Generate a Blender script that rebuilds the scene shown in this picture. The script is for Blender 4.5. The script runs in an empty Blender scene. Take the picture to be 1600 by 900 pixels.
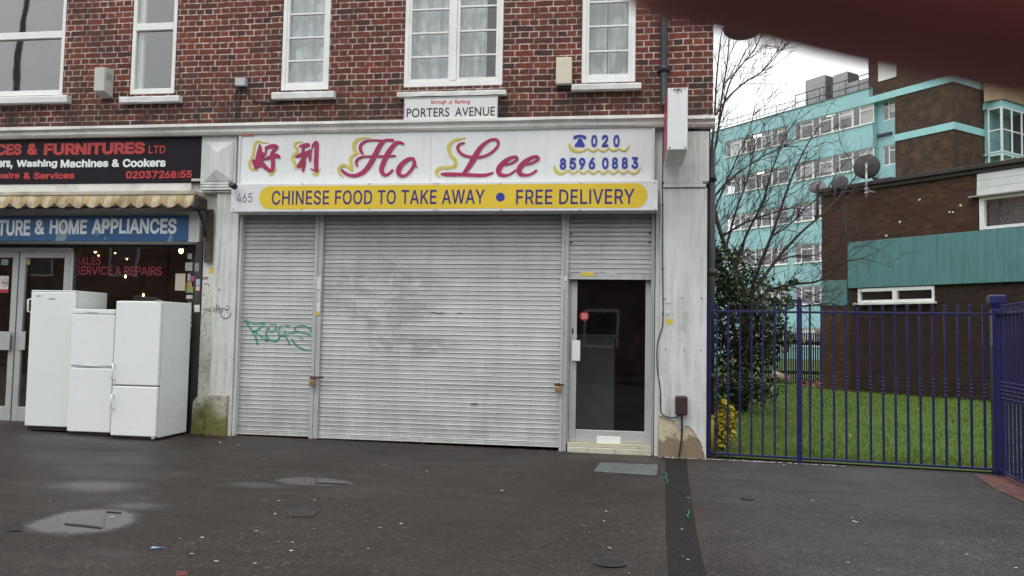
import bpy, bmesh, math, random
from mathutils import Vector, Matrix, noise as mnoise
R = math.radians
sc = bpy.context.scene
col = sc.collection
rnd = random.Random(7)

# ------------------------------------------------------------------ camera, sky, sun, exposure
FPX, CAM_D, CAM_H = 1260.0, 9.35, 1.34
yaw, pitch, roll = R(8.3), R(3.3), R(1.08)
FW = Vector((-math.sin(yaw)*math.cos(pitch), math.cos(yaw)*math.cos(pitch), math.sin(pitch)))
r0 = Vector((math.cos(yaw), math.sin(yaw), 0)); u0 = r0.cross(FW)
RT = r0*math.cos(roll) + u0*math.sin(roll)
UP = -r0*math.sin(roll) + u0*math.cos(roll)
EYE = Vector((0, -CAM_D, CAM_H))
cam = bpy.data.objects.new('camera', bpy.data.cameras.new('camera'))
col.objects.link(cam)
cam.matrix_world = Matrix(((RT.x, UP.x, -FW.x, EYE.x), (RT.y, UP.y, -FW.y, EYE.y), (RT.z, UP.z, -FW.z, EYE.z), (0, 0, 0, 1)))
cam.data.sensor_width = 36
cam.data.lens = FPX/1600*36
cam.data.clip_start = 0.004
cam.data.clip_end = 2000
cam.data.dof.use_dof = True
cam.data.dof.focus_distance = 11
cam.data.dof.aperture_fstop = 20
sc.camera = cam

SUN_EL, SUN_AZ = R(60), R(200)      # azimuth measured clockwise from +Y
world = bpy.data.worlds.new('World'); sc.world = world; world.use_nodes = True
wn = world.node_tree.nodes; wl = world.node_tree.links
bg = wn['Background']
sky = wn.new('ShaderNodeTexSky'); sky.sky_type = 'NISHITA'; sky.sun_disc = False
sky.sun_elevation = SUN_EL; sky.sun_rotation = SUN_AZ
sky.air_density = 1.0; sky.dust_density = 6.0; sky.ozone_density = 1.0
hs = wn.new('ShaderNodeHueSaturation'); hs.inputs['Saturation'].default_value = 0.10; hs.inputs['Value'].default_value = 1.0
wl.new(sky.outputs[0], hs.inputs['Color'])
# overcast: flat cloud deck, faint lumps
tcw = wn.new('ShaderNodeTexCoord'); nzw = wn.new('ShaderNodeTexNoise'); nzw.inputs['Scale'].default_value = 2.2; nzw.inputs['Detail'].default_value = 5
wl.new(tcw.outputs['Generated'], nzw.inputs['Vector'])
rw = wn.new('ShaderNodeMapRange'); rw.inputs['To Min'].default_value = 0.82; rw.inputs['To Max'].default_value = 1.18
wl.new(nzw.outputs['Fac'], rw.inputs['Value'])
mxw = wn.new('ShaderNodeMix'); mxw.data_type = 'RGBA'; mxw.blend_type = 'MULTIPLY'; mxw.inputs[0].default_value = 1
cld = wn.new('ShaderNodeMix'); cld.data_type = 'RGBA'; cld.inputs[0].default_value = 0.72      # thick even cloud over most of the sky
wl.new(hs.outputs['Color'], cld.inputs[6]); cld.inputs[7].default_value = (9.0, 9.25, 9.5, 1)
wl.new(cld.outputs[2], mxw.inputs[6]); wl.new(rw.outputs[0], mxw.inputs[7])
wl.new(mxw.outputs[2], bg.inputs['Color'])
bg.inputs['Strength'].default_value = 0.15

sl = bpy.data.lights.new('sun', 'SUN'); sl.energy = 0.6; sl.angle = R(30); sl.color = (1.0, 0.96, 0.9)
sun = bpy.data.objects.new('sun', sl); col.objects.link(sun)
sd = Vector((math.sin(SUN_AZ)*math.cos(SUN_EL), math.cos(SUN_AZ)*math.cos(SUN_EL), math.sin(SUN_EL)))
sun.rotation_euler = sd.to_track_quat('Z', 'Y').to_euler(); sun.location = (0, -20, 30)
sc.view_settings.view_transform = 'Standard'; sc.view_settings.look = 'None'
sc.view_settings.gamma = 1; sc.view_settings.use_curve_mapping = False
sc.view_settings.exposure = 0.38

# ------------------------------------------------------------------ measuring helpers (photo pixel -> point on a real plane)
def ray(px, py): return FW + RT*((px-800)/FPX) - UP*((py-450)/FPX)
def F(px, py, Y=0.0):
    d = ray(px, py); t = (Y+CAM_D)/d.y; return EYE + d*t
def G(px, py, z=0.0):
    d = ray(px, py); t = (z-CAM_H)/d.z; return EYE + d*t
def fx(px, py, Y=0.0): return F(px, py, Y).x
def fz(px, py, Y=0.0): return F(px, py, Y).z
def gz(x): return -0.009*(x-0.5) if x < 0.5 else 0.0
def GP(px, py, up=0.0):          # photo pixel -> point on the gently falling pavement
    z = 0.0
    for _ in range(4): p = G(px, py, z+up); z = gz(p.x)
    return p

# ------------------------------------------------------------------ object helpers
ROOT = {}          # object name -> world origin of the thing it belongs to
def link(o):
    col.objects.link(o); return o
def tag(o, label, cat, group=None):
    o['label'] = label; o['category'] = cat
    if group: o['group'] = group
    return o
def thing(name, loc, label, cat, group=None, rz=0.0):
    o = bpy.data.objects.new(name, None); o.empty_display_size = 0.2
    o.location = loc; o.rotation_euler = (0, 0, rz); link(o)
    ROOT[o.name] = Vector(loc) if not rz else None
    return tag(o, label, cat, group)
def build(name, bm, mat, parent=None, smooth=False, label=None, kind=None, local=False):
    """one mesh object; vertices are in world coordinates unless local"""
    me = bpy.data.meshes.new(name)
    off = None
    if parent is not None:
        off = ROOT.get(parent.name)
        if off is not None and not local: bmesh.ops.translate(bm, verts=bm.verts, vec=-off)
    bm.normal_update(); bm.to_mesh(me); bm.free()
    for m in (mat if isinstance(mat, (list, tuple)) else [mat]): me.materials.append(m)
    if smooth:
        for p in me.polygons: p.use_smooth = True
    o = bpy.data.objects.new(name, me); link(o)
    if parent is not None: o.parent = parent
    ROOT[o.name] = off if parent is not None else Vector((0, 0, 0))
    if label: o['label'] = label
    if kind: o['kind'] = kind
    return o
def solo(name, bm, mat, label, cat, group=None, smooth=False, kind=None):
    """a thing that is one mesh, origin at the bottom centre of its box"""
    vs = [v.co for v in bm.verts]
    lo = Vector((min(v.x for v in vs), min(v.y for v in vs), min(v.z for v in vs)))
    hi = Vector((max(v.x for v in vs), max(v.y for v in vs), max(v.z for v in vs)))
    c = Vector(((lo.x+hi.x)/2, (lo.y+hi.y)/2, lo.z))
    bmesh.ops.translate(bm, verts=bm.verts, vec=-c)
    o = build(name, bm, mat, None, smooth, kind=kind); o.location = c; ROOT[o.name] = c
    return tag(o, label, cat, group)
def struct(name, bm, mat, smooth=False):
    o = build(name, bm, mat, None, smooth); o['kind'] = 'structure'; return o
def dup(root, loc, label=None, rz=None):
    c = root.copy(); col.objects.link(c); c.location = loc
    if rz is not None: c.rotation_euler = (0, 0, rz)
    if label: c['label'] = label
    for ch in list(root.children):
        d = ch.copy(); col.objects.link(d); d.parent = c
        for g in list(ch.children):
            e = g.copy(); col.objects.link(e); e.parent = d
    return c

def BM(): return bmesh.new()
def box(bm, x0, x1, y0, y1, z0, z1, bev=0.0, seg=1, mi=0):
    x0, x1 = min(x0, x1), max(x0, x1); y0, y1 = min(y0, y1), max(y0, y1); z0, z1 = min(z0, z1), max(z0, z1)
    t = bmesh.new()
    v = [t.verts.new(p) for p in ((x0,y0,z0),(x1,y0,z0),(x1,y1,z0),(x0,y1,z0),(x0,y0,z1),(x1,y0,z1),(x1,y1,z1),(x0,y1,z1))]
    for f in ((3,2,1,0),(4,5,6,7),(0,1,5,4),(1,2,6,5),(2,3,7,6),(3,0,4,7)): t.faces.new([v[i] for i in f])
    if bev > 0:
        bev = min(bev, 0.45*min(x1-x0, y1-y0, z1-z0))
        bmesh.ops.bevel(t, geom=t.edges[:], offset=bev, segments=seg, profile=0.5, affect='EDGES')
    merge(bm, t, mi)
def merge(bm, t, mi=0, mat4=None):
    vm = {}
    for v in t.verts: vm[v] = bm.verts.new(mat4 @ v.co if mat4 else v.co)
    for f in t.faces:
        try:
            nf = bm.faces.new([vm[v] for v in f.verts]); nf.material_index = mi; nf.smooth = f.smooth
        except ValueError: pass
    t.free()
def frames_along(pts):
    out = []; up = Vector((0, 0, 1)); prev = None
    for i, p in enumerate(pts):
        a = pts[max(i-1, 0)]; b = pts[min(i+1, len(pts)-1)]
        t = (b-a); t = t.normalized() if t.length > 1e-9 else Vector((0, 0, 1))
        if prev is None:
            ref = Vector((0, 1, 0)) if abs(t.z) > 0.9 else up
            s = t.cross(ref).normalized()
        else:
            s = (prev - t*prev.dot(t)); s = s.normalized() if s.length > 1e-6 else t.orthogonal().normalized()
        prev = s; out.append((t, s, t.cross(s)))
    return out
def tube(bm, pts, rad, n=8, caps=True, mi=0, smooth=True):
    pts = [Vector(p) for p in pts]
    rr = rad if isinstance(rad, (list, tuple)) else [rad]*len(pts)
    rings = []
    for p, r, (t, s, q) in zip(pts, rr, frames_along(pts)):
        rings.append([bm.verts.new(p + s*(r*math.cos(2*math.pi*k/n)) + q*(r*math.sin(2*math.pi*k/n))) for k in range(n)])
    for a, b in zip(rings, rings[1:]):
        for k in range(n):
            f = bm.faces.new((a[k], a[(k+1) % n], b[(k+1) % n], b[k])); f.smooth = smooth; f.material_index = mi
    if caps and n > 2:
        f = bm.faces.new(rings[0][::-1]); f.material_index = mi
        f = bm.faces.new(rings[-1]); f.material_index = mi
def cyl(bm, c, r, h, n=24, axis='z', r2=None, bev=0, mi=0):
    t = bmesh.new(); r2 = r if r2 is None else r2
    a = [t.verts.new((r*math.cos(2*math.pi*k/n), r*math.sin(2*math.pi*k/n), 0)) for k in range(n)]
    b = [t.verts.new((r2*math.cos(2*math.pi*k/n), r2*math.sin(2*math.pi*k/n), h)) for k in range(n)]
    for k in range(n):
        f = t.faces.new((a[k], a[(k+1) % n], b[(k+1) % n], b[k])); f.smooth = True
    t.faces.new(a[::-1]); t.faces.new(b)
    m = Matrix.Translation(Vector(c))
    if axis == 'y': m = m @ Matrix.Rotation(R(90), 4, 'X')      # grows towards -Y
    if axis == 'x': m = m @ Matrix.Rotation(R(90), 4, 'Y')
    merge(bm, t, mi, m)
def poly_prism(bm, pts2, y_front, y_back, mi=0, tri=True):
    """outline in (x, z), extruded in Y"""
    a = [bm.verts.new((p[0], y_front, p[1])) for p in pts2]
    b = [bm.verts.new((p[0], y_back, p[1])) for p in pts2]
    n = len(a)
    area = sum(pts2[i][0]*pts2[(i+1) % n][1]-pts2[(i+1) % n][0]*pts2[i][1] for i in range(n))
    fr = a if area > 0 else a[::-1]
    f = bm.faces.new(fr); f.material_index = mi
    f2 = bm.faces.new([b[a.index(v)] for v in fr][::-1]); f2.material_index = mi
    for i in range(n):
        q = (a[i], b[i], b[(i+1) % n], a[(i+1) % n])
        f = bm.faces.new(q if area > 0 else q[::-1]); f.material_index = mi
def catmull(P, n=8):
    out = []
    for i in range(len(P)-1):
        p0 = P[max(i-1, 0)]; p1 = P[i]; p2 = P[i+1]; p3 = P[min(i+2, len(P)-1)]
        for k in range(n):
            t = k/n
            out.append(tuple(0.5*(2*b + (c-a)*t + (2*a-5*b+4*c-d)*t*t + (-a+3*b-3*c+d)*t**3) for a, b, c, d in zip(p0, p1, p2, p3)))
    out.append(tuple(P[-1])); return out
def ribbon(bm, P, y0, thick, extra=0.0, sm=8, cap=5, yfun=None):
    """brush stroke: list of (x, z, width) on a vertical plane, raised by thick"""
    Q = catmull(P, sm) if sm else P
    L = []; Rr = []
    for i, (x, z, w) in enumerate(Q):
        a = Q[max(i-1, 0)]; b = Q[min(i+1, len(Q)-1)]
        dx, dz = b[0]-a[0], b[1]-a[1]; l = math.hypot(dx, dz) or 1
        nx, nz = -dz/l, dx/l; h = max(w, 0.001)/2+extra
        L.append((x+nx*h, z+nz*h)); Rr.append((x-nx*h, z-nz*h))
    def cap_pts(i, sgn):
        x, z, w = Q[i]; h = max(w, 0.001)/2+extra
        a = Q[max(i-1, 0)]; b = Q[min(i+1, len(Q)-1)]
        ang = math.atan2(b[1]-a[1], b[0]-a[0])
        st = ang+math.pi/2 if sgn < 0 else ang-math.pi/2
        return [(x+h*math.cos(st+math.pi*k/(cap+1)), z+h*math.sin(st+math.pi*k/(cap+1))) for k in range(1, cap+1)]
    n = len(Q); eps = 0.0006/n
    def Y(i, p): return (yfun(p[1]) if yfun else y0) - thick - eps*i
    lf = [bm.verts.new((p[0], Y(i, p), p[1])) for i, p in enumerate(L)]
    rf = [bm.verts.new((p[0], Y(i, p), p[1])) for i, p in enumerate(Rr)]
    for i in range(n-1): bm.faces.new((lf[i], rf[i], rf[i+1], lf[i+1]))
    c0 = [bm.verts.new((p[0], Y(0, p), p[1])) for p in cap_pts(0, -1)]
    c1 = [bm.verts.new((p[0], Y(n-1, p), p[1])) for p in cap_pts(n-1, 1)]
    if cap:
        bm.faces.new([lf[0]]+c0+[rf[0]]); bm.faces.new([rf[-1]]+c1+[lf[-1]])
    if not yfun:
        loop = lf[::-1] + c0 + rf + c1
        bk = [bm.verts.new((v.co.x, y0, v.co.z)) for v in loop]
        m = len(loop)
        for i in range(m): bm.faces.new((loop[i], bk[i], bk[(i+1) % m], loop[(i+1) % m]))

# ------------------------------------------------------------------ materials
def nd(nt, kind, **kw):
    n = nt.nodes.new('ShaderNode'+kind)
    for k, v in kw.items():
        if k.startswith('i_'):
            key = k[2:].replace('_', ' '); n.inputs[key].default_value = v
        else: setattr(n, k, v)
    return n
def new_mat(name):
    m = bpy.data.materials.new(name); m.use_nodes = True
    return m, m.node_tree, m.node_tree.nodes['Principled BSDF']
def c4(c): return (c[0], c[1], c[2], 1)
def mixc(nt, fac, a, b, mode='MIX'):
    n = nd(nt, 'Mix', data_type='RGBA', blend_type=mode)
    for s, v in ((0, fac), (6, a), (7, b)):
        if isinstance(v, (int, float)): n.inputs[s].default_value = v
        elif isinstance(v, tuple): n.inputs[s].default_value = c4(v)
        else: nt.links.new(v, n.inputs[s])
    return n.outputs[2]
def ramp(nt, fac, stops, interp='LINEAR'):
    n = nd(nt, 'ValToRGB'); n.color_ramp.interpolation = interp
    e = n.color_ramp.elements
    while len(e) < len(stops): e.new(0.5)
    for el, (p, c) in zip(e, stops):
        el.position = p; el.color = c4(c) if isinstance(c, tuple) else (c, c, c, 1)
    nt.links.new(fac, n.inputs[0]); return n.outputs[0]
def coords(nt, scale=(1, 1, 1), which='Object'):
    tc = nd(nt, 'TexCoord'); mp = nd(nt, 'Mapping'); mp.inputs['Scale'].default_value = scale
    nt.links.new(tc.outputs[which], mp.inputs['Vector']); return mp.outputs[0]
def noise(nt, vec, scale, detail=4, rough=0.55, dist=0):
    n = nd(nt, 'TexNoise'); n.inputs['Scale'].default_value = scale; n.inputs['Detail'].default_value = detail
    n.inputs['Roughness'].default_value = rough; n.inputs['Distortion'].default_value = dist
    nt.links.new(vec, n.inputs['Vector']); return n.outputs['Fac']
def math_(nt, op, a, b=None, c=None):
    n = nd(nt, 'Math', operation=op)
    for i, v in enumerate((a, b, c)):
        if v is None: continue
        if isinstance(v, (int, float)): n.inputs[i].default_value = v
        else: nt.links.new(v, n.inputs[i])
    return n.outputs[0]
def bump(nt, bsdf, h, strength=0.3, dist=0.01):
    b = nd(nt, 'Bump'); b.inputs['Strength'].default_value = strength; b.inputs['Distance'].default_value = dist
    nt.links.new(h, b.inputs['Height']); nt.links.new(b.outputs[0], bsdf.inputs['Normal']); return b
def plain(name, base, rough=0.5, metal=0.0, var=0.12, scale=6.0, dirt=None, dirt_amt=0.35, streak=False, bmp=0.0, coat=0.0, spec=0.5, bscale=60):
    """painted / plastic / metal surface with uneven tone, grime blotches and optional vertical streaks"""
    m, nt, b = new_mat(name)
    v = coords(nt)
    n1 = noise(nt, v, scale, 5)
    lo = tuple(x*(1-var) for x in base); hi = tuple(min(1, x*(1+var)) for x in base)
    c = ramp(nt, n1, [(0.3, lo), (0.7, hi)])
    if dirt:
        vs = coords(nt, (9, 9, 0.7)) if streak else v
        n2 = noise(nt, vs, 1.6 if streak else scale*0.45, 6, 0.62)
        n3 = noise(nt, v, scale*3.1, 5)
        f = math_(nt, 'MULTIPLY', ramp(nt, n2, [(0.46, 0.0), (0.74, 1.0)]), ramp(nt, n3, [(0.3, 0.35), (0.65, 1.0)]))
        f = math_(nt, 'MULTIPLY', f, dirt_amt)
        c = mixc(nt, f, c, dirt)
    nt.links.new(c, b.inputs['Base Color'])
    b.inputs['Metallic'].default_value = metal
    b.inputs['Coat Weight'].default_value = coat
    b.inputs['Specular IOR Level'].default_value = spec
    rn = nd(nt, 'MapRange'); rn.inputs['To Min'].default_value = max(0, rough-0.1); rn.inputs['To Max'].default_value = min(1, rough+0.12)
    nt.links.new(noise(nt, v, scale*2.3, 4), rn.inputs['Value']); nt.links.new(rn.outputs[0], b.inputs['Roughness'])
    if bmp: bump(nt, b, noise(nt, v, bscale, 5), bmp, 0.01)
    return m
def glass(name, tint=(0.9, 0.93, 0.93), refl=0.10, rough=0.02, dirt=0.06, graze=0.55):
    """single pane: mostly clear, mirrors more at a glancing angle, a little grime"""
    m, nt, b = new_mat(name); nt.nodes.remove(b); out = nt.nodes['Material Output']
    tr = nd(nt, 'BsdfTransparent'); tr.inputs[0].default_value = c4(tint)
    gl = nd(nt, 'BsdfGlossy'); gl.inputs['Roughness'].default_value = rough; gl.inputs[0].default_value = (1, 1, 1, 1)
    lw = nd(nt, 'LayerWeight'); lw.inputs['Blend'].default_value = 0.25
    f = math_(nt, 'ADD', math_(nt, 'MULTIPLY', lw.outputs['Facing'], graze), refl)
    mx = nd(nt, 'MixShader'); nt.links.new(f, mx.inputs[0]); nt.links.new(tr.outputs[0], mx.inputs[1]); nt.links.new(gl.outputs[0], mx.inputs[2])
    df = nd(nt, 'BsdfDiffuse'); df.inputs[0].default_value = (0.35, 0.35, 0.33, 1)
    v = coords(nt); g = math_(nt, 'MULTIPLY', ramp(nt, noise(nt, v, 3.0, 6), [(0.35, 0.2), (0.75, 1.0)]), dirt)
    m2 = nd(nt, 'MixShader'); nt.links.new(g, m2.inputs[0]); nt.links.new(mx.outputs[0], m2.inputs[1]); nt.links.new(df.outputs[0], m2.inputs[2])
    nt.links.new(m2.outputs[0], out.inputs[0])
    bp = nd(nt, 'Bump'); bp.inputs['Strength'].default_value = 0.05; bp.inputs['Distance'].default_value = 0.02
    nt.links.new(noise(nt, v, 1.3, 2), bp.inputs['Height']); nt.links.new(bp.outputs[0], gl.inputs['Normal'])
    return m
def brick_mat(name, cols, mortar, w=0.225, h=0.075, ms=0.011, bond='english', grime=(0.05, 0.035, 0.03), grime_amt=0.6, zdark=None, bmp=0.6):
    m, nt, b = new_mat(name)
    tc = nd(nt, 'TexCoord'); sp = nd(nt, 'SeparateXYZ'); nt.links.new(tc.outputs['Object'], sp.inputs[0])
    u = math_(nt, 'ADD', sp.outputs[0], sp.outputs[1])
    nv = noise(nt, tc.outputs['Object'], 9.0, 3); nv2 = noise(nt, tc.outputs['Object'], 1.1, 2)
    u = math_(nt, 'ADD', u, math_(nt, 'MULTIPLY', math_(nt, 'SUBTRACT', nv, 0.5), 0.012))
    z = math_(nt, 'ADD', sp.outputs[2], math_(nt, 'MULTIPLY', math_(nt, 'SUBTRACT', nv, 0.5), 0.010))
    z = math_(nt, 'ADD', z, math_(nt, 'MULTIPLY', math_(nt, 'SUBTRACT', nv2, 0.5), 0.03))
    cb = nd(nt, 'CombineXYZ'); nt.links.new(u, cb.inputs[0]); nt.links.new(z, cb.inputs[1])
    def bt(msz, smooth):
        t = nd(nt, 'TexBrick'); nt.links.new(cb.outputs[0], t.inputs['Vector'])
        if bond == 'english': t.offset = 0.25; t.offset_frequency = 2; t.squash = 2.0; t.squash_frequency = 2; bw = w/2
        else: t.offset = 0.5; t.offset_frequency = 2; t.squash = 1.0; bw = w
        t.inputs['Scale'].default_value = 1.0; t.inputs['Brick Width'].default_value = bw; t.inputs['Row Height'].default_value = h
        t.inputs['Mortar Size'].default_value = msz; t.inputs['Mortar Smooth'].default_value = smooth
        t.inputs['Color1'].default_value = (0, 0, 0, 1); t.inputs['Color2'].default_value = (1, 1, 1, 1); t.inputs['Mortar'].default_value = (0.5, 0.5, 0.5, 1); t.inputs['Bias'].default_value = 0
        return t
    t = bt(ms*0.5, 0.25)
    n = len(cols)
    cb_ = ramp(nt, t.outputs['Color'], [((i+0.5)/n if n > 1 else 0.5, c) for i, c in enumerate(cols)])
    fine = noise(nt, tc.outputs['Object'], 70, 5, 0.65); mid = noise(nt, tc.outputs['Object'], 14, 5, 0.6); big = noise(nt, tc.outputs['Object'], 1.7, 6, 0.65)
    cb_ = mixc(nt, 1.0, cb_, ramp(nt, fine, [(0.25, 0.62), (0.75, 1.25)]), 'MULTIPLY')
    cb_ = mixc(nt, ramp(nt, mid, [(0.5, 0.0), (0.72, 0.55)]), cb_, tuple(x*0.45 for x in cols[0]))
    # mortar: pale, missing or filthy in places
    mk = mixc(nt, ramp(nt, mid, [(0.42, 0.0), (0.62, 0.9)]), mortar, tuple(0.35*x for x in mortar))
    fac = math_(nt, 'MULTIPLY', t.outputs['Fac'], ramp(nt, noise(nt, tc.outputs['Object'], 4.0, 6, 0.75), [(0.34, 0.1), (0.52, 1.0)]))
    c = mixc(nt, fac, cb_, mk)
    g = math_(nt, 'MULTIPLY', ramp(nt, big, [(0.44, 0.0), (0.68, 1.0)]), grime_amt)
    c = mixc(nt, g, c, grime)
    if zdark:      # damp, sooty band along the foot of the wall where the ledge splashes it
        z0, z1, amt = zdark
        mr = nd(nt, 'MapRange'); mr.inputs['From Min'].default_value = z0; mr.inputs['From Max'].default_value = z1
        mr.inputs['To Min'].default_value = 1; mr.inputs['To Max'].default_value = 0
        nt.links.new(sp.outputs[2], mr.inputs['Value'])
        f = math_(nt, 'MULTIPLY', math_(nt, 'MULTIPLY', mr.outputs[0], ramp(nt, noise(nt, tc.outputs['Object'], 3.2, 6, 0.7), [(0.36, 0.05), (0.62, 1.0)])), amt)
        c = mixc(nt, f, c, (0.028, 0.022, 0.018))
    nt.links.new(c, b.inputs['Base Color']); b.inputs['Roughness'].default_value = 0.85; b.inputs['Specular IOR Level'].default_value = 0.3
    hh = math_(nt, 'SUBTRACT', math_(nt, 'MULTIPLY', fine, 0.35), t.outputs['Fac'])
    bump(nt, b, hh, bmp, 0.012)
    return m

# ------------------------------------------------------------------ the materials of the place
BRICK = brick_mat('red brick', [(0.062, 0.030, 0.028), (0.13, 0.037, 0.026), (0.185, 0.044, 0.029), (0.085, 0.031, 0.024), (0.235, 0.058, 0.034), (0.145, 0.040, 0.028), (0.10, 0.036, 0.029), (0.20, 0.050, 0.032), (0.10, 0.034, 0.026), (0.17, 0.055, 0.036)],
                  (0.66, 0.55, 0.48), ms=0.0145, grime_amt=0.55, zdark=(3.9, 4.6, 0.95))
RENDER = plain('painted render', (0.58, 0.60, 0.575), 0.6, var=0.08, scale=3, dirt=(0.19, 0.18, 0.15), dirt_amt=0.75, streak=True, bmp=0.25, bscale=25)
RENDER_B = plain('old cream render', (0.60, 0.60, 0.55), 0.65, var=0.08, scale=4, dirt=(0.16, 0.14, 0.11), dirt_amt=0.7, bmp=0.4, bscale=22)
CORNICE = plain('painted cornice', (0.62, 0.62, 0.59), 0.6, var=0.07, scale=4, dirt=(0.12, 0.12, 0.08), dirt_amt=0.6, bmp=0.3, bscale=18)
PVC = plain('white frame paint', (0.74, 0.75, 0.73), 0.4, var=0.04, scale=5, dirt=(0.35, 0.33, 0.28), dirt_amt=0.35)
SILLM = plain('painted sill', (0.66, 0.67, 0.65), 0.6, var=0.07, scale=7, dirt=(0.22, 0.2, 0.17), dirt_amt=0.5, bmp=0.3, bscale=30)
ALU = plain('satin aluminium', (0.50, 0.51, 0.51), 0.42, metal=0.35, var=0.06, scale=4, dirt=(0.25, 0.24, 0.22), dirt_amt=0.35)
GALV = plain('galvanised rail', (0.46, 0.47, 0.47), 0.5, metal=0.25, var=0.1, scale=7, dirt=(0.16, 0.14, 0.12), dirt_amt=0.5, streak=True)
DARKMETAL = plain('black painted metal', (0.018, 0.018, 0.02), 0.5, var=0.3)
BLACKPLASTIC = plain('black plastic', (0.02, 0.02, 0.022), 0.4, var=0.2)
DARKWOOD = plain('dark stained timber', (0.055, 0.04, 0.03), 0.7, var=0.3, scale=12, bmp=0.3)
CURTAIN_N = None
GLASS_SKY = glass('window glass', refl=0.105, dirt=0.05)
GLASS_OLD = glass('old window glass', refl=0.07, dirt=0.04)
GLASS_SHOP = glass('shop glass', tint=(0.75, 0.78, 0.78), refl=0.05, dirt=0.02, graze=0.35)
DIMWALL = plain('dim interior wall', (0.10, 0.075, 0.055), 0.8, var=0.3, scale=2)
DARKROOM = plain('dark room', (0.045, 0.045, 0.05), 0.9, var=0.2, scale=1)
STICK = {}
def paint(name, c, rough=0.5, var=0.06, **k):
    if name not in STICK: STICK[name] = plain(name, c, rough, var=var, **k)
    return STICK[name]
WHITE_ENAMEL = plain('white enamel', (0.76, 0.79, 0.78), 0.28, var=0.025, scale=2, dirt=(0.5, 0.5, 0.46), dirt_amt=0.08, coat=0.3)
CREAM_ENAMEL = plain('aged white enamel', (0.72, 0.755, 0.72), 0.3, var=0.025, scale=2, dirt=(0.5, 0.48, 0.4), dirt_amt=0.1, coat=0.3)

def shutter_mat():
    m, nt, b = new_mat('shutter slats')
    v = coords(nt); sp = nd(nt, 'SeparateXYZ'); nt.links.new(v, sp.inputs[0])
    at_ = nd(nt, 'Attribute'); at_.attribute_name = 'tone'
    n1 = noise(nt, v, 2.2, 5); n2 = noise(nt, coords(nt, (1.2, 1, 16)), 3.0, 5); n3 = noise(nt, coords(nt, (5, 5, .7)), 2.0, 5, 0.55)
    c = ramp(nt, n1, [(0.3, (0.40, 0.415, 0.41)), (0.7, (0.50, 0.515, 0.505))])
    c = mixc(nt, 1.0, c, ramp(nt, at_.outputs['Fac'], [(0, .91), (1, 1.08)]), 'MULTIPLY')
    ft = nd(nt, 'MapRange'); ft.inputs['From Min'].default_value = .05; ft.inputs['From Max'].default_value = .75; ft.inputs['To Min'].default_value = .4; ft.inputs['To Max'].default_value = 0; nt.links.new(sp.outputs[2], ft.inputs['Value'])
    c = mixc(nt, math_(nt, 'MULTIPLY', ft.outputs[0], ramp(nt, noise(nt, coords(nt, (5, 5, 2)), 2.0, 6, .68), [(.38, 0.0), (.62, 1.0)])), c, (.20, .19, .17))
    c = mixc(nt, ramp(nt, n2, [(0.45, 0.0), (0.75, 0.14)]), c, (0.60, 0.61, 0.61))
    c = mixc(nt, ramp(nt, n3, [(0.48, 0.0), (0.78, 0.4)]), c, (0.29, 0.29, 0.28))
    # scrubbed-off graffiti: a grey smear a couple of metres wide on the big shutter
    def blob(cx, cz, rx, rz):
        dx = math_(nt, 'DIVIDE', math_(nt, 'SUBTRACT', sp.outputs[0], cx), rx); dz = math_(nt, 'DIVIDE', math_(nt, 'SUBTRACT', sp.outputs[2], cz), rz)
        d = math_(nt, 'ADD', math_(nt, 'MULTIPLY', dx, dx), math_(nt, 'MULTIPLY', dz, dz))
        return math_(nt, 'MAXIMUM', math_(nt, 'SUBTRACT', 1.0, d), 0.0)
    f = math_(nt, 'ADD', blob(*SMEAR1), blob(*SMEAR2))
    f = math_(nt, 'MULTIPLY', math_(nt, 'MINIMUM', math_(nt, 'MULTIPLY', f, 1.6), 1.0), ramp(nt, noise(nt, coords(nt, (1.3, 1, 1.9)), 3.0, 6, 0.62, 0.9), [(0.43, 0.0), (0.56, 1.0)]))
    c = mixc(nt, math_(nt, 'MULTIPLY', f, 0.5), c, (0.21, 0.215, 0.225))
    nt.links.new(c, b.inputs['Base Color']); b.inputs['Metallic'].default_value = 0.15; b.inputs['Roughness'].default_value = 0.5
    bump(nt, b, noise(nt, v, 40, 4), 0.06, 0.01)
    return m

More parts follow.
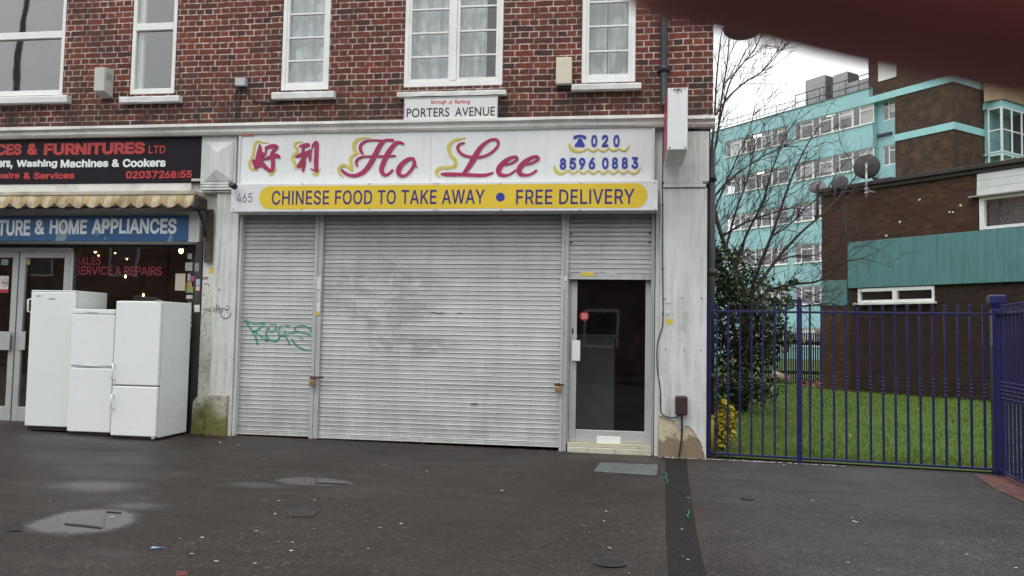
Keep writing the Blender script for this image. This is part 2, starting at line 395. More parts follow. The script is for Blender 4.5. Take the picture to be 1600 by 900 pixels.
# ------------------------------------------------------------------ lettering
GLY = {"A":[480,[[16,0,201,509,276,509,463,0,395,0,287,302,264,372,232,478,245,478,213,371,191,302,85,0],[110,142,110,199,370,199,370,142]]],"B":[456,[[60,0,60,509,241,509,266,508,289,504,310,499,329,491,345,481,359,469,371,456,381,442,388,426,394,410,397,392,398,374,397,358,395,344,392,331,387,320,380,310,373,301,365,293,356,286,347,280,336,275,326,270,315,267,315,262,327,261,339,257,351,252,363,245,374,237,385,227,394,216,402,203,409,189,414,173,417,155,418,136,417,117,413,100,408,83,400,67,390,52,377,39,362,28,344,18,324,10,301,4,275,1,247,0],[125,57,245,57,272,58,296,63,315,70,330,80,341,92,349,105,354,120,355,137,355,149,352,161,348,173,342,184,335,194,327,203,317,211,306,218,293,224,279,228,264,230,248,231,125,231],[125,285,238,285,252,286,265,288,277,291,288,296,299,302,308,309,316,317,323,326,329,337,333,348,335,359,336,372,334,388,330,403,323,417,313,429,299,439,283,446,263,450,240,452,125,452]]],"C":[510,[[267,-7,235,-5,205,1,177,11,150,25,126,42,104,63,86,88,70,115,57,146,48,179,42,215,40,254,42,293,48,329,57,362,70,393,86,421,104,445,126,466,150,484,177,498,205,508,235,514,267,516,286,515,305,513,323,509,340,504,357,498,373,490,388,481,402,471,415,460,427,447,438,433,448,418,456,402,463,385,469,367,473,348,408,348,405,361,401,373,395,384,389,395,382,404,375,413,366,421,357,428,348,435,337,440,327,445,315,449,304,452,292,454,280,455,267,456,245,454,223,450,203,443,184,432,166,419,150,403,137,385,125,364,116,340,109,314,105,285,103,254,105,223,109,194,116,168,125,145,137,123,151,105,166,89,184,76,203,66,223,59,245,54,267,53,280,53,292,55,304,57,315,60,327,64,337,69,348,74,357,81,366,88,375,96,382,105,389,114,395,125,401,136,405,148,408,160,473,160,469,142,463,124,457,107,448,91,438,76,428,62,416,49,402,38,388,28,373,19,357,11,341,5,323,0,305,-4,286,-6]]],"D":[502,[[219,0,96,0,96,57,215,57,244,58,272,63,296,70,318,81,337,94,354,110,368,128,379,149,388,172,394,198,398,226,399,255,398,285,394,312,388,337,379,361,368,381,354,399,338,415,320,428,299,438,275,446,249,450,221,452,93,452,93,509,225,509,261,507,294,501,325,492,353,478,377,461,399,441,418,418,433,391,446,361,455,329,460,293,462,255,460,217,455,181,446,149,433,119,417,92,398,68,376,48,351,31,322,17,291,8,256,2],[125,509,125,0,60,0,60,509]]],"E":[419,[[60,0,60,509,372,509,372,452,125,452,125,286,355,286,355,229,125,229,125,57,375,57,375,0]]],"F":[410,[[60,0,60,509,369,509,369,452,125,452,125,278,346,278,346,221,125,221,125,0]]],"G":[520,[[269,-7,236,-5,205,1,176,11,149,25,125,43,104,64,85,88,69,116,57,146,47,179,42,215,40,254,42,293,47,329,57,362,69,393,85,421,103,445,125,466,149,484,175,498,203,508,233,514,265,516,285,515,304,513,322,509,340,504,358,497,374,489,389,480,403,469,416,458,429,445,439,431,449,416,458,401,465,384,470,367,474,349,408,349,404,361,399,372,393,383,387,393,380,403,373,411,365,420,356,427,347,434,337,439,326,444,315,448,304,452,291,454,279,455,265,456,243,454,222,450,202,443,183,432,166,419,150,404,137,385,125,364,116,340,109,314,105,285,103,254,105,223,109,194,116,168,125,145,137,124,151,105,166,90,184,76,203,66,224,59,246,54,269,53,290,54,309,57,328,63,345,71,360,81,374,93,386,107,396,123,404,141,410,160,414,180,415,202,434,199,283,199,283,256,478,256,478,200,476,170,471,141,463,115,451,91,436,69,419,50,399,33,377,19,352,8,326,0,298,-5]]],"H":[517,[[60,0,60,509,125,509,125,289,392,289,392,509,457,509,457,0,392,0,392,232,125,232,125,0]]],"I":[300,[[31,0,31,57,118,57,118,452,31,452,31,509,269,509,269,452,183,452,183,57,269,57,269,0]]],"K":[467,[[104,145,104,216,139,261,174,303,212,344,364,509,448,509,231,276,228,276],[60,0,60,509,125,509,125,334,124,225,125,193,125,0],[372,0,188,259,228,309,449,0]]],"L":[393,[[60,0,60,509,125,509,125,57,361,57,361,0]]],"M":[628,[[60,0,60,509,152,509,277,187,287,159,299,123,311,84,322,49,307,49,318,83,330,121,342,158,352,187,476,509,568,509,568,0,504,0,504,291,504,327,505,369,506,413,507,457,513,457,498,409,482,363,467,322,456,291,342,0,286,0,170,291,159,321,145,361,129,408,112,457,119,457,120,416,121,372,122,328,122,291,122,0]]],"N":[523,[[60,0,60,509,136,509,343,183,363,151,388,107,414,55,405,54,401,108,399,157,399,195,399,509,463,509,463,0,387,0,202,290,177,331,148,381,108,452,119,454,122,384,124,328,125,291,125,0]]],"O":[533,[[267,-7,235,-5,205,1,177,11,150,25,126,42,105,63,86,88,70,115,57,146,48,179,42,215,40,254,42,293,48,329,57,362,70,393,86,421,105,445,126,466,150,484,177,498,205,508,235,514,267,516,299,514,329,508,357,498,384,484,408,466,429,445,448,421,464,393,477,362,486,329,491,293,493,254,491,215,486,179,477,146,464,115,448,88,429,63,408,42,384,25,357,11,329,1,299,-5],[267,53,289,54,310,59,330,66,349,76,367,89,383,105,396,123,408,144,418,168,425,194,429,223,430,254,429,286,425,314,418,341,408,365,396,386,383,404,367,420,349,433,330,443,310,450,289,454,267,456,245,454,223,450,203,443,184,433,167,420,151,404,137,385,125,364,116,340,109,314,105,285,103,254,105,223,109,194,116,168,125,144,137,123,151,105,167,89,184,76,203,66,223,59,245,54]]],"P":[445,[[60,0,60,509,235,509,263,507,289,503,312,497,332,487,350,476,366,462,379,447,390,430,398,411,404,391,407,370,409,348,407,325,404,304,398,284,390,265,379,248,366,233,350,219,332,207,312,198,289,191,263,187,235,186,109,186,109,242,233,242,252,243,269,246,284,250,297,256,308,264,318,272,327,282,333,294,338,306,342,319,344,333,344,348,344,362,342,376,338,389,333,402,326,413,318,423,308,431,297,439,284,444,268,449,251,451,232,452,125,452,125,0]]],"R":[449,[[60,0,60,509,236,509,264,507,290,504,313,497,333,489,351,478,367,465,380,450,390,433,399,415,405,395,408,374,409,352,408,330,405,309,399,290,390,271,380,255,367,240,351,228,333,217,312,209,289,203,264,199,236,198,96,198,96,255,234,255,252,256,269,258,284,262,298,267,309,273,319,281,327,290,334,300,339,312,342,324,344,338,345,352,344,367,342,380,339,393,334,405,327,415,319,425,309,433,298,440,284,445,269,449,252,451,233,452,125,452,125,0],[353,0,230,229,303,229,428,0]]],"S":[447,[[224,-9,197,-8,172,-4,149,1,128,9,108,19,91,31,76,45,64,60,54,77,46,96,41,115,38,137,104,137,107,123,110,110,116,98,123,88,132,79,142,71,154,64,166,59,180,55,194,52,209,50,224,49,241,50,257,52,272,55,286,60,299,66,311,74,321,82,329,92,336,102,341,114,345,126,346,139,345,151,342,161,338,171,332,179,325,186,316,193,307,199,296,205,245,222,184,239,154,249,128,260,105,274,86,289,71,307,60,326,54,348,52,372,53,393,58,413,65,431,75,448,87,463,102,476,119,488,138,498,158,506,180,511,203,514,227,516,252,514,275,511,296,505,316,498,334,488,351,476,365,463,377,449,387,433,394,415,399,397,401,378,337,378,334,396,326,412,316,426,302,437,286,447,267,453,247,457,225,459,209,458,194,456,180,452,167,448,156,442,145,435,136,427,129,418,123,409,118,398,116,387,115,376,116,363,119,352,124,342,131,334,139,326,148,319,158,313,169,308,212,293,264,279,312,264,324,258,336,252,347,245,359,238,369,229,379,220,387,209,395,198,401,185,405,171,407,155,408,139,407,118,403,99,396,81,386,64,374,48,360,34,343,21,323,11,302,2,278,-4,252,-8]]],"T":[449,[[32,452,32,509,417,509,417,452,257,452,257,0,193,0,193,452]]],"U":[517,[[259,-8,230,-7,203,-2,177,5,154,15,133,28,114,43,98,60,85,80,74,101,66,124,62,148,60,173,60,509,124,509,124,178,125,160,128,144,133,128,141,113,150,99,160,87,173,77,187,68,203,61,220,56,239,53,259,52,279,53,298,56,315,61,331,68,345,77,357,87,368,99,377,113,384,128,389,144,392,160,393,178,393,509,457,509,457,173,456,148,451,124,443,101,433,80,419,60,403,43,384,28,363,15,340,5,315,-2,288,-7]]],"V":[480,[[204,0,16,509,84,509,192,206,215,137,248,31,235,31,267,138,290,206,395,509,463,509,278,0]]],"W":[686,[[155,0,16,509,82,509,163,196,175,145,187,94,197,40,189,40,200,94,211,145,224,196,306,509,380,509,462,196,474,145,486,94,497,40,488,40,499,94,510,145,523,196,603,509,670,509,530,0,455,0,368,323,351,391,336,475,350,475,335,395,318,323,230,0]]],"Y":[472,[[203,0,203,208,16,509,91,509,192,344,222,292,250,230,224,230,251,293,280,344,381,509,455,509,268,208,268,0]]],"a":[389,[[160,-9,142,-8,126,-5,110,-1,94,5,80,12,68,22,57,32,48,45,40,58,35,73,31,90,30,108,31,123,34,138,38,150,43,161,50,171,58,179,67,187,78,193,89,199,100,203,112,207,125,211,178,220,234,227,265,235,276,255,276,257,275,268,273,279,271,288,267,297,262,304,256,311,248,317,240,322,230,326,220,329,208,330,196,331,183,330,171,329,159,326,149,322,118,301,100,274,41,291,48,308,57,322,67,335,79,346,91,355,104,364,118,370,133,375,148,379,163,382,179,384,194,384,239,379,251,376,263,372,275,367,286,360,296,353,306,343,315,333,322,320,329,306,333,290,336,272,337,251,337,0,277,0,277,52,272,52,252,25,244,18,236,12,226,6,215,1,203,-3,190,-6,176,-8],[170,45,187,46,202,49,216,53,228,59,239,66,248,74,257,83,263,93,269,104,272,115,275,126,276,138,276,190,259,182,231,176,200,171,175,168,134,159,125,155,117,150,110,145,103,139,98,132,95,124,93,115,92,105,92,95,94,87,98,79,102,72,107,66,114,61,121,56,130,52,139,49,149,47,159,46]]],"c":[396,[[207,-8,182,-7,159,-2,137,6,117,16,98,30,82,46,68,64,56,85,46,108,40,133,36,159,34,187,36,216,40,243,46,268,56,291,68,312,82,330,98,346,117,360,137,371,159,378,182,383,207,384,221,384,234,383,247,380,260,377,272,373,284,368,295,362,305,356,315,349,324,341,332,332,340,322,347,312,353,301,358,289,362,277,303,262,290,289,270,311,242,325,207,330,189,329,173,325,158,319,145,310,134,300,124,287,115,274,108,258,103,242,99,224,97,206,96,187,97,169,99,151,103,134,108,117,115,102,124,89,134,76,145,66,158,57,173,51,189,48,207,46,243,52,271,66,292,89,304,117,363,102,359,90,354,78,348,67,341,56,334,46,325,37,316,29,306,21,296,15,285,9,273,4,261,-1,248,-4,235,-6,221,-8]]],"d":[424,[[195,-8,172,-7,151,-2,130,5,111,16,94,29,79,45,66,64,55,84,46,108,39,133,35,160,34,189,35,218,39,245,46,270,55,293,66,313,79,332,95,347,112,361,131,371,151,378,173,383,196,384,213,384,228,381,241,378,253,373,263,367,272,360,280,353,287,346,306,319,311,319,311,509,372,509,372,0,313,0,313,59,307,59,287,31,280,24,272,17,263,10,252,4,241,-1,227,-5,212,-7],[205,47,221,48,236,51,250,57,263,65,274,75,284,86,293,100,299,115,305,132,309,150,311,169,312,189,311,210,309,229,305,247,300,263,293,278,284,291,275,302,263,312,251,320,237,325,221,329,205,330,187,329,172,325,157,319,145,311,133,301,124,290,115,276,108,261,103,245,99,227,97,209,96,189,97,170,99,151,103,133,109,117,115,101,124,88,134,76,145,66,158,57,172,51,188,48]]],"e":[404,[[212,-8,185,-7,161,-2,138,6,117,16,98,30,82,46,68,64,56,85,46,108,40,132,35,159,34,187,35,215,39,242,46,267,55,290,67,311,81,329,97,346,115,359,135,370,157,378,180,383,205,384,221,384,236,382,251,379,266,374,280,368,294,361,307,351,319,341,331,329,341,315,350,299,357,282,363,263,368,242,370,219,371,194,371,169,75,169,75,221,338,221,310,202,309,220,307,237,303,254,298,269,291,282,283,294,273,305,263,314,250,321,237,326,222,329,205,330,189,329,173,326,159,321,146,313,135,304,125,294,116,282,109,270,103,256,99,241,97,226,96,211,96,178,97,157,100,139,104,122,110,106,118,92,128,80,139,70,151,61,165,55,179,50,195,47,212,46,224,47,234,48,244,50,254,53,263,56,271,61,278,66,285,73,292,80,297,88,302,96,306,105,365,91,360,77,353,63,345,51,335,39,324,29,311,19,298,11,283,4,266,-1,249,-5,231,-7]]],"f":[254,[[228,379,228,327,6,327,6,379],[81,0,81,432,82,447,84,461,89,474,96,486,104,496,113,505,124,513,135,519,148,524,161,527,174,529,187,530,222,527,243,521,227,468,215,472,195,474,182,473,171,470,162,466,154,460,149,452,145,443,142,431,142,419,142,0]]],"g":[425,[[207,-151,187,-150,168,-148,150,-144,134,-140,119,-134,105,-127,93,-119,82,-110,73,-101,64,-91,57,-80,51,-69,101,-41,122,-66,128,-72,136,-78,145,-83,154,-88,165,-92,178,-95,192,-97,207,-97,229,-96,249,-92,267,-85,282,-75,295,-62,304,-47,310,-28,311,-6,311,68,306,68,287,41,280,34,272,28,263,21,252,16,241,11,227,8,212,5,195,5,173,6,152,10,132,17,113,27,95,39,80,53,67,71,55,90,46,112,39,136,35,163,34,191,35,220,39,246,46,271,55,293,66,314,80,332,95,347,112,361,131,371,152,378,173,383,196,384,213,384,228,382,242,378,253,373,264,367,273,360,281,353,288,346,308,319,313,319,313,379,372,379,372,-9,371,-32,367,-54,360,-73,350,-90,338,-104,324,-117,308,-127,291,-136,271,-142,251,-147,229,-150],[205,59,222,60,237,63,251,68,264,75,275,84,285,95,293,107,300,121,305,137,309,154,312,172,312,193,312,212,309,231,305,248,300,264,293,278,285,291,275,303,264,312,251,320,237,325,222,329,205,330,188,329,172,325,158,320,145,312,134,302,124,290,115,277,109,262,103,246,99,229,97,212,96,193,97,173,99,155,103,138,109,123,116,108,124,96,134,85,145,76,158,68,172,63,188,60]]],"h":[410,[[114,227,114,0,53,0,53,509,114,509,114,287,102,287,112,312,124,332,137,349,152,362,169,372,187,379,207,383,227,384,246,383,264,380,280,376,295,369,309,360,321,349,332,336,341,321,348,304,353,285,356,264,357,240,357,0,296,0,296,235,295,256,290,275,283,291,273,304,260,315,246,323,229,328,210,329,197,328,184,326,172,322,161,317,150,311,141,303,133,293,126,283,121,271,117,257,114,243]]],"i":[167,[[53,0,53,379,114,379,114,0],[84,443,75,444,67,446,60,449,54,455,48,461,44,468,42,475,41,483,42,491,44,499,48,506,54,512,60,517,67,521,75,523,84,524,92,523,100,521,107,517,114,512,119,506,123,499,126,491,126,483,126,475,123,468,119,461,114,455,107,449,100,446,92,444]]],"k":[381,[[110,137,110,212,121,212,284,379,360,379,184,199,177,199],[53,0,53,509,114,509,114,0],[294,0,148,186,191,229,372,0]]],"n":[410,[[114,227,114,0,53,0,53,379,112,379,112,287,102,287,112,312,124,332,137,349,152,362,169,372,187,379,207,383,227,384,246,383,264,380,280,376,295,369,309,360,321,349,332,336,341,321,348,304,353,285,356,264,357,240,357,0,296,0,296,235,295,256,290,275,283,291,273,304,260,315,246,323,229,328,210,329,197,328,184,326,172,322,161,317,150,311,141,303,133,293,126,283,121,271,117,257,114,243]]],"o":[415,[[207,-8,182,-7,159,-2,137,6,117,16,98,30,82,46,68,64,56,85,46,108,40,133,36,159,34,187,36,216,40,243,46,268,56,291,68,312,82,330,98,346,117,360,137,371,159,378,182,383,207,384,233,383,256,378,278,371,299,360,317,346,333,330,347,312,359,291,369,268,376,243,380,216,381,187,380,159,376,133,369,108,359,85,347,64,333,46,317,30,299,16,278,6,256,-2,233,-7],[207,46,226,48,242,51,257,57,270,66,282,76,292,89,300,102,307,117,312,134,316,151,318,169,319,187,318,206,316,224,312,242,307,258,300,274,292,287,282,300,270,310,257,319,242,325,226,329,207,330,189,329,173,325,158,319,145,310,134,300,124,287,115,274,108,258,103,242,99,224,97,206,96,187,97,169,99,151,103,134,108,117,115,102,124,89,134,76,145,66,158,57,173,51,189,48]]],"p":[424,[[53,-143,53,379,112,379,112,319,118,319,137,346,144,353,152,360,161,367,171,373,183,378,197,381,212,384,229,384,252,383,274,378,294,371,313,361,330,347,345,332,359,313,370,293,379,270,385,245,389,218,390,189,389,160,385,133,379,108,370,84,359,64,346,45,330,29,313,16,294,5,274,-2,252,-7,229,-8,213,-7,198,-5,184,-1,173,4,162,10,153,17,145,24,138,31,118,59,114,59,114,-143],[220,47,237,48,253,51,267,57,279,66,291,76,301,88,309,101,316,117,321,133,325,151,327,170,328,189,327,209,325,227,321,245,316,261,309,276,301,290,291,301,280,311,267,319,253,325,237,329,220,330,203,329,188,325,174,320,161,312,150,302,140,291,132,278,125,263,120,247,116,229,113,210,113,189,113,169,116,150,120,132,125,115,132,100,140,86,150,75,162,65,174,57,188,51,204,48]]],"r":[259,[[53,0,53,379,112,379,112,321,115,321,122,335,130,347,140,358,152,367,166,375,181,380,196,384,213,385,229,384,243,384,243,322,230,324,207,326,194,325,182,323,170,319,159,315,149,309,140,301,132,293,126,284,121,273,117,262,114,250,114,237,114,0]]],"s":[365,[[182,-8,163,-7,145,-5,128,-2,112,3,98,10,84,18,72,27,62,38,53,50,45,63,40,78,36,94,94,107,99,92,105,79,114,69,124,60,136,54,150,49,165,46,181,45,200,46,217,50,232,55,244,62,255,71,262,81,267,91,268,103,267,112,265,121,260,129,254,136,246,142,237,147,225,151,212,155,149,170,125,177,104,186,87,196,72,208,61,222,53,237,48,255,47,274,48,290,51,305,57,319,65,332,75,343,87,354,100,363,115,370,131,377,149,381,167,384,187,384,206,384,223,381,239,378,254,372,267,366,279,358,290,349,299,339,307,328,314,316,319,303,324,290,268,277,264,288,258,298,251,307,243,316,232,323,219,328,205,331,187,333,171,332,156,329,143,324,131,317,121,308,114,299,110,289,109,277,110,267,112,258,117,250,124,243,133,237,144,232,157,227,172,223,229,209,254,202,275,194,292,183,306,171,317,158,325,142,330,125,331,107,330,90,326,75,321,61,312,47,302,35,290,24,276,15,260,6,242,0,223,-5,203,-7]]],"t":[227,[[204,379,204,327,6,327,6,379],[65,471,126,471,126,98,127,86,128,76,132,68,136,61,142,56,150,53,159,51,170,50,185,51,202,54,213,2,192,-3,168,-4,145,-3,125,2,107,10,92,21,80,35,72,52,67,71,65,93]]],"v":[389,[[163,0,17,379,84,379,165,155,187,87,206,21,184,21,203,87,224,155,305,379,371,379,226,0]]],"w":[567,[[138,0,23,379,87,379,133,214,154,137,175,41,165,41,186,135,206,214,252,379,316,379,362,214,382,136,402,41,391,41,413,135,434,214,480,379,545,379,429,0,368,0,319,172,305,225,291,280,277,338,291,338,277,280,263,225,248,172,199,0]]],"&":[448,[[197,-7,173,-6,150,-2,129,4,110,12,93,22,78,34,65,47,54,62,45,78,39,96,35,114,34,133,35,149,37,163,42,177,47,189,55,201,63,213,73,224,85,235,140,279,216,335,237,352,255,375,262,405,261,417,258,427,253,437,245,445,237,452,226,457,215,460,201,461,168,453,145,431,142,424,139,416,137,408,137,399,137,389,139,380,142,372,145,363,169,327,204,284,438,0,364,0,171,231,121,293,111,306,102,319,94,331,87,344,82,357,78,370,76,384,75,398,76,415,79,430,84,445,91,458,99,470,109,481,121,491,134,499,149,505,165,510,182,513,200,513,218,513,235,510,251,505,266,499,279,491,290,482,300,471,308,459,315,447,320,433,323,419,324,404,323,393,322,382,319,372,315,362,310,352,305,342,299,333,291,325,256,293,154,217,140,206,128,195,118,185,110,174,104,164,100,154,98,143,97,131,98,119,100,108,104,97,109,87,116,78,124,70,133,63,143,57,154,53,166,49,179,47,193,46,208,47,223,50,237,54,251,59,265,66,278,75,290,84,301,95,312,108,321,121,329,136,336,151,342,168,346,186,348,205,349,224,408,224,407,201,405,180,401,161,397,144,391,128,385,115,378,103,371,92,345,62,333,47,320,34,305,23,289,14,271,7,252,1,234,-3,215,-6]]],",":[188,[[38,-119,68,71,137,71,84,-119]]],"0":[453,[[227,-7,199,-5,174,1,151,11,130,24,111,41,95,62,80,86,69,113,60,144,53,178,49,214,48,254,49,294,53,330,60,364,69,395,81,422,95,447,112,467,130,484,151,498,174,508,200,514,227,516,254,514,279,508,302,498,323,484,342,467,358,447,372,422,384,395,393,364,400,330,404,294,405,254,404,214,400,178,393,144,384,113,373,86,359,62,342,41,323,24,302,11,279,1,254,-5],[227,50,245,51,261,56,276,63,290,74,303,87,313,103,323,122,330,144,336,168,340,194,343,223,344,254,343,285,340,314,336,341,330,365,323,387,313,405,303,422,290,435,276,446,261,453,245,458,227,460,209,458,192,453,177,446,163,435,151,422,140,405,131,387,123,365,117,341,113,314,110,285,109,254,110,223,113,194,117,168,123,144,131,122,140,103,151,87,163,74,177,63,192,56,209,51]]],"1":[453,[[76,0,76,55,391,55,391,0],[276,509,276,0,212,0,212,448,209,448,86,358,86,427,198,509]]],"2":[453,[[64,0,64,47,234,229,282,282,291,294,299,305,305,316,311,327,315,337,318,348,320,360,320,371,319,385,317,397,313,408,308,419,301,428,293,436,283,443,273,449,262,454,250,457,237,459,224,460,209,459,196,457,184,453,172,447,162,441,153,433,145,424,139,413,134,402,130,390,128,376,127,362,66,362,67,384,71,405,77,424,86,442,98,459,111,473,126,486,143,496,162,505,182,511,203,514,225,516,247,514,268,511,288,505,306,497,323,486,337,474,350,461,361,445,370,428,376,411,380,392,381,372,380,358,378,345,375,331,371,318,365,304,357,290,347,275,336,259,322,241,306,223,288,202,267,180,153,60,153,57,389,57,389,0]]],"3":[453,[[218,-7,195,-6,173,-3,152,2,133,10,114,19,98,30,83,43,70,57,60,74,52,91,46,111,44,132,109,132,111,119,115,107,120,97,126,87,134,78,144,71,154,64,165,59,178,55,191,52,204,50,219,50,234,51,248,53,262,56,275,61,287,67,297,74,307,83,315,93,321,104,325,116,328,130,329,145,328,158,326,172,322,184,316,196,308,207,299,217,288,226,275,234,260,240,242,244,223,247,201,248,157,248,157,299,288,448,288,452,70,452,70,509,372,509,372,461,211,278,211,289,239,290,264,288,287,284,308,276,327,265,344,253,359,239,371,222,381,205,387,186,392,166,393,145,392,123,387,103,380,84,370,66,358,50,344,36,327,23,309,12,288,4,266,-2,243,-6]]],"4":[453,[[40,105,40,158,247,509,311,509,109,166,109,163,413,163,413,105],[282,0,282,121,282,146,282,318,343,318,343,0]]],"5":[453,[[221,-7,199,-6,178,-2,159,3,140,11,123,21,108,32,94,45,83,60,73,76,66,93,62,111,60,130,122,130,124,119,127,108,132,98,138,89,145,80,154,73,163,66,173,60,184,56,196,52,208,50,221,50,236,51,250,53,264,58,276,64,288,72,298,82,307,92,314,104,320,117,324,131,327,146,328,162,327,178,324,193,320,208,314,221,306,233,297,244,286,254,275,262,262,269,248,273,233,276,218,277,205,276,192,275,180,272,167,268,156,264,145,258,136,252,128,246,67,253,96,509,366,509,366,452,151,452,134,301,136,301,145,308,155,315,166,320,178,325,190,329,203,331,216,333,229,334,247,333,263,330,279,326,294,321,308,314,321,306,334,296,345,285,355,273,364,260,372,246,379,231,384,215,388,199,390,181,391,163,390,139,385,117,379,95,369,76,357,57,343,41,327,27,309,15,289,6,268,-1,245,-5]]],"6":[453,[[226,-7,203,-5,182,-1,161,5,142,15,125,26,109,40,96,56,84,74,75,94,69,115,65,138,64,162,65,180,68,199,73,219,80,239,89,261,102,285,118,311,137,340,252,509,322,509,151,261,145,261,165,288,196,307,205,310,214,312,224,314,235,314,257,313,278,309,298,303,316,295,332,284,346,271,359,257,370,240,378,221,384,201,388,180,389,157,388,134,384,112,377,92,368,73,356,55,343,39,327,26,310,14,291,5,271,-2,249,-6],[226,48,241,49,254,52,267,56,279,63,289,70,299,79,307,90,314,101,320,114,324,128,327,142,327,157,327,173,324,187,320,201,314,213,307,225,299,235,289,244,279,251,267,258,254,262,241,264,226,265,212,264,198,262,186,258,174,252,163,244,153,235,145,225,138,214,132,201,128,188,126,174,125,158,126,143,128,128,132,114,138,102,145,90,153,79,163,70,174,63,186,56,198,52,212,49]]],"7":[453,[[97,0,323,448,323,452,62,452,62,509,391,509,391,449,165,0]]],"8":[453,[[226,-7,201,-6,178,-2,156,3,136,11,117,21,101,33,86,47,74,62,64,78,57,96,53,115,52,135,53,151,55,166,59,181,65,195,72,208,81,220,90,231,101,241,113,249,125,256,139,261,153,265,153,267,135,273,119,282,105,293,93,308,83,324,76,342,72,360,70,380,72,399,75,417,82,434,90,450,101,464,114,477,129,488,146,498,164,506,184,511,204,514,226,516,248,514,269,511,288,506,306,498,323,488,337,477,350,464,361,450,370,434,377,417,380,399,382,380,380,361,376,342,369,324,359,308,347,293,333,282,318,273,300,267,300,265,314,261,327,256,339,249,351,241,362,231,372,220,380,208,387,195,393,181,397,166,400,151,401,135,399,115,395,96,388,78,378,62,366,47,352,33,335,21,317,11,296,3,275,-2,251,-6],[226,49,243,50,258,52,272,55,285,60,296,66,307,74,315,82,323,91,329,102,333,113,336,126,337,139,336,152,333,165,329,177,322,189,314,199,305,208,295,216,283,223,270,228,256,232,242,234,226,235,211,234,196,232,182,228,169,223,157,216,147,208,138,199,130,189,123,177,119,165,116,152,115,139,116,126,119,113,123,102,129,91,136,82,145,74,156,66,167,60,180,55,195,52,210,50],[226,290,239,290,252,292,263,296,274,300,284,306,293,313,300,321,307,330,312,341,316,351,318,363,319,376,318,388,316,399,313,410,308,420,301,429,294,437,285,444,275,449,264,454,252,457,240,459,226,460,213,459,200,457,188,454,177,449,167,444,159,437,151,429,145,420,139,410,136,399,134,388,133,376,134,363,136,351,139,341,145,330,151,321,159,313,168,306,178,300,189,296,201,292,213,290]]],"9":[453,[[226,516,249,514,271,510,291,503,310,494,328,482,343,468,356,452,368,434,377,414,384,393,388,371,389,347,388,328,385,309,380,290,373,270,363,248,350,224,334,197,315,168,200,0,130,0,301,248,307,248,287,221,257,202,248,199,238,196,228,195,218,195,195,196,175,199,155,206,137,214,121,225,106,237,94,252,83,269,74,287,68,307,65,329,64,352,65,375,69,397,75,417,85,436,96,454,110,469,125,483,143,494,162,504,182,510,203,514],[226,460,212,459,199,457,186,452,174,446,163,438,154,429,145,419,138,407,133,395,129,381,126,367,125,352,126,336,129,322,133,308,138,295,145,284,154,274,163,265,174,257,186,251,199,247,212,244,226,243,240,244,254,247,267,251,279,257,289,265,299,273,307,284,314,295,320,308,324,321,327,335,327,350,327,366,324,381,320,394,314,407,307,419,299,429,290,438,279,446,267,452,254,457,241,459]]]}
GLY['I'] = [185, [[60, 0, 125, 0, 125, 509, 60, 509]]]
from mathutils.geometry import delaunay_2d_cdt
def glyph_fill(bm, loops, weight):
    """fatten the outlines by weight and fill them by non-zero winding"""
    def area(L): return sum(L[i][0]*L[(i+1) % len(L)][1]-L[(i+1) % len(L)][0]*L[i][1] for i in range(len(L)))/2
    big = max(loops, key=lambda L: abs(area(L))); sgn = 1 if area(big) > 0 else -1
    out = []
    for L in loops:
        L = [p for i, p in enumerate(L) if math.hypot(p[0]-L[i-1][0], p[1]-L[i-1][1]) > 1e-5]
        if sgn < 0: L = L[::-1]
        n = len(L); N = []
        for i in range(n):
            p, q, r_ = L[i-1], L[i], L[(i+1) % n]
            e1 = Vector((q[0]-p[0], q[1]-p[1])).normalized(); e2 = Vector((r_[0]-q[0], r_[1]-q[1])).normalized()
            n1 = Vector((e1.y, -e1.x)); n2 = Vector((e2.y, -e2.x)); m = n1+n2
            m = m.normalized() if m.length > 1e-4 else n1
            N.append((q[0]+m.x*weight/max(.5, m.dot(n1)), q[1]+m.y*weight/max(.5, m.dot(n1))))
        out.append(N)
    vs, es = [], []
    for L in out:
        k = len(vs); vs += [Vector(p) for p in L]; es += [(k+i, k+(i+1) % len(L)) for i in range(len(L))]
    V, E_, T, *_ = delaunay_2d_cdt(vs, es, [], 0, 1e-6)
    def wind(x, y):
        w = 0
        for L in out:
            for i in range(len(L)):
                (x0, y0), (x1, y1) = L[i], L[(i+1) % len(L)]
                if y0 <= y < y1 and (x1-x0)*(y-y0)-(x-x0)*(y1-y0) > 0: w += 1
                elif y1 <= y < y0 and (x1-x0)*(y-y0)-(x-x0)*(y1-y0) < 0: w -= 1
        return w
    bv = {}
    for t in T:
        x = sum(V[i].x for i in t)/3; y = sum(V[i].y for i in t)/3
        if wind(x, y) > 0:
            q = []
            for i in t:
                if i not in bv: bv[i] = bm.verts.new((V[i].x, V[i].y, 0))
                q.append(bv[i])
            try: bm.faces.new(q)
            except ValueError: pass
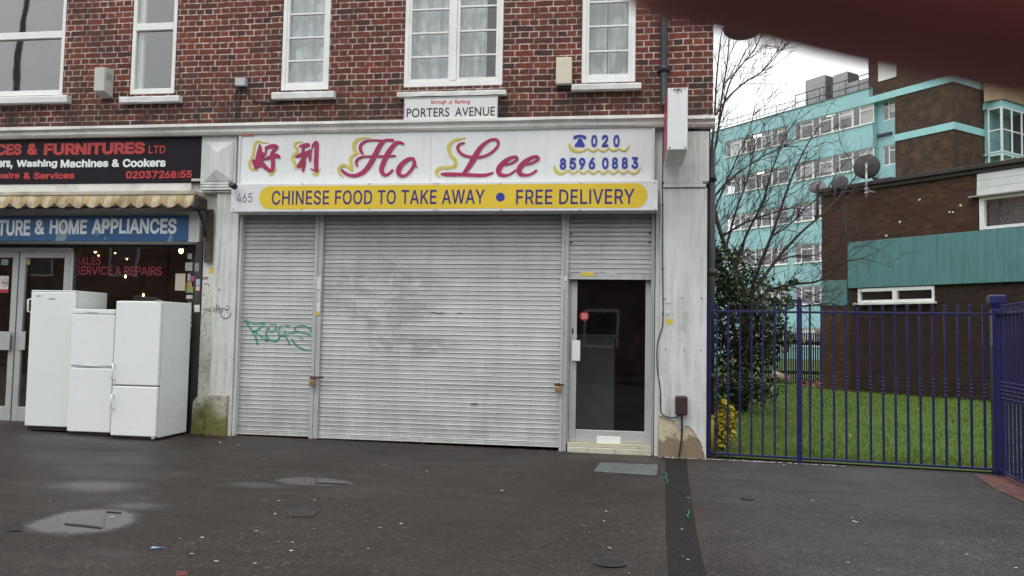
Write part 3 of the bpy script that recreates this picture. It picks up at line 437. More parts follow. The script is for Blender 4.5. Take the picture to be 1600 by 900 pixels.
def text_bm(s, box_px, Y, weight=0.0, ext=0.002, font='grotesque', track=0, zs=None):
    """letters filling a measured box (x0, x1, y_top, y_bottom in photo pixels) on the plane Y"""
    x0, x1, yt, yb = box_px
    ym = (yt+yb)/2; xm = (x0+x1)/2
    X0, X1 = fx(x0, ym, Y), fx(x1, ym, Y); Z0, Z1 = fz(xm, yb, Y), fz(xm, yt, Y)
    src = BM()
    if font == 'grotesque':
        pen = 0
        for ch in s:
            if ch == ' ': pen += 190+track; continue
            adv, sps = GLY[ch]
            glyph_fill(src, [[((pen+sp[2*i])/1000, sp[2*i+1]/1000) for i in range(len(sp)//2)] for sp in sps], weight)
            pen += adv+track
    else:
        c = bpy.data.curves.new('lettering', 'FONT'); c.body = s
        c.space_character = 1+track/1000; c.offset = weight
        o = bpy.data.objects.new('lettering', c); col.objects.link(o)
        bpy.context.view_layer.update()
        me = o.evaluated_get(bpy.context.evaluated_depsgraph_get()).to_mesh()
        src.from_mesh(me); o.evaluated_get(bpy.context.evaluated_depsgraph_get()).to_mesh_clear()
        bpy.data.objects.remove(o); bpy.data.curves.remove(c)
    bmesh.ops.remove_doubles(src, verts=src.verts, dist=1e-7)
    ax0 = min(v.co.x for v in src.verts); ax1 = max(v.co.x for v in src.verts)
    ay0 = min(v.co.y for v in src.verts); ay1 = max(v.co.y for v in src.verts)
    sx = (X1-X0)/(ax1-ax0); sz = (Z1-Z0)/(ay1-ay0)
    for v in src.verts: v.co = Vector((X0+(v.co.x-ax0)*sx, Y-ext, Z0+(v.co.y-ay0)*sz))
    src.normal_update()
    for f in src.faces:
        if f.normal.y > 0: f.normal_flip()
    if ext > 0.0025:
        edges = [e for e in src.edges if len(e.link_faces) == 1]
        r = bmesh.ops.extrude_edge_only(src, edges=edges)
        for g in r['geom']:
            if isinstance(g, bmesh.types.BMVert): g.co.y = Y
    return src
def px_strokes(strokes, Y, ox, oy, k):
    """traced strokes (crop pixels, widths in crop pixels) -> metres on the plane Y"""
    out = []
    for st in strokes:
        pts = []
        for x, y, w in st:
            p = F(ox+x/k, oy+y/k, Y); p2 = F(ox+x/k+w/k, oy+y/k, Y)
            pts.append((p.x, p.z, p2.x-p.x))
        out.append(pts)
    return out
def strokes_bm(strokes, Y, thick, extra=0.0, step=0.0009, yfun=None):
    bm = BM()
    for i, st in enumerate(strokes): ribbon(bm, st, Y, thick+i*step, extra, yfun=yfun)
    return bm

# ------------------------------------------------------------------ ground
def asphalt():
    m, nt, b = new_mat('damp asphalt')
    v = coords(nt)
    fine = noise(nt, v, 160, 4, 0.7); mid = noise(nt, v, 9, 6, 0.6); big = noise(nt, v, 0.55, 5, 0.6)
    vo = nd(nt, 'TexVoronoi'); vo.inputs['Scale'].default_value = 220; nt.links.new(v, vo.inputs['Vector'])
    c = ramp(nt, big, [(0.32, (0.022, 0.0165, 0.0140)), (0.55, (0.033, 0.0265, 0.0235)), (0.75, (0.047, 0.040, 0.037))])
    c = mixc(nt, 1.0, c, ramp(nt, fine, [(0.2, 0.55), (0.8, 1.45)]), 'MULTIPLY')
    c = mixc(nt, 1.0, c, ramp(nt, vo.outputs['Distance'], [(0.0, 1.5), (0.5, 0.8)]), 'MULTIPLY')
    vc = nd(nt, 'TexVoronoi'); vc.inputs['Scale'].default_value = 75; nt.links.new(v, vc.inputs['Vector'])
    c = mixc(nt, 1.0, c, ramp(nt, vc.outputs['Color'], [(0.15, 0.58), (0.75, 1.25), (0.94, 2.9)]), 'MULTIPLY')
    c = mixc(nt, 1.0, c, ramp(nt, noise(nt, coords(nt, (1, 2.2, 1)), 2.4, 6, .68), [(0.3, 0.72), (0.7, 1.3)]), 'MULTIPLY')
    c = mixc(nt, ramp(nt, mid, [(0.5, 0.0), (0.75, 0.4)]), c, (0.028, 0.024, 0.023))
    spx = nd(nt, 'SeparateXYZ'); nt.links.new(v, spx.inputs[0])
    lay = ramp(nt, math_(nt, 'ADD', math_(nt, 'MULTIPLY', spx.outputs[0], .5), math_(nt, 'MULTIPLY', spx.outputs[1], .035)), [(.20, 0.0), (.36, 1.0)])      # a later, greyer laying of tarmac to the right of the trench
    c = mixc(nt, lay, c, mixc(nt, 1.0, c, (1.25, 1.34, 1.48), 'MULTIPLY'))
    # old chewing gum and grit: small pale spots of their own shape
    vg = nd(nt, 'TexVoronoi'); vg.inputs['Scale'].default_value = 4.4; nt.links.new(coords(nt, (1, 0.9, 0.01)), vg.inputs['Vector'])
    spot = ramp(nt, vg.outputs['Distance'], [(0.018, 1.0), (0.045, 0.0)])
    sel = ramp(nt, vg.outputs['Color'], [(0.5, 0.0), (0.52, 1.0)])
    c = mixc(nt, math_(nt, 'MULTIPLY', math_(nt, 'MULTIPLY', spot, sel), 0.55), c, (0.17, 0.16, 0.15))
    nt.links.new(c, b.inputs['Base Color'])
    # standing water: shallow hollows with ragged, feathered rims
    sp = nd(nt, 'SeparateXYZ'); nt.links.new(v, sp.inputs[0])
    wob = math_(nt, 'MULTIPLY', math_(nt, 'SUBTRACT', noise(nt, v, 2.6, 5, .6), .5), 1.1)
    pud = None
    for (x0, y0, x1, y1, hard) in POOLS:
        l, r_, t_, b_ = GP(x0, (y0+y1)/2), GP(x1, (y0+y1)/2), GP((x0+x1)/2, y0), GP((x0+x1)/2, y1)
        cx, cy, rx, ry = (l.x+r_.x)/2, (t_.y+b_.y)/2, abs(r_.x-l.x)/2, abs(t_.y-b_.y)/2
        dx = math_(nt, 'DIVIDE', math_(nt, 'SUBTRACT', sp.outputs[0], cx), rx); dy = math_(nt, 'DIVIDE', math_(nt, 'SUBTRACT', sp.outputs[1], cy), ry)
        q = math_(nt, 'ADD', math_(nt, 'SUBTRACT', 1.0, math_(nt, 'ADD', math_(nt, 'MULTIPLY', dx, dx), math_(nt, 'MULTIPLY', dy, dy))), wob)
        q = math_(nt, 'MULTIPLY', ramp(nt, q, [(0.0, 0.0), (0.5 if hard > .9 else .9, 1.0)]), hard)
        pud = q if pud is None else math_(nt, 'MAXIMUM', pud, q)
    wet = ramp(nt, noise(nt, coords(nt, (0.5, 1.1, 1)), 1.1, 5, 0.55), [(0.36, 0.0), (0.66, 1.0)])
    rr = nd(nt, 'MapRange'); rr.inputs['To Min'].default_value = 0.64; rr.inputs['To Max'].default_value = 0.40
    nt.links.new(wet, rr.inputs['Value'])
    ro = nd(nt, 'Mix'); ro.data_type = 'FLOAT'; nt.links.new(pud, ro.inputs[0]); nt.links.new(rr.outputs[0], ro.inputs[2]); ro.inputs[3].default_value = .06
    nt.links.new(ro.outputs[0], b.inputs['Roughness'])
    b.inputs['Specular IOR Level'].default_value = 0.30
    c2 = mixc(nt, math_(nt, 'MULTIPLY', pud, .5), c, (.022, .020, .019)); nt.links.new(c2, b.inputs['Base Color'])
    h = math_(nt, 'ADD', math_(nt, 'MULTIPLY', fine, 0.7), math_(nt, 'MULTIPLY', vo.outputs['Distance'], 0.7))
    h = math_(nt, 'ADD', h, math_(nt, 'MULTIPLY', noise(nt, v, 45, 4, .6), 0.8))
    bp = bump(nt, b, h, 0.55, 0.006)
    nt.links.new(math_(nt, 'MULTIPLY', math_(nt, 'SUBTRACT', 1.0, pud), .55), bp.inputs['Strength'])
    return m
POOLS = [(22, 791, 226, 842, 1.0), (415, 745, 560, 760, 1.0), (330, 752, 470, 764, .7), (50, 748, 260, 772, .6), (150, 782, 280, 800, .6), (80, 853, 240, 872, .35), (1180, 745, 1330, 770, .35), (1330, 770, 1500, 800, .3), (1200, 820, 1420, 850, .25)]
ASPHALT = asphalt()
PATCH = plain('newer asphalt', (0.0185, 0.017, 0.017), 0.75, var=0.35, scale=40, bmp=0.6, bscale=150, spec=0.15)
bm = BM()
xs = [-60, -30, -16, -12, -8, -4, 0.5, 4, 8, 14, 30, 60]; ys = [-8.2, -6, -4, -2, 0, 0.95]
g = [[bm.verts.new((x, y, gz(x) if x > -16 else gz(-16))) for y in ys] for x in xs]
for i in range(len(xs)-1):
    for j in range(len(ys)-1): bm.faces.new((g[i][j], g[i+1][j], g[i+1][j+1], g[i][j+1]))
struct('pavement', bm, ASPHALT)
bm = BM(); box(bm, -400, 400, -300, 500, -0.5, -0.16)
struct('ground', bm, plain('bare ground', (0.06, 0.06, 0.045), 0.9, var=0.3, scale=0.2))
bm = BM(); box(bm, -60, 60, -8.35, -8.2, -0.3, 0.0, 0.01)
struct('kerb', bm, plain('kerb stone', (0.22, 0.21, 0.2), 0.8, var=0.2, bmp=0.3))
bm = BM(); box(bm, -100, 100, -15.5, -8.35, -0.3, -0.13)
struct('road', bm, ASPHALT)
bm = BM(); box(bm, -100, 100, -19.5, -15.5, -0.3, -0.02)
struct('far_pavement', bm, ASPHALT)

# the trench patch, from the peeled pilaster to the kerb
bm = BM()
L = [(1040, 716), (1040, 780), (1042, 840), (1045, 899), (1048, 990)]; Rr = [(1072, 716), (1080, 780), (1091, 840), (1104, 899), (1126, 990)]
tv = []
for (a, b_) in zip(L, Rr):
    row = []
    for k in range(5):
        t = k/4; p = G(a[0]*(1-t)+b_[0]*t, a[1]*(1-t)+b_[1]*t, 0.004)
        row.append(bm.verts.new((p.x+rnd.uniform(-.006, .006), p.y, 0.004)))
    tv.append(row)
for i in range(len(tv)-1):
    for k in range(4): bm.faces.new((tv[i+1][k], tv[i+1][k+1], tv[i][k+1], tv[i][k]))
struct('asphalt_patch', bm, PATCH)
# red brick paving strip in the corner beyond the railings
bm = BM()
q1, q2 = G(1561, 745), G(1598, 763); q3 = G(1520, 741); ex_ = 3.0
P = [q3, Vector((q2.x-.30, q2.y-.15, 0)), Vector((q2.x-.34, q2.y-ex_, 0)), Vector((q2.x+.2, q2.y-ex_, 0)), Vector((q2.x+.2, q2.y, 0)), q1]
vs = [bm.verts.new((p.x, p.y, 0.006)) for p in P]; f = bm.faces.new(vs); f.normal_update()
if f.normal.z < 0: f.normal_flip()
BP, nt, b = new_mat('red paving bricks')
t = nd(nt, 'TexBrick'); t.inputs['Scale'].default_value = 1; t.inputs['Brick Width'].default_value = 0.2; t.inputs['Row Height'].default_value = 0.1; t.inputs['Mortar Size'].default_value = 0.005
t.inputs['Color1'].default_value = (0.16, 0.048, 0.034, 1); t.inputs['Color2'].default_value = (0.07, 0.03, 0.026, 1); t.inputs['Mortar'].default_value = (0.05, 0.045, 0.04, 1)
mp = coords(nt); nt.links.new(mp, t.inputs['Vector']); nt.links.new(mixc(nt, 1.0, t.outputs[0], ramp(nt, noise(nt, mp, 14, 6, .7), [(.3, .5), (.7, 1.3)]), 'MULTIPLY'), b.inputs['Base Color']); b.inputs['Roughness'].default_value = 0.7
struct('brick_paving', bm, BP)

# ------------------------------------------------------------------ the terrace building with the two shops
BX = -2.0
bld = thing('terrace_building', (BX, 0, 0), 'brick terrace with whitewashed ground floor holding the two shops, upper windows and shutters', 'building')
TOPZ = 7.2; ZB = 3.80                    # wall top; foot of the brick upper storey
XL, XR = -14.0, 0.93
# window openings, measured from the photo
def rect(xa, xb, yb):                    # left edge px, right edge px, bottom edge px -> x0, x1, z0
    return fx(xa, yb), fx(xb, yb), fz((xa+xb)/2, yb)
WZ1 = 6.35
W = {}
W[1] = (fx(-130, 150), fx(97, 150), fz(50, 150)); W[2] = rect(202, 272, 147); W[3] = rect(438, 513, 141)
W[4] = rect(630, 785, 135); W[5] = rect(908, 993, 129)
def wall_holes(bm, x0, x1, z0, z1, holes, y0, y1):
    xs = sorted({x0, x1} | {h[0] for h in holes} | {h[1] for h in holes}); zs = sorted({z0, z1} | {h[2] for h in holes} | {h[3] for h in holes})
    cell = {}
    for i in range(len(xs)-1):
        for j in range(len(zs)-1):
            cx, cz = (xs[i]+xs[i+1])/2, (zs[j]+zs[j+1])/2
            cell[i, j] = not any(h[0] < cx < h[1] and h[2] < cz < h[3] for h in holes)
    V = {}
    def v(i, j, y):
        if (i, j, y) not in V: V[i, j, y] = bm.verts.new((xs[i], y, zs[j]))
        return V[i, j, y]
    for (i, j), s in cell.items():
        if not s: continue
        bm.faces.new((v(i, j, y0), v(i+1, j, y0), v(i+1, j+1, y0), v(i, j+1, y0)))
        bm.faces.new((v(i, j+1, y1), v(i+1, j+1, y1), v(i+1, j, y1), v(i, j, y1)))
        for (di, dj, a, b) in ((-1, 0, (i, j+1), (i, j)), (1, 0, (i+1, j), (i+1, j+1)), (0, -1, (i, j), (i+1, j)), (0, 1, (i+1, j+1), (i, j+1))):
            if not cell.get((i+di, j+dj), False):
                bm.faces.new((v(*a, y0), v(*a, y1), v(*b, y1), v(*b, y0)))
bm = BM()
wall_holes(bm, XL, XR, ZB, TOPZ, [(w[0], w[1], w[2], WZ1) for w in W.values()], 0.0, 0.30)
build('wall', bm, BRICK, bld)
bm = BM(); box(bm, XR-0.3, XR, 0.302, 9, 0, TOPZ); box(bm, XL, XL+0.3, 0.302, 9, 0, TOPZ); box(bm, XL+.302, XR-.302, 8.7, 9, 0, TOPZ)
build('side_wall', bm, BRICK, bld)
bm = BM(); box(bm, XL-0.1, XR+0.1, -0.12, 9.1, TOPZ+0.002, TOPZ+0.18, 0.02)
build('roof', bm, plain('bitumen roof', (0.05, 0.05, 0.05), 0.9), bld)
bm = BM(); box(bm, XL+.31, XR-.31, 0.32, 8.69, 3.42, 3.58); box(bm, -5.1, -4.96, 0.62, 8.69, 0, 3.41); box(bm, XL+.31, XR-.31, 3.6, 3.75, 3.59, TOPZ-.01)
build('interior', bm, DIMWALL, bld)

# cornice: moulded ledge over the shop fronts, with a sloping weathered flashing
zc = 3.895
def cornice(x0, x1, zt, h, y, name='cornice'):
    bm = BM()
    prof = [(0.0, zt+0.035), (y-0.03, zt+0.008), (y-0.035, zt-0.03), (y-0.012, zt-0.045), (y, zt-0.06), (y, zt-h+0.03), (y+0.02, zt-h), (0.0, zt-h)]
    n = 24; rows = []
    for i in range(n+1):
        x = x0+(x1-x0)*i/n
        rows.append([bm.verts.new((x, p[0]+rnd.uniform(-.003, .003)*(k not in (0, 7)), p[1]+rnd.uniform(-.004, .004))) for k, p in enumerate(prof)])
    for a, b_ in zip(rows, rows[1:]):
        for k in range(len(prof)-1): bm.faces.new((a[k], a[k+1], b_[k+1], b_[k]))
    bm.faces.new(rows[0]); bm.faces.new(rows[-1][::-1])
    bm.normal_update(); bmesh.ops.recalc_face_normals(bm, faces=bm.faces[:])
    return build(name, bm, CORNICE, bld)
zc1 = fz(700, 185, -.17)-.008
cornice(XL, fx(1039, 190, -.1), zc1, zc1-fz(700, 203.5, -.13), -0.14)
zc2 = fz(1080, 180.5, -.16)-.008
cornice(fx(1040, 190, -.1), fx(1117, 190, -.1), zc2, zc2-fz(1080, 198, -.12), -0.13, 'cornice')
# moss and dirt bed on the ledge
# fascia backing behind the signs (butts under the brick)
bm = BM()
box(bm, XL, fx(316, 250), 0.0, 0.3, 2.42, ZB-.002); box(bm, fx(372, 250), fx(1024, 250), 0.0, 0.3, 2.80, ZB-.002)
build('fascia_wall', bm, RENDER, bld)
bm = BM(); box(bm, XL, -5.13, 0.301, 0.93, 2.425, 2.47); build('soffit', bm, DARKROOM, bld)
bm = BM(); box(bm, XL, fx(300, 290, -.03), -0.05, -0.002, fz(150, 302, -.03), fz(150, 287, -.03), .006); build('fascia_moulding', bm, CORNICE, bld)

# --- left pilaster
def px_box(bm, xa, xb, yt, yb, Y, depth, bev=0.004, ytmid=None, z0=None):
    xm = (xa+xb)/2; ym = (yt+yb)/2
    box(bm, fx(xa, ym, Y), fx(xb, ym, Y), Y, Y+depth, fz(xm, yb, Y) if z0 is None else z0, fz(xm, yt, Y), bev)
PX0, PX1, PXS = fx(331, 500, -.06), fx(371, 500, -.06), fx(314, 480, 0.02)
bm = BM(); box(bm, PX0, PX1-0.035, -0.06, 0.6, 0.0, fz(345, 301, -.06), 0.008, 2)
box(bm, PX1-0.033, PX1, -0.03, 0.5, 0.0, fz(345, 331, -.06), 0.004)
build('pilaster', bm, RENDER, bld)
bm = BM(); box(bm, PXS, PX0-0.002, 0.02, 0.9, 0.0, fz(322, 301, .02), 0.006, 2)
step = build('pilaster_return', bm, RENDER_B, bld, label='peeling pock marked strip of the pilaster')
bm = BM()
x0, x1 = fx(314, 250, -.07), fx(369, 250, -.07); z0, z1 = fz(340, 288, -.07), fz(340, 206, -.07)
box(bm, x0, x1, -0.07, 0.3, z0, z1, 0.006)
a0, a1, b0, b1 = fx(321, 250, -.07), fx(365, 250, -.07), fz(343, 283, -.07), fz(343, 222, -.07)
for (p, q) in (((a0, b0), (a1, b1)),):
    cx_, ca, cb = (a0+a1)/2-0.01, b0+0.14, b1-0.14
    v = [bm.verts.new(t) for t in ((a0, -.078, b0), (a1, -.078, b0), (a1, -.078, b1), (a0, -.078, b1), (cx_, -.125, ca), (cx_, -.125, cb))]
    w_ = [bm.verts.new((t.co.x, -.071, t.co.z)) for t in v[:4]]
    for f in ((0, 1, 4), (1, 2, 5, 4), (2, 3, 5), (3, 0, 4, 5)): bm.faces.new([v[i] for i in f])
    for i in range(4): bm.faces.new((w_[i], w_[(i+1) % 4], v[(i+1) % 4], v[i]))
build('pilaster_capital', bm, RENDER, bld)
bm = BM()
for yy, hh, yd in ((290.5, 3.0, -.10), (295.0, 3.0, -.115), (299, 2.4, -.09)):
    z = fz(340, yy, yd); box(bm, fx(313, 295, yd), fx(361, 295, yd), yd, 0.2, z-0.012, z+0.014, 0.003)
build('pilaster_moulding', bm, RENDER, bld)
# mossy base blocks
MOSS, nt, b = new_mat('mossy render'); v = coords(nt); sp = nd(nt, 'SeparateXYZ'); nt.links.new(v, sp.inputs[0])
mc = ramp(nt, noise(nt, v, 11, 5, .65), [(.3, (.42, .41, .33)), (.7, (.56, .55, .47))])
mh = math_(nt, 'ADD', math_(nt, 'MULTIPLY', sp.outputs[2], .75), math_(nt, 'MULTIPLY', math_(nt, 'SUBTRACT', noise(nt, v, 6.5, 6, .7), .5), 1.1))
mc = mixc(nt, ramp(nt, mh, [(.16, 1.0), (.42, 0.0)]), mc, mixc(nt, noise(nt, v, 18, 4), (.20, .20, .045), (.11, .10, .035)))
mc = mixc(nt, ramp(nt, noise(nt, v, 13, 6, .72), [(.52, 0.0), (.66, .9)]), mc, (.045, .042, .018))
nt.links.new(mc, b.inputs['Base Color']); b.inputs['Roughness'].default_value = .9; bump(nt, b, noise(nt, v, 16, 6, .7), .9, .014)
bm = BM(); box(bm, PX0-.012, PX1-.075, -0.10, 0.1, 0.0, fz(346, 617, -.1), 0.015, 2); build('pilaster_base', bm, MOSS, bld, label='mossy base block of the left pilaster')
bm = BM()
v = [(fx(299, 640, -.05), 0.0), (PX0-.0125, 0.0), (PX0-.0125, fz(318, 616, -.05)), (fx(311, 640, -.05), fz(312, 614, -.05)), (fx(301, 640, -.05), fz(303, 628, -.05))]
poly_prism(bm, v, -0.05, 0.019); build('pilaster_base', bm, MOSS, bld, label='stained rounded plinth beside the mossy block')
bm = BM(); px_box(bm, 319.5, 331, 327, 410, -0.035, 0.03, 0.003)
build('timber_batten', bm, DARKWOOD, bld)
# pock marks and paint loss on the strip
bm = BM()
r = random.Random(3)
for i in range(230):
    px = 306+r.random()**1.3*26; py = r.choice((r.uniform(430, 640), r.gauss(520, 10), r.gauss(470, 14), r.uniform(560, 620)))
    px += (640-py)*0.0; sx = r.uniform(.25, 1.0); sy = r.uniform(.3, 1.2)
    if fx(px, py, .02) < PXS+.006 or fx(px, py, .02) > PX0-.012: continue
    p = F(px, py, 0.02); n = r.randint(5, 7)
    vs = [bm.verts.new((p.x+sx*.007*math.cos(k*6.283/n)*r.uniform(.6, 1.3), 0.0185, p.z+sy*.009*math.sin(k*6.283/n)*r.uniform(.6, 1.3))) for k in range(n)]
    bm.faces.new(vs)
for i in range(26):
    px = r.uniform(335, 366); py = r.uniform(400, 640); p = F(px, py, -.06); s = r.uniform(.003, .007); n = 6
    bm.faces.new([bm.verts.new((p.x+s*math.cos(k*1.047), -.0612, p.z+s*1.2*math.sin(k*1.047))) for k in range(n)])
build('paint_chip', bm, paint('bare dark spots', (0.05, 0.045, 0.04), 0.8), step, kind='stuff')

# --- right pilaster: cream render core, white paint coat broken away at the foot
QX0, QX1 = fx(1030.5, 520, -.08), fx(1104, 500, -.08)
PLAST, nt, b = new_mat('bare cream plaster'); v = coords(nt); sp = nd(nt, 'SeparateXYZ'); nt.links.new(v, sp.inputs[0])
pc = ramp(nt, noise(nt, v, 9, 6, .65), [(.3, (.44, .37, .24)), (.7, (.58, .51, .37))])
hz = math_(nt, 'ADD', sp.outputs[2], math_(nt, 'MULTIPLY', math_(nt, 'SUBTRACT', noise(nt, v, 7, 6, .7), .5), .42))
pc = mixc(nt, ramp(nt, hz, [(.19, 1.0), (.235, 0.0)]), pc, (.23, .175, .11))
pc = mixc(nt, ramp(nt, noise(nt, v, 26, 5, .7), [(.55, 0.0), (.72, .8)]), pc, (.16, .12, .08))
nt.links.new(pc, b.inputs['Base Color']); b.inputs['Roughness'].default_value = .9; bump(nt, b, noise(nt, v, 20, 6, .7), .9, .012)
bm = BM(); box(bm, QX0, QX1, -0.07, 0.28, -0.02, fz(1068, 293, -.08), 0.006)
core = build('pilaster', bm, PLAST, bld, label='right pilaster with the plaster showing at its foot')
edge = [(1023, 651), (1030, 649), (1037, 652), (1042, 655), (1048, 654), (1054, 657), (1056, 662), (1061, 666), (1060, 671), (1065, 673), (1069, 667), (1075, 666), (1081, 670), (1086, 676), (1089, 682), (1093, 687), (1096, 693), (1098, 700), (1100, 708), (1101, 717)]
def ragged(P, n=4, amp=1.3):
    out = []
    for p, q in zip(P, P[1:]):
        for k in range(n): out.append((p[0]+(q[0]-p[0])*k/n+rnd.uniform(-amp, amp)*(k > 0), p[1]+(q[1]-p[1])*k/n+rnd.uniform(-amp, amp)*(k > 0)))
    return out+[P[-1]]
edge = ragged(edge)
out = [(QX0-.001, fz(1060, 295, -.08)), (QX0-.001, fz(1023, 651, -.08))]
out += [(min(max(fx(x, y, -.08)+rnd.uniform(-.004, .004), QX0), QX1), fz(x, y, -.08)) for x, y in edge[1:-1]]
out += [(QX1+.001, -0.02), (QX1+.001, fz(1060, 295, -.08))]
bm = BM(); poly_prism(bm, out, -0.082, -0.0705); build('paint_coat', bm, RENDER, core)
bm = BM(); px_box(bm, 1034, 1108, 205, 284, -0.075, 0.35, 0.006); build('pilaster_capital', bm, RENDER, bld)
bm = BM(); px_box(bm, 1036, 1103, 287.5, 292.5, -0.10, 0.3, 0.004); px_box(bm, 1038, 1098, 284.2, 287, -0.085, 0.25, 0.002); build('pilaster_moulding', bm, RENDER, bld)
bm = BM(); box(bm, fx(1023.5, 520, -.02), QX0-.002, -0.02, 0.28, 0, 2.85); box(bm, fx(1020, 250, -.02), fx(1036, 250, -.02), -0.025, 0.28, 2.86, ZB-.003); build('pilaster_return', bm, RENDER, bld)

# --- windows
def pane_grid(bmf, bmb, x0, x1, z0, z1, bars, y, fr, dz=0.022):
    box(bmf, x0, x0+fr, y-.02, y+.03, z0, z1, .003); box(bmf, x1-fr, x1, y-.02, y+.03, z0, z1, .003)
    box(bmf, x0+fr, x1-fr, y-.02, y+.03, z0, z0+fr, .003); box(bmf, x0+fr, x1-fr, y-.02, y+.03, z1-fr, z1, .003)
    for z in bars:
        if z < z1-fr: q = BM(); box(q, x0+fr, x1-fr, y-.014, y+.02, z-dz/2, z+dz/2, .003); bmb.append(q)
def net_curtain(x0, x1, z0, z1, y, mat, parent, seed, amp=0.018):
    bm = BM(); n = int((x1-x0)/0.012); r = random.Random(seed); ph = [r.uniform(0, 6) for _ in range(4)]
    fr = [r.uniform(28, 40), r.uniform(50, 70), r.uniform(90, 120)]
    rows = []
    for j in range(9):
        z = z0+(z1-z0)*j/8
        rows.append([bm.verts.new((x0+(x1-x0)*i/n, y+amp*(math.sin(fr[0]*(x0+(x1-x0)*i/n)+ph[0]+0.3*j/8)+.6*math.sin(fr[1]*(x1-x0)*i/n+ph[1])+.35*math.sin(fr[2]*(x1-x0)*i/n+ph[2]-.5*j/8)), z)) for i in range(n+1)])
    for a, b_ in zip(rows, rows[1:]):
        for i in range(n): bm.faces.new((a[i], a[i+1], b_[i+1], b_[i]))
    return build('net_curtain', bm, mat, parent, smooth=True)
def lace(name, base, alpha, motif):
    m, nt, b = new_mat(name); nt.nodes.remove(b); out = nt.nodes['Material Output']
    v = coords(nt)
    d = nd(nt, 'BsdfDiffuse'); d.inputs[0].default_value = c4(base); t = nd(nt, 'BsdfTranslucent'); t.inputs[0].default_value = c4(base)
    a = nd(nt, 'AddShader'); 
    mx0 = nd(nt, 'MixShader'); mx0.inputs[0].default_value = 0.3; nt.links.new(d.outputs[0], mx0.inputs[1]); nt.links.new(t.outputs[0], mx0.inputs[2])
    tr = nd(nt, 'BsdfTransparent')
    vo = nd(nt, 'TexVoronoi', feature='SMOOTH_F1'); vo.inputs['Scale'].default_value = motif; nt.links.new(coords(nt, (1, 1, .55)), vo.inputs['Vector'])
    f = math_(nt, 'ADD', math_(nt, 'MULTIPLY', ramp(nt, vo.outputs['Distance'], [(0.25, 1.0), (0.42, 0.0)]), 0.28), alpha)
    f = math_(nt, 'ADD', f, math_(nt, 'MULTIPLY', math_(nt, 'SUBTRACT', noise(nt, coords(nt, (30, 1, 2)), 1.0, 4), 0.5), 0.35))
    mx = nd(nt, 'MixShader'); nt.links.new(f, mx.inputs[0]); nt.links.new(tr.outputs[0], mx.inputs[1]); nt.links.new(mx0.outputs[0], mx.inputs[2])
    nt.links.new(mx.outputs[0], out.inputs[0]); return m
LACE = lace('net lace', (0.82, 0.86, 0.86), 0.72, 11); LACE2 = lace('patterned lace', (0.76, 0.80, 0.79), 0.60, 7)
def window_common(k, sill_px):
    x0, x1, z0 = W[k]; z1 = WZ1; y = 0.035
    fr = 0.055
    bm = BM(); bmb = []
    box(bm, x0+.002, x0+fr, y-.03, y+.07, z0+.002, z1-.002, .005); box(bm, x1-fr, x1-.002, y-.03, y+.07, z0+.002, z1-.002, .005)
    box(bm, x0+fr, x1-fr, y-.03, y+.07, z0+.002, z0+fr+.02, .005); box(bm, x0+fr, x1-fr, y-.03, y+.07, z1-fr, z1-.002, .005)
    return bm, bmb, x0+fr, x1-fr, z0+fr+.02, z1-fr, y
def finish_window(bm, bmb, k, panes, sill_px, glassmat, label=None, bars_name='glazing_bar'):
    w = build('window', bm, PVC, bld, label=label)
    for q in bmb: build(bars_name, q, PVC, w)
    for (a, b_, c, d) in panes:
        g = BM(); vs = [g.verts.new(p) for p in ((a, .04, c), (b_, .04, c), (b_, .04, d), (a, .04, d))]; g.faces.new(vs); build('pane', g, glassmat, w)
    xa, xb, yt, yb = sill_px; s = BM()
    xm = (xa+xb)/2; Y = -.09
    X0, X1, Z0, Z1 = fx(xa, yb, Y), fx(xb, yb, Y), fz(xm, yb, Y), fz(xm, yt, Y)
    Z1 = min(Z1, W[k][2]-.001)
    n = 10; pr = [(-.09, Z0), (-.092, Z1-.02), (-.085, Z1-.008), (0.06, Z1+.004), (0.06, Z0)]
    rows = [[s.verts.new((X0+(X1-X0)*i/n, p[0]+rnd.uniform(-.002, .002), p[1]+rnd.uniform(-.003, .003))) for p in pr] for i in range(n+1)]
    for a, b_ in zip(rows, rows[1:]):
        for q in range(len(pr)-1): s.faces.new((a[q], a[q+1], b_[q+1], b_[q]))
        s.faces.new((a[-1], a[0], b_[0], b_[-1]))
    s.faces.new(rows[0]); s.faces.new(rows[-1][::-1]); bmesh.ops.recalc_face_normals(s, faces=s.faces[:])
    build('sill', s, SILLM, w)
    return w
def bars_at(pxx, ys): return [fz(pxx, y, .03) for y in ys]
# 1: wide modern window at the left edge
bm, bmb, x0, x1, z0, z1, y = window_common(1, None)
zt = fz(50, 56, .03)
box(bm, x0, x1, y-.03, y+.06, zt-.05, zt+.045, .005)
xm = x0+(x1-x0)*0.45
box(bm, xm-.05, xm+.05, y-.031, y+.061, z0, z1, .005)
wn1 = finish_window(bm, bmb, 1, [(x0, xm-.05, z0, zt-.05), (xm+.05, x1, z0, zt-.05), (x0, xm-.05, zt+.045, z1), (xm+.05, x1, zt+.045, z1)], (-150, 104, 151, 162), GLASS_SKY, 'wide plain paned window at the left end')
# 2: narrow modern window
bm, bmb, x0, x1, z0, z1, y = window_common(2, None)
zt = fz(240, 43, .03)
box(bm, x0, x1, y-.032, y+.06, zt-.045, zt+.05, .005)
wn2 = finish_window(bm, bmb, 2, [(x0, x1, z0, zt-.045), (x0, x1, zt+.05, z1)], (186, 279, 149, 159), GLASS_SKY, 'narrow plain window beside the vented alarm box')
c2 = BM(); box(c2, x0+.005, x0+.05, .10, .14, z0, z1); build('curtain', c2, plain('pale curtain edge', (.6, .6, .58), .8), wn2)
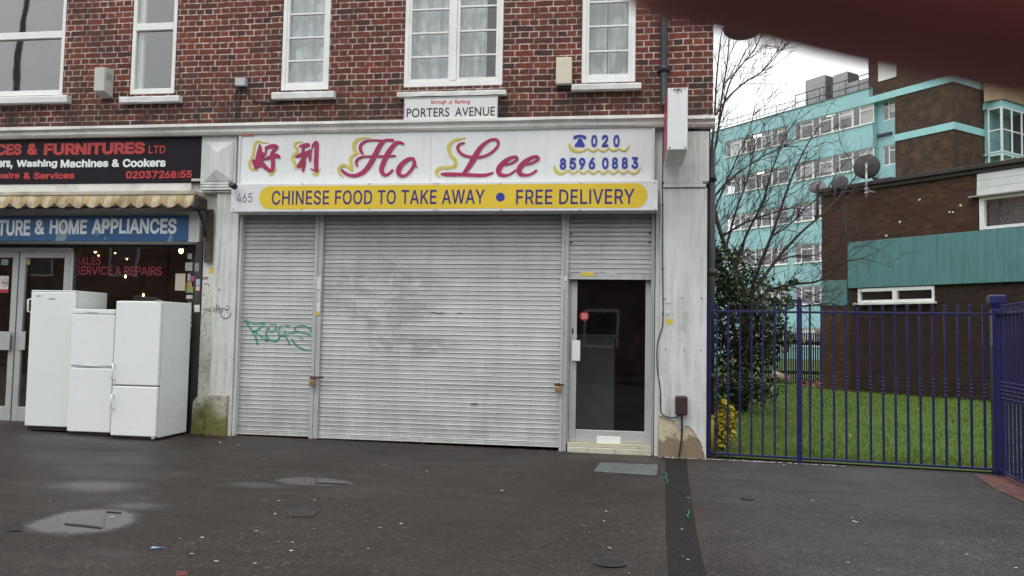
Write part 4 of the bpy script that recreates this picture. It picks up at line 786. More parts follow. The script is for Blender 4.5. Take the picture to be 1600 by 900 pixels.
# 3: narrow casement with net curtain
bm, bmb, x0, x1, z0, z1, y = window_common(3, None)
pane_grid(bm, bmb, x0, x1, z0, z1, bars_at(480, (95, 59, 22, -14, -50)), y, .03)
wn3 = finish_window(bm, bmb, 3, [(x0+.03, x1-.03, z0+.03, z1-.03)], (424, 521, 142, 153), GLASS_OLD, 'narrow white casement with net curtain above the shop name')
net_curtain(x0, x1, z0, z1, 0.11, LACE, wn3, 3)
# 4: double casement
bm, bmb, x0, x1, z0, z1, y = window_common(4, None)
xm = fx(709, 100, .03)
box(bm, xm-.035, xm+.035, y-.034, y+.06, z0, z1, .004)
pane_grid(bm, bmb, x0, xm-.036, z0, z1, bars_at(673, (89, 52, 15, -22, -58)), y, .03)
pane_grid(bm, bmb, xm+.036, x1, z0, z1, bars_at(745, (86, 48, 10, -27, -64)), y, .035)
wn4 = finish_window(bm, bmb, 4, [(x0+.03, xm-.066, z0+.03, z1-.03), (xm+.071, x1-.035, z0+.03, z1-.03)], (620, 790, 141, 149), GLASS_OLD, 'double casement with net curtains above the street sign')
net_curtain(x0, xm-.02, z0, z1, 0.12, LACE, wn4, 5, .02); net_curtain(xm+.05, x1-.17, z0, z1, 0.13, LACE, wn4, 8, .02)
# 5: casement with heavier pattern
bm, bmb, x0, x1, z0, z1, y = window_common(5, None)
pane_grid(bm, bmb, x0, x1, z0, z1, bars_at(950, (80, 41, 3, -35)), y, .032)
wn5 = finish_window(bm, bmb, 5, [(x0+.03, x1-.03, z0+.03, z1-.03)], (893, 1002, 129, 139), GLASS_OLD, 'casement with patterned lace beside the cream alarm box')
net_curtain(x0, (x0+x1)/2-.02, z0, z1, 0.11, LACE2, wn5, 11, .014); net_curtain((x0+x1)/2-.01, x1, z0, z1, 0.125, LACE2, wn5, 13, .014)

# --- down pipes
bm = BM(); Y = -0.07
a = [F(1037.5, y, Y) for y in (-120, 60, 152)]; zt = a[-1].z
tube(bm, [a[0], a[1], a[2], (a[2].x, Y-.02, zt-.05), (a[2].x, Y-.07, zt-.1), (a[2].x, Y-.075, zt-.16)], .042, 12)
p = F(1037.5, 108, Y); tube(bm, [(p.x, Y, p.z-.035), (p.x, Y, p.z+.035)], .056, 12)
box(bm, p.x-.075, p.x+.075, Y+.02, Y+.07, p.z-.015, p.z+.015)
p = F(1037.5, 10, Y); tube(bm, [(p.x, Y, p.z-.035), (p.x, Y, p.z+.035)], .056, 12)
build('downpipe', bm, DARKMETAL, bld)
bm = BM(); X = QX1+.065
tube(bm, [(X, 0.16, 0.0), (X, 0.16, 1.9), (X, 0.16, fz(1113, 232, .16))], .05, 12)
for z in (0.9, 2.1, 3.2): tube(bm, [(X, 0.16, z-.04), (X, 0.16, z+.04)], .062, 12)
build('downpipe', bm, DARKMETAL, bld, label='black soil pipe round the corner of the right pilaster')

# --- roller shutters
PITCH = 0.053; SY = 0.05
PROF = [(0.0, 0.016), (0.10, 0.016), (0.115, -0.005), (0.15, -0.0058), (0.30, -0.0012), (0.60, 0.0002), (0.88, 0.0006), (0.985, 0.003)]
def slat_y(z, z0):
    t = ((z-z0)/PITCH) % 1.0
    for (a, ya), (b_, yb) in zip(PROF, PROF[1:]+[(1.0, 0.016)]):
        if a <= t <= b_: return SY+ya+(yb-ya)*(t-a)/(b_-a)
    return SY
def slats(x0, x1, z0, z1, seed):
    bm = BM(); r = random.Random(seed); n = 14; lay = bm.faces.layers.float.new('tone')
    k = 0; z = z0
    prev = None
    while z < z1-0.001:
        tone = r.random(); bend = r.uniform(.2, .8); amp = r.choice((0, 0, 0, 0, 0, .0018, -.0015, .003)); jy = r.uniform(-.0012, .0012); tw = r.uniform(-.001, .001)
        for t, yo in PROF:
            zz = z+t*PITCH
            if zz > z1: break
            row = [bm.verts.new((x0+(x1-x0)*i/n, SY+yo+jy+tw*(i/n-.5)+amp*math.exp(-((i/n-bend)/.12)**2)*(t > .05)+r.uniform(-.0003, .0003), zz+0.0005*math.sin(i*1.3+k*.7)*(t > .1))) for i in range(n+1)]
            if prev:
                for i in range(n): bm.faces.new((prev[i], prev[i+1], row[i+1], row[i]))[lay] = tone
            prev = row
        z += PITCH; k += 1
    return bm
ZT = 2.83
S1 = (fx(383, 400, SY), fx(372, 680, SY)); 
X1a, X1b = fx(381, 400, SY), fx(494, 400, SY)
X2a, X2b = fx(506.5, 400, SY), fx(878, 400, SY)
X3a, X3b = fx(889, 400, SY), fx(1018, 400, SY)
SMEAR1 = (fx(600, 465, SY)-BX, fz(600, 465, SY), 0.85, 0.55); SMEAR2 = (fx(640, 540, SY)-BX, fz(640, 540, SY), 0.7, 0.16)
SHUT = shutter_mat()
zb1 = gz(X1a)+0.014; zb2 = gz(X2a)+0.012; zb3 = fz(950, 437, SY)
def shutter(x0, x1, zb, label, seed, barh=0.045):
    o = build('roller_shutter', slats(x0, x1, zb+barh, ZT, seed), SHUT, bld, smooth=False, label=label)
    bm = BM(); box(bm, x0, x1, SY-.012, SY+.02, zb, zb+barh-.001, .004); box(bm, x0, x1, SY-.03, SY+.012, zb-.0, zb+.008, .002)
    build('bottom_rail', bm, GALV, o); return o
sh1 = shutter(X1a, X1b, zb1, 'narrow closed shutter with the green spray tag', 1)
sh2 = shutter(X2a, X2b, zb2, 'wide closed shutter with the grey scrubbed smear', 2)
sh3 = shutter(X3a, X3b, zb3, 'short shutter rolled up above the door', 3, 0.075)
def rail(xa, xb, z0, parent, y0=0.005, y1=0.10, name='guide_rail'):
    bm = BM(); w = xb-xa
    box(bm, xa, xa+w*0.42, y0-.012, y1, z0, ZT, .003); box(bm, xa+w*0.42, xb, y0, y1, z0, ZT, .003)
    return build(name, bm, GALV, parent)
rail(fx(372.5, 400, .0), X1a, gz(X1a)+.004, sh1)
rail(X1b, X2a, gz(X1b)+.004, sh2)
rail(X2b, X3a, 0.01, sh2)
rail(X3b, fx(1023.3, 400, 0), 0.004, sh3)
bm = BM(); box(bm, X1a-.05, X3b+.05, 0.04, 0.3, ZT+.001, ZT+.02); build('shutter_housing', bm, GALV, bld)
# old paper and tape left on the rails
PAPER = paint('old white paper', (0.62, 0.64, 0.62), .7, var=.1)
YEL = paint('yellow sticker', (0.62, 0.47, 0.06), .5); REDST = paint('red sticker', (0.42, 0.03, 0.05), .4); GREENST = paint('green sticker', (0.2, 0.42, 0.12), .5); BLUEST = paint('blue sticker', (0.15, 0.3, 0.5), .5); PINKST = paint('pink sticker', (0.5, 0.12, 0.25), .5); CREAMST = paint('cream poster', (0.55, 0.50, 0.38), .6)

# green spray tag, follows the slat relief
GREEN = plain('green spray paint', (0.02, 0.27, 0.15), 0.5, var=0.25, scale=30)
gs = [[(90, 115, 34), (160, 220, 36), (240, 340, 44), (300, 450, 42), (335, 585, 44)], [(92, 118, 24), (190, 165, 30), (300, 195, 26), (460, 185, 30), (400, 250, 38), (310, 320, 40), (250, 330, 30)],
      [(280, 345, 26), (370, 410, 34), (450, 470, 38), (530, 515, 36)], [(560, 205, 20), (660, 205, 26), (675, 270, 26), (590, 350, 22), (530, 260, 18), (505, 330, 30), (495, 420, 38), (570, 495, 34), (680, 515, 34), (740, 450, 30), (715, 340, 24), (660, 290, 22)],
      [(960, 235, 26), (860, 225, 36), (750, 250, 34), (740, 310, 26), (830, 320, 30), (850, 400, 44), (760, 410, 34), (720, 430, 30)], [(860, 420, 34), (900, 500, 30), (935, 590, 30)],
      [(1350, 320, 34), (1250, 240, 26), (1120, 225, 24), (1040, 260, 24), (1040, 320, 26), (1140, 350, 26), (1290, 385, 30), (1370, 430, 26)], [(890, 380, 20), (980, 362, 24), (1060, 340, 24)],
      [(970, 470, 30), (1030, 560, 28), (1120, 640, 28), (1250, 680, 30), (1385, 675, 30)], [(1120, 430, 22), (1185, 485, 22)]]
G2 = px_strokes(gs, SY, 375, 490, 12)
def dense(st):
    Q = catmull(st, 10); return Q
bm = BM()
for i, st in enumerate(G2):
    Q = catmull(st, 8); D = []
    for a, b_ in zip(Q, Q[1:]):
        n = max(1, int(math.hypot(b_[0]-a[0], b_[1]-a[1])/0.005))
        for k in range(n): D.append(tuple(u+(w-u)*k/n for u, w in zip(a, b_)))
    D.append(Q[-1])
    ribbon(bm, D, SY, 0.0030+0.0004*i, sm=0, cap=0, yfun=lambda z: slat_y(z, zb1+.045))
build('graffiti', bm, GREEN, sh1)
# faint pencil like scrawl on the wide shutter
bm = BM()
for st in px_strokes([[(672, 488.5, .5), (678, 487.6, .6), (683, 489.4, .6), (690, 488.2, .5), (694, 489.3, .4)], [(713, 489.5, .4), (719, 488.3, .5), (723, 490, .4)], [(735, 632, .4), (742, 631, .5), (747, 633, .4)]], SY, 0, 0, 1):
    ribbon(bm, st, SY, 0.0112, cap=0)
build('scrawl', bm, paint('dark marker', (0.12, 0.12, 0.12), .6), sh2)
# tags on the lifted shutter bar
bm = BM(); px_box(bm, 908, 928, 425.5, 431.5, SY-.0150, .002, 0); build('sticker', bm, YEL, sh3)
bm = BM(); px_box(bm, 946, 963, 426, 431.5, SY-.0150, .002, 0); build('sticker', bm, paint('silver label', (.45, .45, .45), .4), sh3)
for (x, y) in ((892.7, 365), (892.7, 378.5), (1015, 364), (1015, 378)):
    bm = BM(); p = F(x, y, SY-.012); cyl(bm, (p.x, SY-.004, p.z), .011, .012, 10, 'y'); build('bolt', bm, DARKMETAL, sh3)

# --- takeaway door
dY = 0.10
xd0, xd1 = fx(890, 560, dY), fx(1017.5, 560, dY); zd0 = 0.115; zd1 = ZT-.05
bm = BM(); st = 0.07
gx0, gx1 = fx(900.5, 560, dY), fx(1008, 560, dY); gz0 = fz(953, 673, dY)
box(bm, xd0, gx0, dY, dY+.05, zd0, zd1, .004); box(bm, gx1, xd1, dY, dY+.05, zd0, zd1, .004); box(bm, gx0+.0005, gx1-.0005, dY, dY+.05, zd0, gz0, .004); box(bm, gx0+.0005, gx1-.0005, dY, dY+.05, zd1-.1, zd1, .004)
door = build('door', bm, ALU, bld, label='aluminium framed glass door of the takeaway')
bm = BM(); box(bm, xd0-.032, xd0-.003, dY-.02, dY+.08, .09, zd1, .003); box(bm, xd1+.003, xd1+.03, dY-.02, dY+.08, .09, zd1, .003); build('door_frame', bm, ALU, door)
bm = BM(); bm.faces.new([bm.verts.new(p) for p in ((gx0-.004, dY+.024, gz0-.004), (gx1+.004, dY+.024, gz0-.004), (gx1+.004, dY+.024, zd1-.09), (gx0-.004, dY+.024, zd1-.09))]); build('pane', bm, GLASS_SHOP, door)
bm = BM(); px_box(bm, 893.5, 906.5, 532, 564, dY-.045, .012, .004); px_box(bm, 896, 900, 535, 540, dY-.034, .034, 0); px_box(bm, 896, 900, 556, 561, dY-.034, .034, 0)
build('push_plate', bm, paint('white plastic', (.72, .72, .7), .4), door)
bm = BM(); px_box(bm, 932.5, 970, 682, 694.5, dY-.014, .012, .004); build('letterbox', bm, paint('white plastic', (.72, .72, .7), .4), door)
bm = BM(); px_box(bm, 893.5, 896, 513, 522, dY-.006, .006, .001); build('lock', bm, DARKMETAL, door)
bm = BM(); p = F(913, 494, dY+.024); cyl(bm, (p.x, dY+.0225, p.z), .053, .002, 28, 'y'); stk = build('sticker', bm, REDST, door)
bm = text_bm('NO', (909.5, 917, 490.5, 493.5), dY+.0195, .0, .0005); build('sticker_print', bm, paint('white print', (.75, .7, .7), .5), door)
bm = text_bm('ENTRY', (909, 917.5, 495, 498), dY+.0195, .0, .0005); build('sticker_print', bm, paint('white print', (.75, .7, .7), .5), door)
bm = BM(); box(bm, fx(886, 705, -.03), fx(1018, 705, -.03), -.03, .2, 0, 0.068, .006); box(bm, fx(886, 705, -.03), fx(1018, 705, -.03), -.012, .2, .069, 0.112, .006)
stp = build('threshold', bm, plain('yellowed step tiles', (0.52, 0.51, 0.40), .5, var=.1, scale=9, dirt=(.15, .14, .11), dirt_amt=.6, bmp=.3), bld)
bm = BM()
for x in (918, 932, 962, 990): 
    X = fx(x, 705, -.03); box(bm, X-.002, X+.002, -.0308, -.0295, 0.006, .06)
build('tile_joint', bm, paint('dark joint', (.08, .075, .06), .8), stp)
bm = BM(); box(bm, fx(886, 700, -.02), fx(1016, 700, -.02), -.0135, -.006, .1125, .1205, .002); build('nosing', bm, paint('pale yellow nosing', (.68, .66, .35), .45), stp)
# inside the takeaway: floor, back wall, counter
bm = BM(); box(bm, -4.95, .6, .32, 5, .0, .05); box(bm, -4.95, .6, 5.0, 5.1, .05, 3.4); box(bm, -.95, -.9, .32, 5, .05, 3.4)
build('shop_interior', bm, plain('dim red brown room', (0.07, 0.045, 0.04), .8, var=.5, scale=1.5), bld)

# --- left shop front (set back under the awning)
LY = 0.36
bm = BM(); px_box(bm, 290, 306, 384, 690, LY, .08, .004, z0=.02); px_box(bm, 108.5, 113, 384, 690, LY, .08, .004, z0=.02); px_box(bm, -200, 290, 378, 386, LY, .08, .004)
box(bm, fx(112, 650, LY), fx(290, 650, LY), LY, LY+.1, .02, .42, .006)
xq = fx(-68, 560, LY)
box(bm, XL+.31, xq-.081, LY, LY+.1, .02, .45, .006); box(bm, xq-.08, xq-.002, LY, LY+.09, .02, 2.41, .004); box(bm, -11.2, -11.1, LY, LY+.09, .451, 2.41, .004)
sf = build('shop_front', bm, plain('dark brown frame', (.03, .024, .026), .5, var=.2), bld)
bm = BM(); x0, x1 = fx(113, 500, LY), fx(290, 500, LY); bm.faces.new([bm.verts.new(p) for p in ((x0, LY+.03, .42), (x1, LY+.03, .42), (x1, LY+.03, 2.43), (x0, LY+.03, 2.43))]); build('pane', bm, GLASS_SHOP, sf)
bm = BM(); bm.faces.new([bm.verts.new(p) for p in ((XL+.31, LY+.03, .45), (xq-.08, LY+.03, .45), (xq-.08, LY+.03, 2.43), (XL+.31, LY+.03, 2.43))]); build('pane', bm, GLASS_SHOP, sf)
REDV = plain('faded red vinyl', (0.26, 0.025, 0.04), .6, var=.3, scale=6)
for s, bx in (('SALES', (118, 158, 401, 414)), ('SERVICE & REPAIRS', (117, 253, 416, 430))):
    bm = text_bm(s, bx, LY+.027, .016, .001); build('window_lettering', bm, REDV, sf)
# double aluminium door
def leaf(xa, xb, plate, label):
    bm = BM(); z0 = .06; z1 = fz(60, 393, LY); X0, X1 = fx(xa, 560, LY), fx(xb, 560, LY); s = .085
    box(bm, X0, X0+s, LY, LY+.05, z0, z1, .004); box(bm, X1-s, X1, LY, LY+.05, z0, z1, .004); box(bm, X0+s, X1-s, LY, LY+.05, z0, z0+.2, .004); box(bm, X0+s, X1-s, LY, LY+.05, z1-.085, z1, .004)
    d = build('door', bm, ALU, bld, label=label)
    bm = BM(); bm.faces.new([bm.verts.new(p) for p in ((X0+s, LY+.025, z0+.2), (X1-s, LY+.025, z0+.2), (X1-s, LY+.025, z1-.085), (X0+s, LY+.025, z1-.085))]); build('pane', bm, GLASS_SHOP, d)
    bm = BM(); px_box(bm, plate[0], plate[1], 518, 547, LY-.05, .014, .003); px_box(bm, plate[0]+4, plate[0]+8, 522, 528, LY-.037, .037, 0); build('push_plate', bm, ALU, d)
    return d
ld1 = leaf(-62, 20.5, (-2, 15), 'left leaf of the double door, with the no smoking notice'); ld2 = leaf(22.5, 102, (27, 39), 'right leaf of the double door behind the upright freezer')
bm = BM(); px_box(bm, -66, 108, 386.5, 393, LY-.01, .09, .004); px_box(bm, 103, 108, 393.5, 690, LY-.01, .09, .004, z0=.02); box(bm, fx(-66, 560, LY), fx(108, 560, LY), LY-.03, LY+.08, 0.03, .055, .004)
build('door_frame', bm, ALU, bld)
# room behind
bm = BM(); box(bm, -13.7, -5.12, LY+.101, 6, .0, .06); box(bm, -13.7, -5.12, 5.2, 5.3, .05, 3.4); box(bm, -13.7, -5.12, LY+.101, 6, 2.6, 2.62)
build('shop_interior', bm, plain('brown shop room', (0.26, 0.14, 0.08), .8, var=.4, scale=1.2), bld)

# ------------------------------------------------------------------ signs
SIGNW = plain('grey white acrylic', (0.66, 0.68, 0.675), 0.35, var=0.03, scale=2.5, dirt=(0.48, 0.49, 0.47), dirt_amt=0.45, streak=True)
BOXW = plain('white vinyl', (0.68, 0.69, 0.70), 0.35, var=0.03, scale=3, dirt=(0.35, 0.34, 0.3), dirt_amt=0.3)
MAROON = plain('maroon letter', (0.30, 0.012, 0.075), 0.45, var=0.12, scale=8)
GOLD = plain('yellow letter', (0.50, 0.43, 0.075), 0.5, var=0.1, scale=8)
NAVY = plain('blue letter', (0.014, 0.03, 0.30), 0.45, var=0.1)
HALO = plain('pale pink edge', (0.72, 0.64, 0.66), 0.45, var=0.03)
MY = -0.10
s0, s1, zt, zb_ = fx(373, 245, MY), fx(1022.5, 245, MY), fz(700, 204.5, MY), fz(700, 286, MY)
sg = thing('shop_sign', ((s0+s1)/2, MY, zb_), 'long white takeaway name board with maroon Chinese characters and script lettering', 'sign')
bm = BM(); box(bm, s0, s1, MY, -.003, zb_, zt, .003); build('panel', bm, SIGNW, sg)
bm = BM(); e = .012
box(bm, s0-.004, s1+.004, MY-.012, MY+.02, zt-.004, zt+.018, .003); box(bm, s1-.03, s1+.004, MY-.012, MY-.0005, zb_, zt-.005, .002); box(bm, s0-.004, s0+.03, MY-.011, MY-.0005, zb_, zt-.005, .002)
xs_ = fx(673, 245, MY); box(bm, xs_-.003, xs_+.003, MY-.003, MY-.0005, zb_, zt-.005)
build('frame', bm, plain('sign trim', (0.55, 0.56, 0.56), .4, metal=.2, var=.1), sg)
hao = [[(258, 160, 22), (264, 225, 62), (246, 320, 78), (222, 410, 72), (188, 445, 50)], [(300, 300, 56), (288, 390, 74), (250, 470, 74), (196, 525, 44)], [(165, 410, 44), (205, 500, 58), (290, 465, 74), (360, 525, 60), (420, 565, 52), (462, 560, 48)],
       [(362, 212, 46), (450, 182, 52), (528, 190, 48), (488, 245, 52), (442, 305, 40)], [(340, 385, 34), (430, 358, 56), (520, 330, 60), (562, 352, 44)], [(366, 205, 34), (352, 300, 26), (312, 330, 40)], [(452, 300, 40), (470, 400, 58), (470, 500, 58), (450, 575, 36)]]
li = [[(885, 185, 26), (950, 178, 62), (1015, 165, 62)], [(940, 215, 44), (940, 340, 58), (948, 460, 66), (938, 575, 30)], [(825, 352, 24), (890, 325, 56), (1000, 292, 52), (1060, 275, 34)], [(1005, 285, 60), (935, 395, 58), (862, 500, 44)],
      [(1042, 262, 52), (1046, 340, 48), (1046, 412, 30)], [(1068, 255, 12), (1092, 170, 22), (1130, 130, 40), (1150, 150, 66), (1148, 300, 62), (1142, 450, 64), (1150, 560, 54), (1148, 585, 30)], [(1150, 575, 34), (1100, 552, 20), (1055, 535, 10)], [(905, 480, 50), (870, 510, 40)]]
haoy = [[(395, 132, 14), (300, 125, 20), (225, 108, 32), (182, 170, 38), (165, 270, 38), (145, 360, 40), (105, 440, 42), (125, 530, 40), (225, 562, 20)], [(400, 608, 14), (450, 622, 36), (512, 545, 14)]]
liy = [[(948, 120, 10), (860, 122, 24), (803, 165, 42), (852, 250, 40), (792, 320, 40), (772, 370, 44), (806, 450, 42), (822, 555, 14)], [(1090, 608, 20), (1150, 628, 34), (1203, 545, 14)]]
ho = [[(478, 362, 22), (438, 300, 48), (440, 220, 50), (510, 160, 38), (620, 142, 30), (780, 148, 32), (860, 140, 40), (940, 142, 44)], [(815, 145, 40), (740, 225, 76), (655, 385, 80), (575, 530, 80), (480, 640, 70), (370, 692, 56), (270, 690, 48), (195, 655, 46), (150, 612, 38)],
      [(384, 545, 24), (370, 480, 44), (410, 425, 38), (500, 398, 28), (680, 393, 32), (850, 393, 30), (975, 386, 26)], [(1102, 196, 34), (1050, 175, 40), (985, 190, 56), (900, 290, 76), (835, 400, 78), (785, 520, 76), (764, 610, 72), (800, 680, 54), (865, 675, 40), (935, 612, 34)],
      [(1262, 428, 40), (1180, 440, 56), (1085, 515, 74), (1030, 610, 80), (1052, 690, 54), (1140, 692, 42), (1225, 610, 46), (1276, 510, 52), (1262, 440, 42), (1225, 422, 30)], [(1285, 520, 34), (1318, 560, 12)]]
hoy = [[(600, 102, 6), (500, 106, 24), (395, 132, 44), (332, 210, 56), (350, 310, 50), (388, 345, 34)], [(385, 345, 36), (305, 388, 46), (280, 450, 50), (298, 550, 48), (302, 615, 34)], [(302, 610, 36), (240, 558, 40), (165, 535, 48), (98, 585, 46), (112, 660, 34), (172, 728, 10)]]
lee = [[(465, 155, 24), (405, 175, 36), (382, 230, 38), (440, 305, 38), (550, 338, 34), (690, 340, 36), (820, 285, 34), (908, 195, 36), (905, 125, 40), (835, 110, 34), (745, 155, 44), (665, 240, 64), (590, 370, 76), (520, 480, 62), (455, 560, 40)],
       [(170, 565, 30), (245, 570, 52), (450, 572, 48), (690, 582, 44), (790, 568, 36), (845, 545, 20)],
       [(985, 448, 22), (1080, 425, 28), (1160, 375, 36), (1150, 338, 34), (1080, 350, 42), (985, 415, 66), (922, 500, 70), (938, 568, 56), (1020, 582, 34), (1090, 556, 28), (1140, 515, 26)],
       [(1255, 445, 22), (1355, 420, 28), (1438, 370, 36), (1428, 335, 34), (1355, 347, 42), (1258, 412, 66), (1192, 497, 70), (1208, 565, 56), (1290, 580, 34), (1362, 556, 28), (1415, 518, 26)]]
leey = [[(487, 85, 8), (420, 102, 28), (335, 122, 38), (266, 200, 46), (282, 300, 40), (345, 380, 46), (345, 455, 44), (255, 482, 36), (165, 482, 38), (105, 525, 46), (112, 575, 30), (152, 612, 8)]]
for nm, S, (ox, oy, k) in (('chinese_character', hao, (380, 210, 10)), ('chinese_character', li, (380, 210, 10)), ('script_lettering', ho, (520, 205, 10)), ('script_lettering', lee, (670, 205, 8.421))):
    P = px_strokes(S, MY, ox, oy, k)
    build('letter_edge', strokes_bm(P, MY, 0.0012, 0.0085, step=0.0001), HALO, sg)
    build(nm, strokes_bm(P, MY, 0.010), MAROON, sg)
for S, (ox, oy, k) in ((haoy, (380, 210, 10)), (liy, (380, 210, 10)), (hoy, (520, 205, 10)), (leey, (670, 205, 8.421))):
    build('swoosh', strokes_bm(px_strokes(S, MY, ox, oy, k), MY, 0.006), GOLD, sg)
# phone number with its yellow scallops
k = 5.625
w1 = [[(222, 200, 16), (240, 238, 30), (290, 262, 26), (345, 258, 16), (384, 234, 8)], [(384, 236, 8), (405, 252, 16), (432, 260, 18), (460, 252, 12), (478, 236, 6)], [(478, 238, 8), (500, 254, 16), (525, 260, 18), (552, 248, 12), (570, 228, 6)], [(570, 232, 8), (595, 250, 16), (620, 254, 18), (645, 246, 12), (660, 234, 6)], [(662, 236, 8), (685, 252, 16), (710, 254, 14), (735, 232, 10), (748, 206, 6)]]
w2 = [[(92, 392, 16), (106, 435, 30), (145, 456, 24), (190, 444, 14), (210, 424, 6)]]
x = 210
for _ in range(6): w2.append([(x, 426, 8), (x+26, 448, 16), (x+48, 455, 18), (x+72, 444, 12), (x+88, 426, 6)]); x += 88
w2.append([(738, 428, 8), (765, 450, 16), (795, 454, 18), (830, 430, 12), (846, 398, 6)])
for S in (w1, w2): build('swoosh', strokes_bm(px_strokes(S, MY, 850, 190, k), MY, 0.006, step=.0006), GOLD, sg)
for ch, a, b_ in (('0', 415, 468), ('2', 508, 566), ('0', 609, 664)):
    build('phone_digit', text_bm(ch, (850+a/k, 850+b_/k, 190+117/k, 190+223/k), MY, .03, .008), NAVY, sg)
for ch, a, b_ in (('8', 139, 195), ('5', 224, 282), ('9', 307, 363), ('6', 392, 450), ('0', 510, 567), ('8', 596, 650), ('8', 682, 737), ('3', 769, 828)):
    build('phone_digit', text_bm(ch, (850+a/k, 850+b_/k, 190+(320-(a-139)*.013)/k, 190+(422-(a-139)*.012)/k), MY, .03, .008), NAVY, sg)
def Pk(pts): return [(fx(850+x/k, 190+y/k, MY), fz(850+x/k, 190+y/k, MY)) for x, y in pts]
bm = BM()
poly_prism(bm, Pk([(270, 222), (272, 200), (292, 178), (296, 162), (308, 150), (330, 150), (338, 162), (342, 178), (358, 200), (356, 222)]), MY-.008, MY)
poly_prism(bm, Pk([(258, 150), (258, 136), (270, 124), (300, 117), (335, 117), (362, 124), (371, 136), (371, 150), (350, 154), (340, 142), (325, 138), (304, 138), (290, 142), (280, 155)]), MY-.0085, MY)
c = Pk([(316, 176)])[0]; cyl(bm, (c[0], MY-.0078, c[1]), .018, .003, 18, 'y')
build('telephone_symbol', bm, NAVY, sg)
bm = BM(); box(bm, fx(373.5, 211, MY-.02), fx(396, 211, MY-.02), MY-.0135, MY-.0125, fz(385, 212.5, MY), fz(385, 208.3, MY)); build('tape', bm, paint('orange tape', (.55, .13, .06), .5), sg)

# yellow banner box
YY = -0.27
b0, b1, bt, bb = fx(361, 308, YY), fx(1027.5, 308, YY), fz(700, 284.5, YY), fz(700, 330, YY)
bn = thing('shop_sign', ((b0+b1)/2, YY, bb), 'white box sign with yellow Chinese food and free delivery banner over the shutters', 'sign')
bm = BM(); box(bm, b0, b1, YY, -.003, bb, bt, .005); build('panel', bm, BOXW, bn)
y0, y1, yt, yb = fx(405, 308, YY), fx(1012, 308, YY), fz(700, 288.5, YY), fz(700, 326, YY)
bm = BM(); rr = (yt-yb)*.48; pts = []
for cx_, a0 in ((y1-rr, -90), (y0+rr, 90)):
    for i in range(13): t = R(a0+15*i); pts.append((cx_+rr*math.cos(t), (yt+yb)/2+(yt-yb)/2*math.sin(t)))
poly_prism(bm, pts, YY-.0015, YY); build('banner', bm, plain('golden yellow vinyl', (0.68, 0.485, 0.026), .4, var=.06, scale=2), bn)
INK = plain('dark blue ink', (0.03, 0.018, 0.16), .45, var=.1)
build('lettering', text_bm('CHINESE FOOD TO TAKE AWAY', (425, 757.5, 296.8, 319.5), YY-.0015, .012, .001, track=22), INK, bn)
build('lettering', text_bm('FREE DELIVERY', (806.5, 991.5, 295.8, 319), YY-.0015, .012, .001, track=22), INK, bn)
bm = BM(); p = F(781.8, 308, YY); cyl(bm, (p.x, YY-.001, p.z), .052, .0018, 28, 'y'); build('bullet', bm, NAVY, bn)
build('house_number', text_bm('465', (370, 394.5, 302, 316.5), YY, .0, .001), plain('slate ink', (.06, .075, .13), .5), bn)
bm = BM()
for x, y in ((472, 287), (577, 287), (678, 287), (683.5, 287), (782, 287), (908, 286.5), (1023, 286), (471, 327.5), (577, 327.6), (678, 328), (683, 328), (783, 328), (906, 327.8), (1023, 327.5), (364.5, 327)):
    p = F(x, y, YY); cyl(bm, (p.x, YY-.0002, p.z), .0075, .004, 8, 'y')
build('screw', bm, paint('dull screw heads', (.12, .12, .13), .5), bn)

# black fascia sign of the left shop
KY = -0.06
k0, k1, kt, kb = -10.2, fx(315, 250, KY), fz(200, 213.5, KY), fz(200, 286.3, KY)
bs = thing('shop_sign', ((k0+k1)/2, KY, kb), 'black fascia sign with red and white furniture and washing machine lettering', 'sign')
bm = BM(); box(bm, k0, k1, KY, -.003, kb, kt, .004); build('panel', bm, plain('black sign board', (.013, .010, .015), .5, var=.2, scale=3, spec=.15), bs)
SR = plain('sign red', (.42, .03, .03), .45, var=.08); SW = plain('sign white', (.70, .74, .75), .45, var=.05)
for s, bx, w in (('CES', (-5, 34, 224.8, 242.6), .042), ('&', (43, 59.5, 223.8, 242), .042), ('FURNITURES', (69, 226.5, 222.8, 241.6), .042), ('LTD', (232.5, 258.5, 227.5, 239.6), .012)):
    build('lettering', text_bm(s, bx, KY, w, .003), SR, bs)
for s, bx in (('ers,', (-3, 20, 251, 264)), ('Washing', (26, 89.5, 249.5, 263.5)), ('Machines', (95, 169.5, 249, 261.5)), ('&', (175, 187, 248.8, 261)), ('Cookers', (192, 259, 248, 261))):
    build('lettering', text_bm(s, bx, KY, .032, .003), SW, bs)
for s, bx in (('pairs', (-4, 31, 269.5, 281)), ('&', (37, 48, 269.5, 279.8)), ('Services', (53, 116.5, 269, 279.6)), ('020372', (197, 257, 267, 279)), ('68', (258, 275.5, 267, 278.6)), ('3', (276, 281, 268.5, 278.2)), ('55', (282, 300, 266.3, 278.2))):
    build('lettering', text_bm(s, bx, KY, .03 if s != '3' else 0.0, .003), SR, bs)
bm = BM(); px_box(bm, 299, 314, 279, 283, KY-.003, .002, 0); build('label_plate', bm, paint('silver label', (.45, .45, .45), .4), bs)

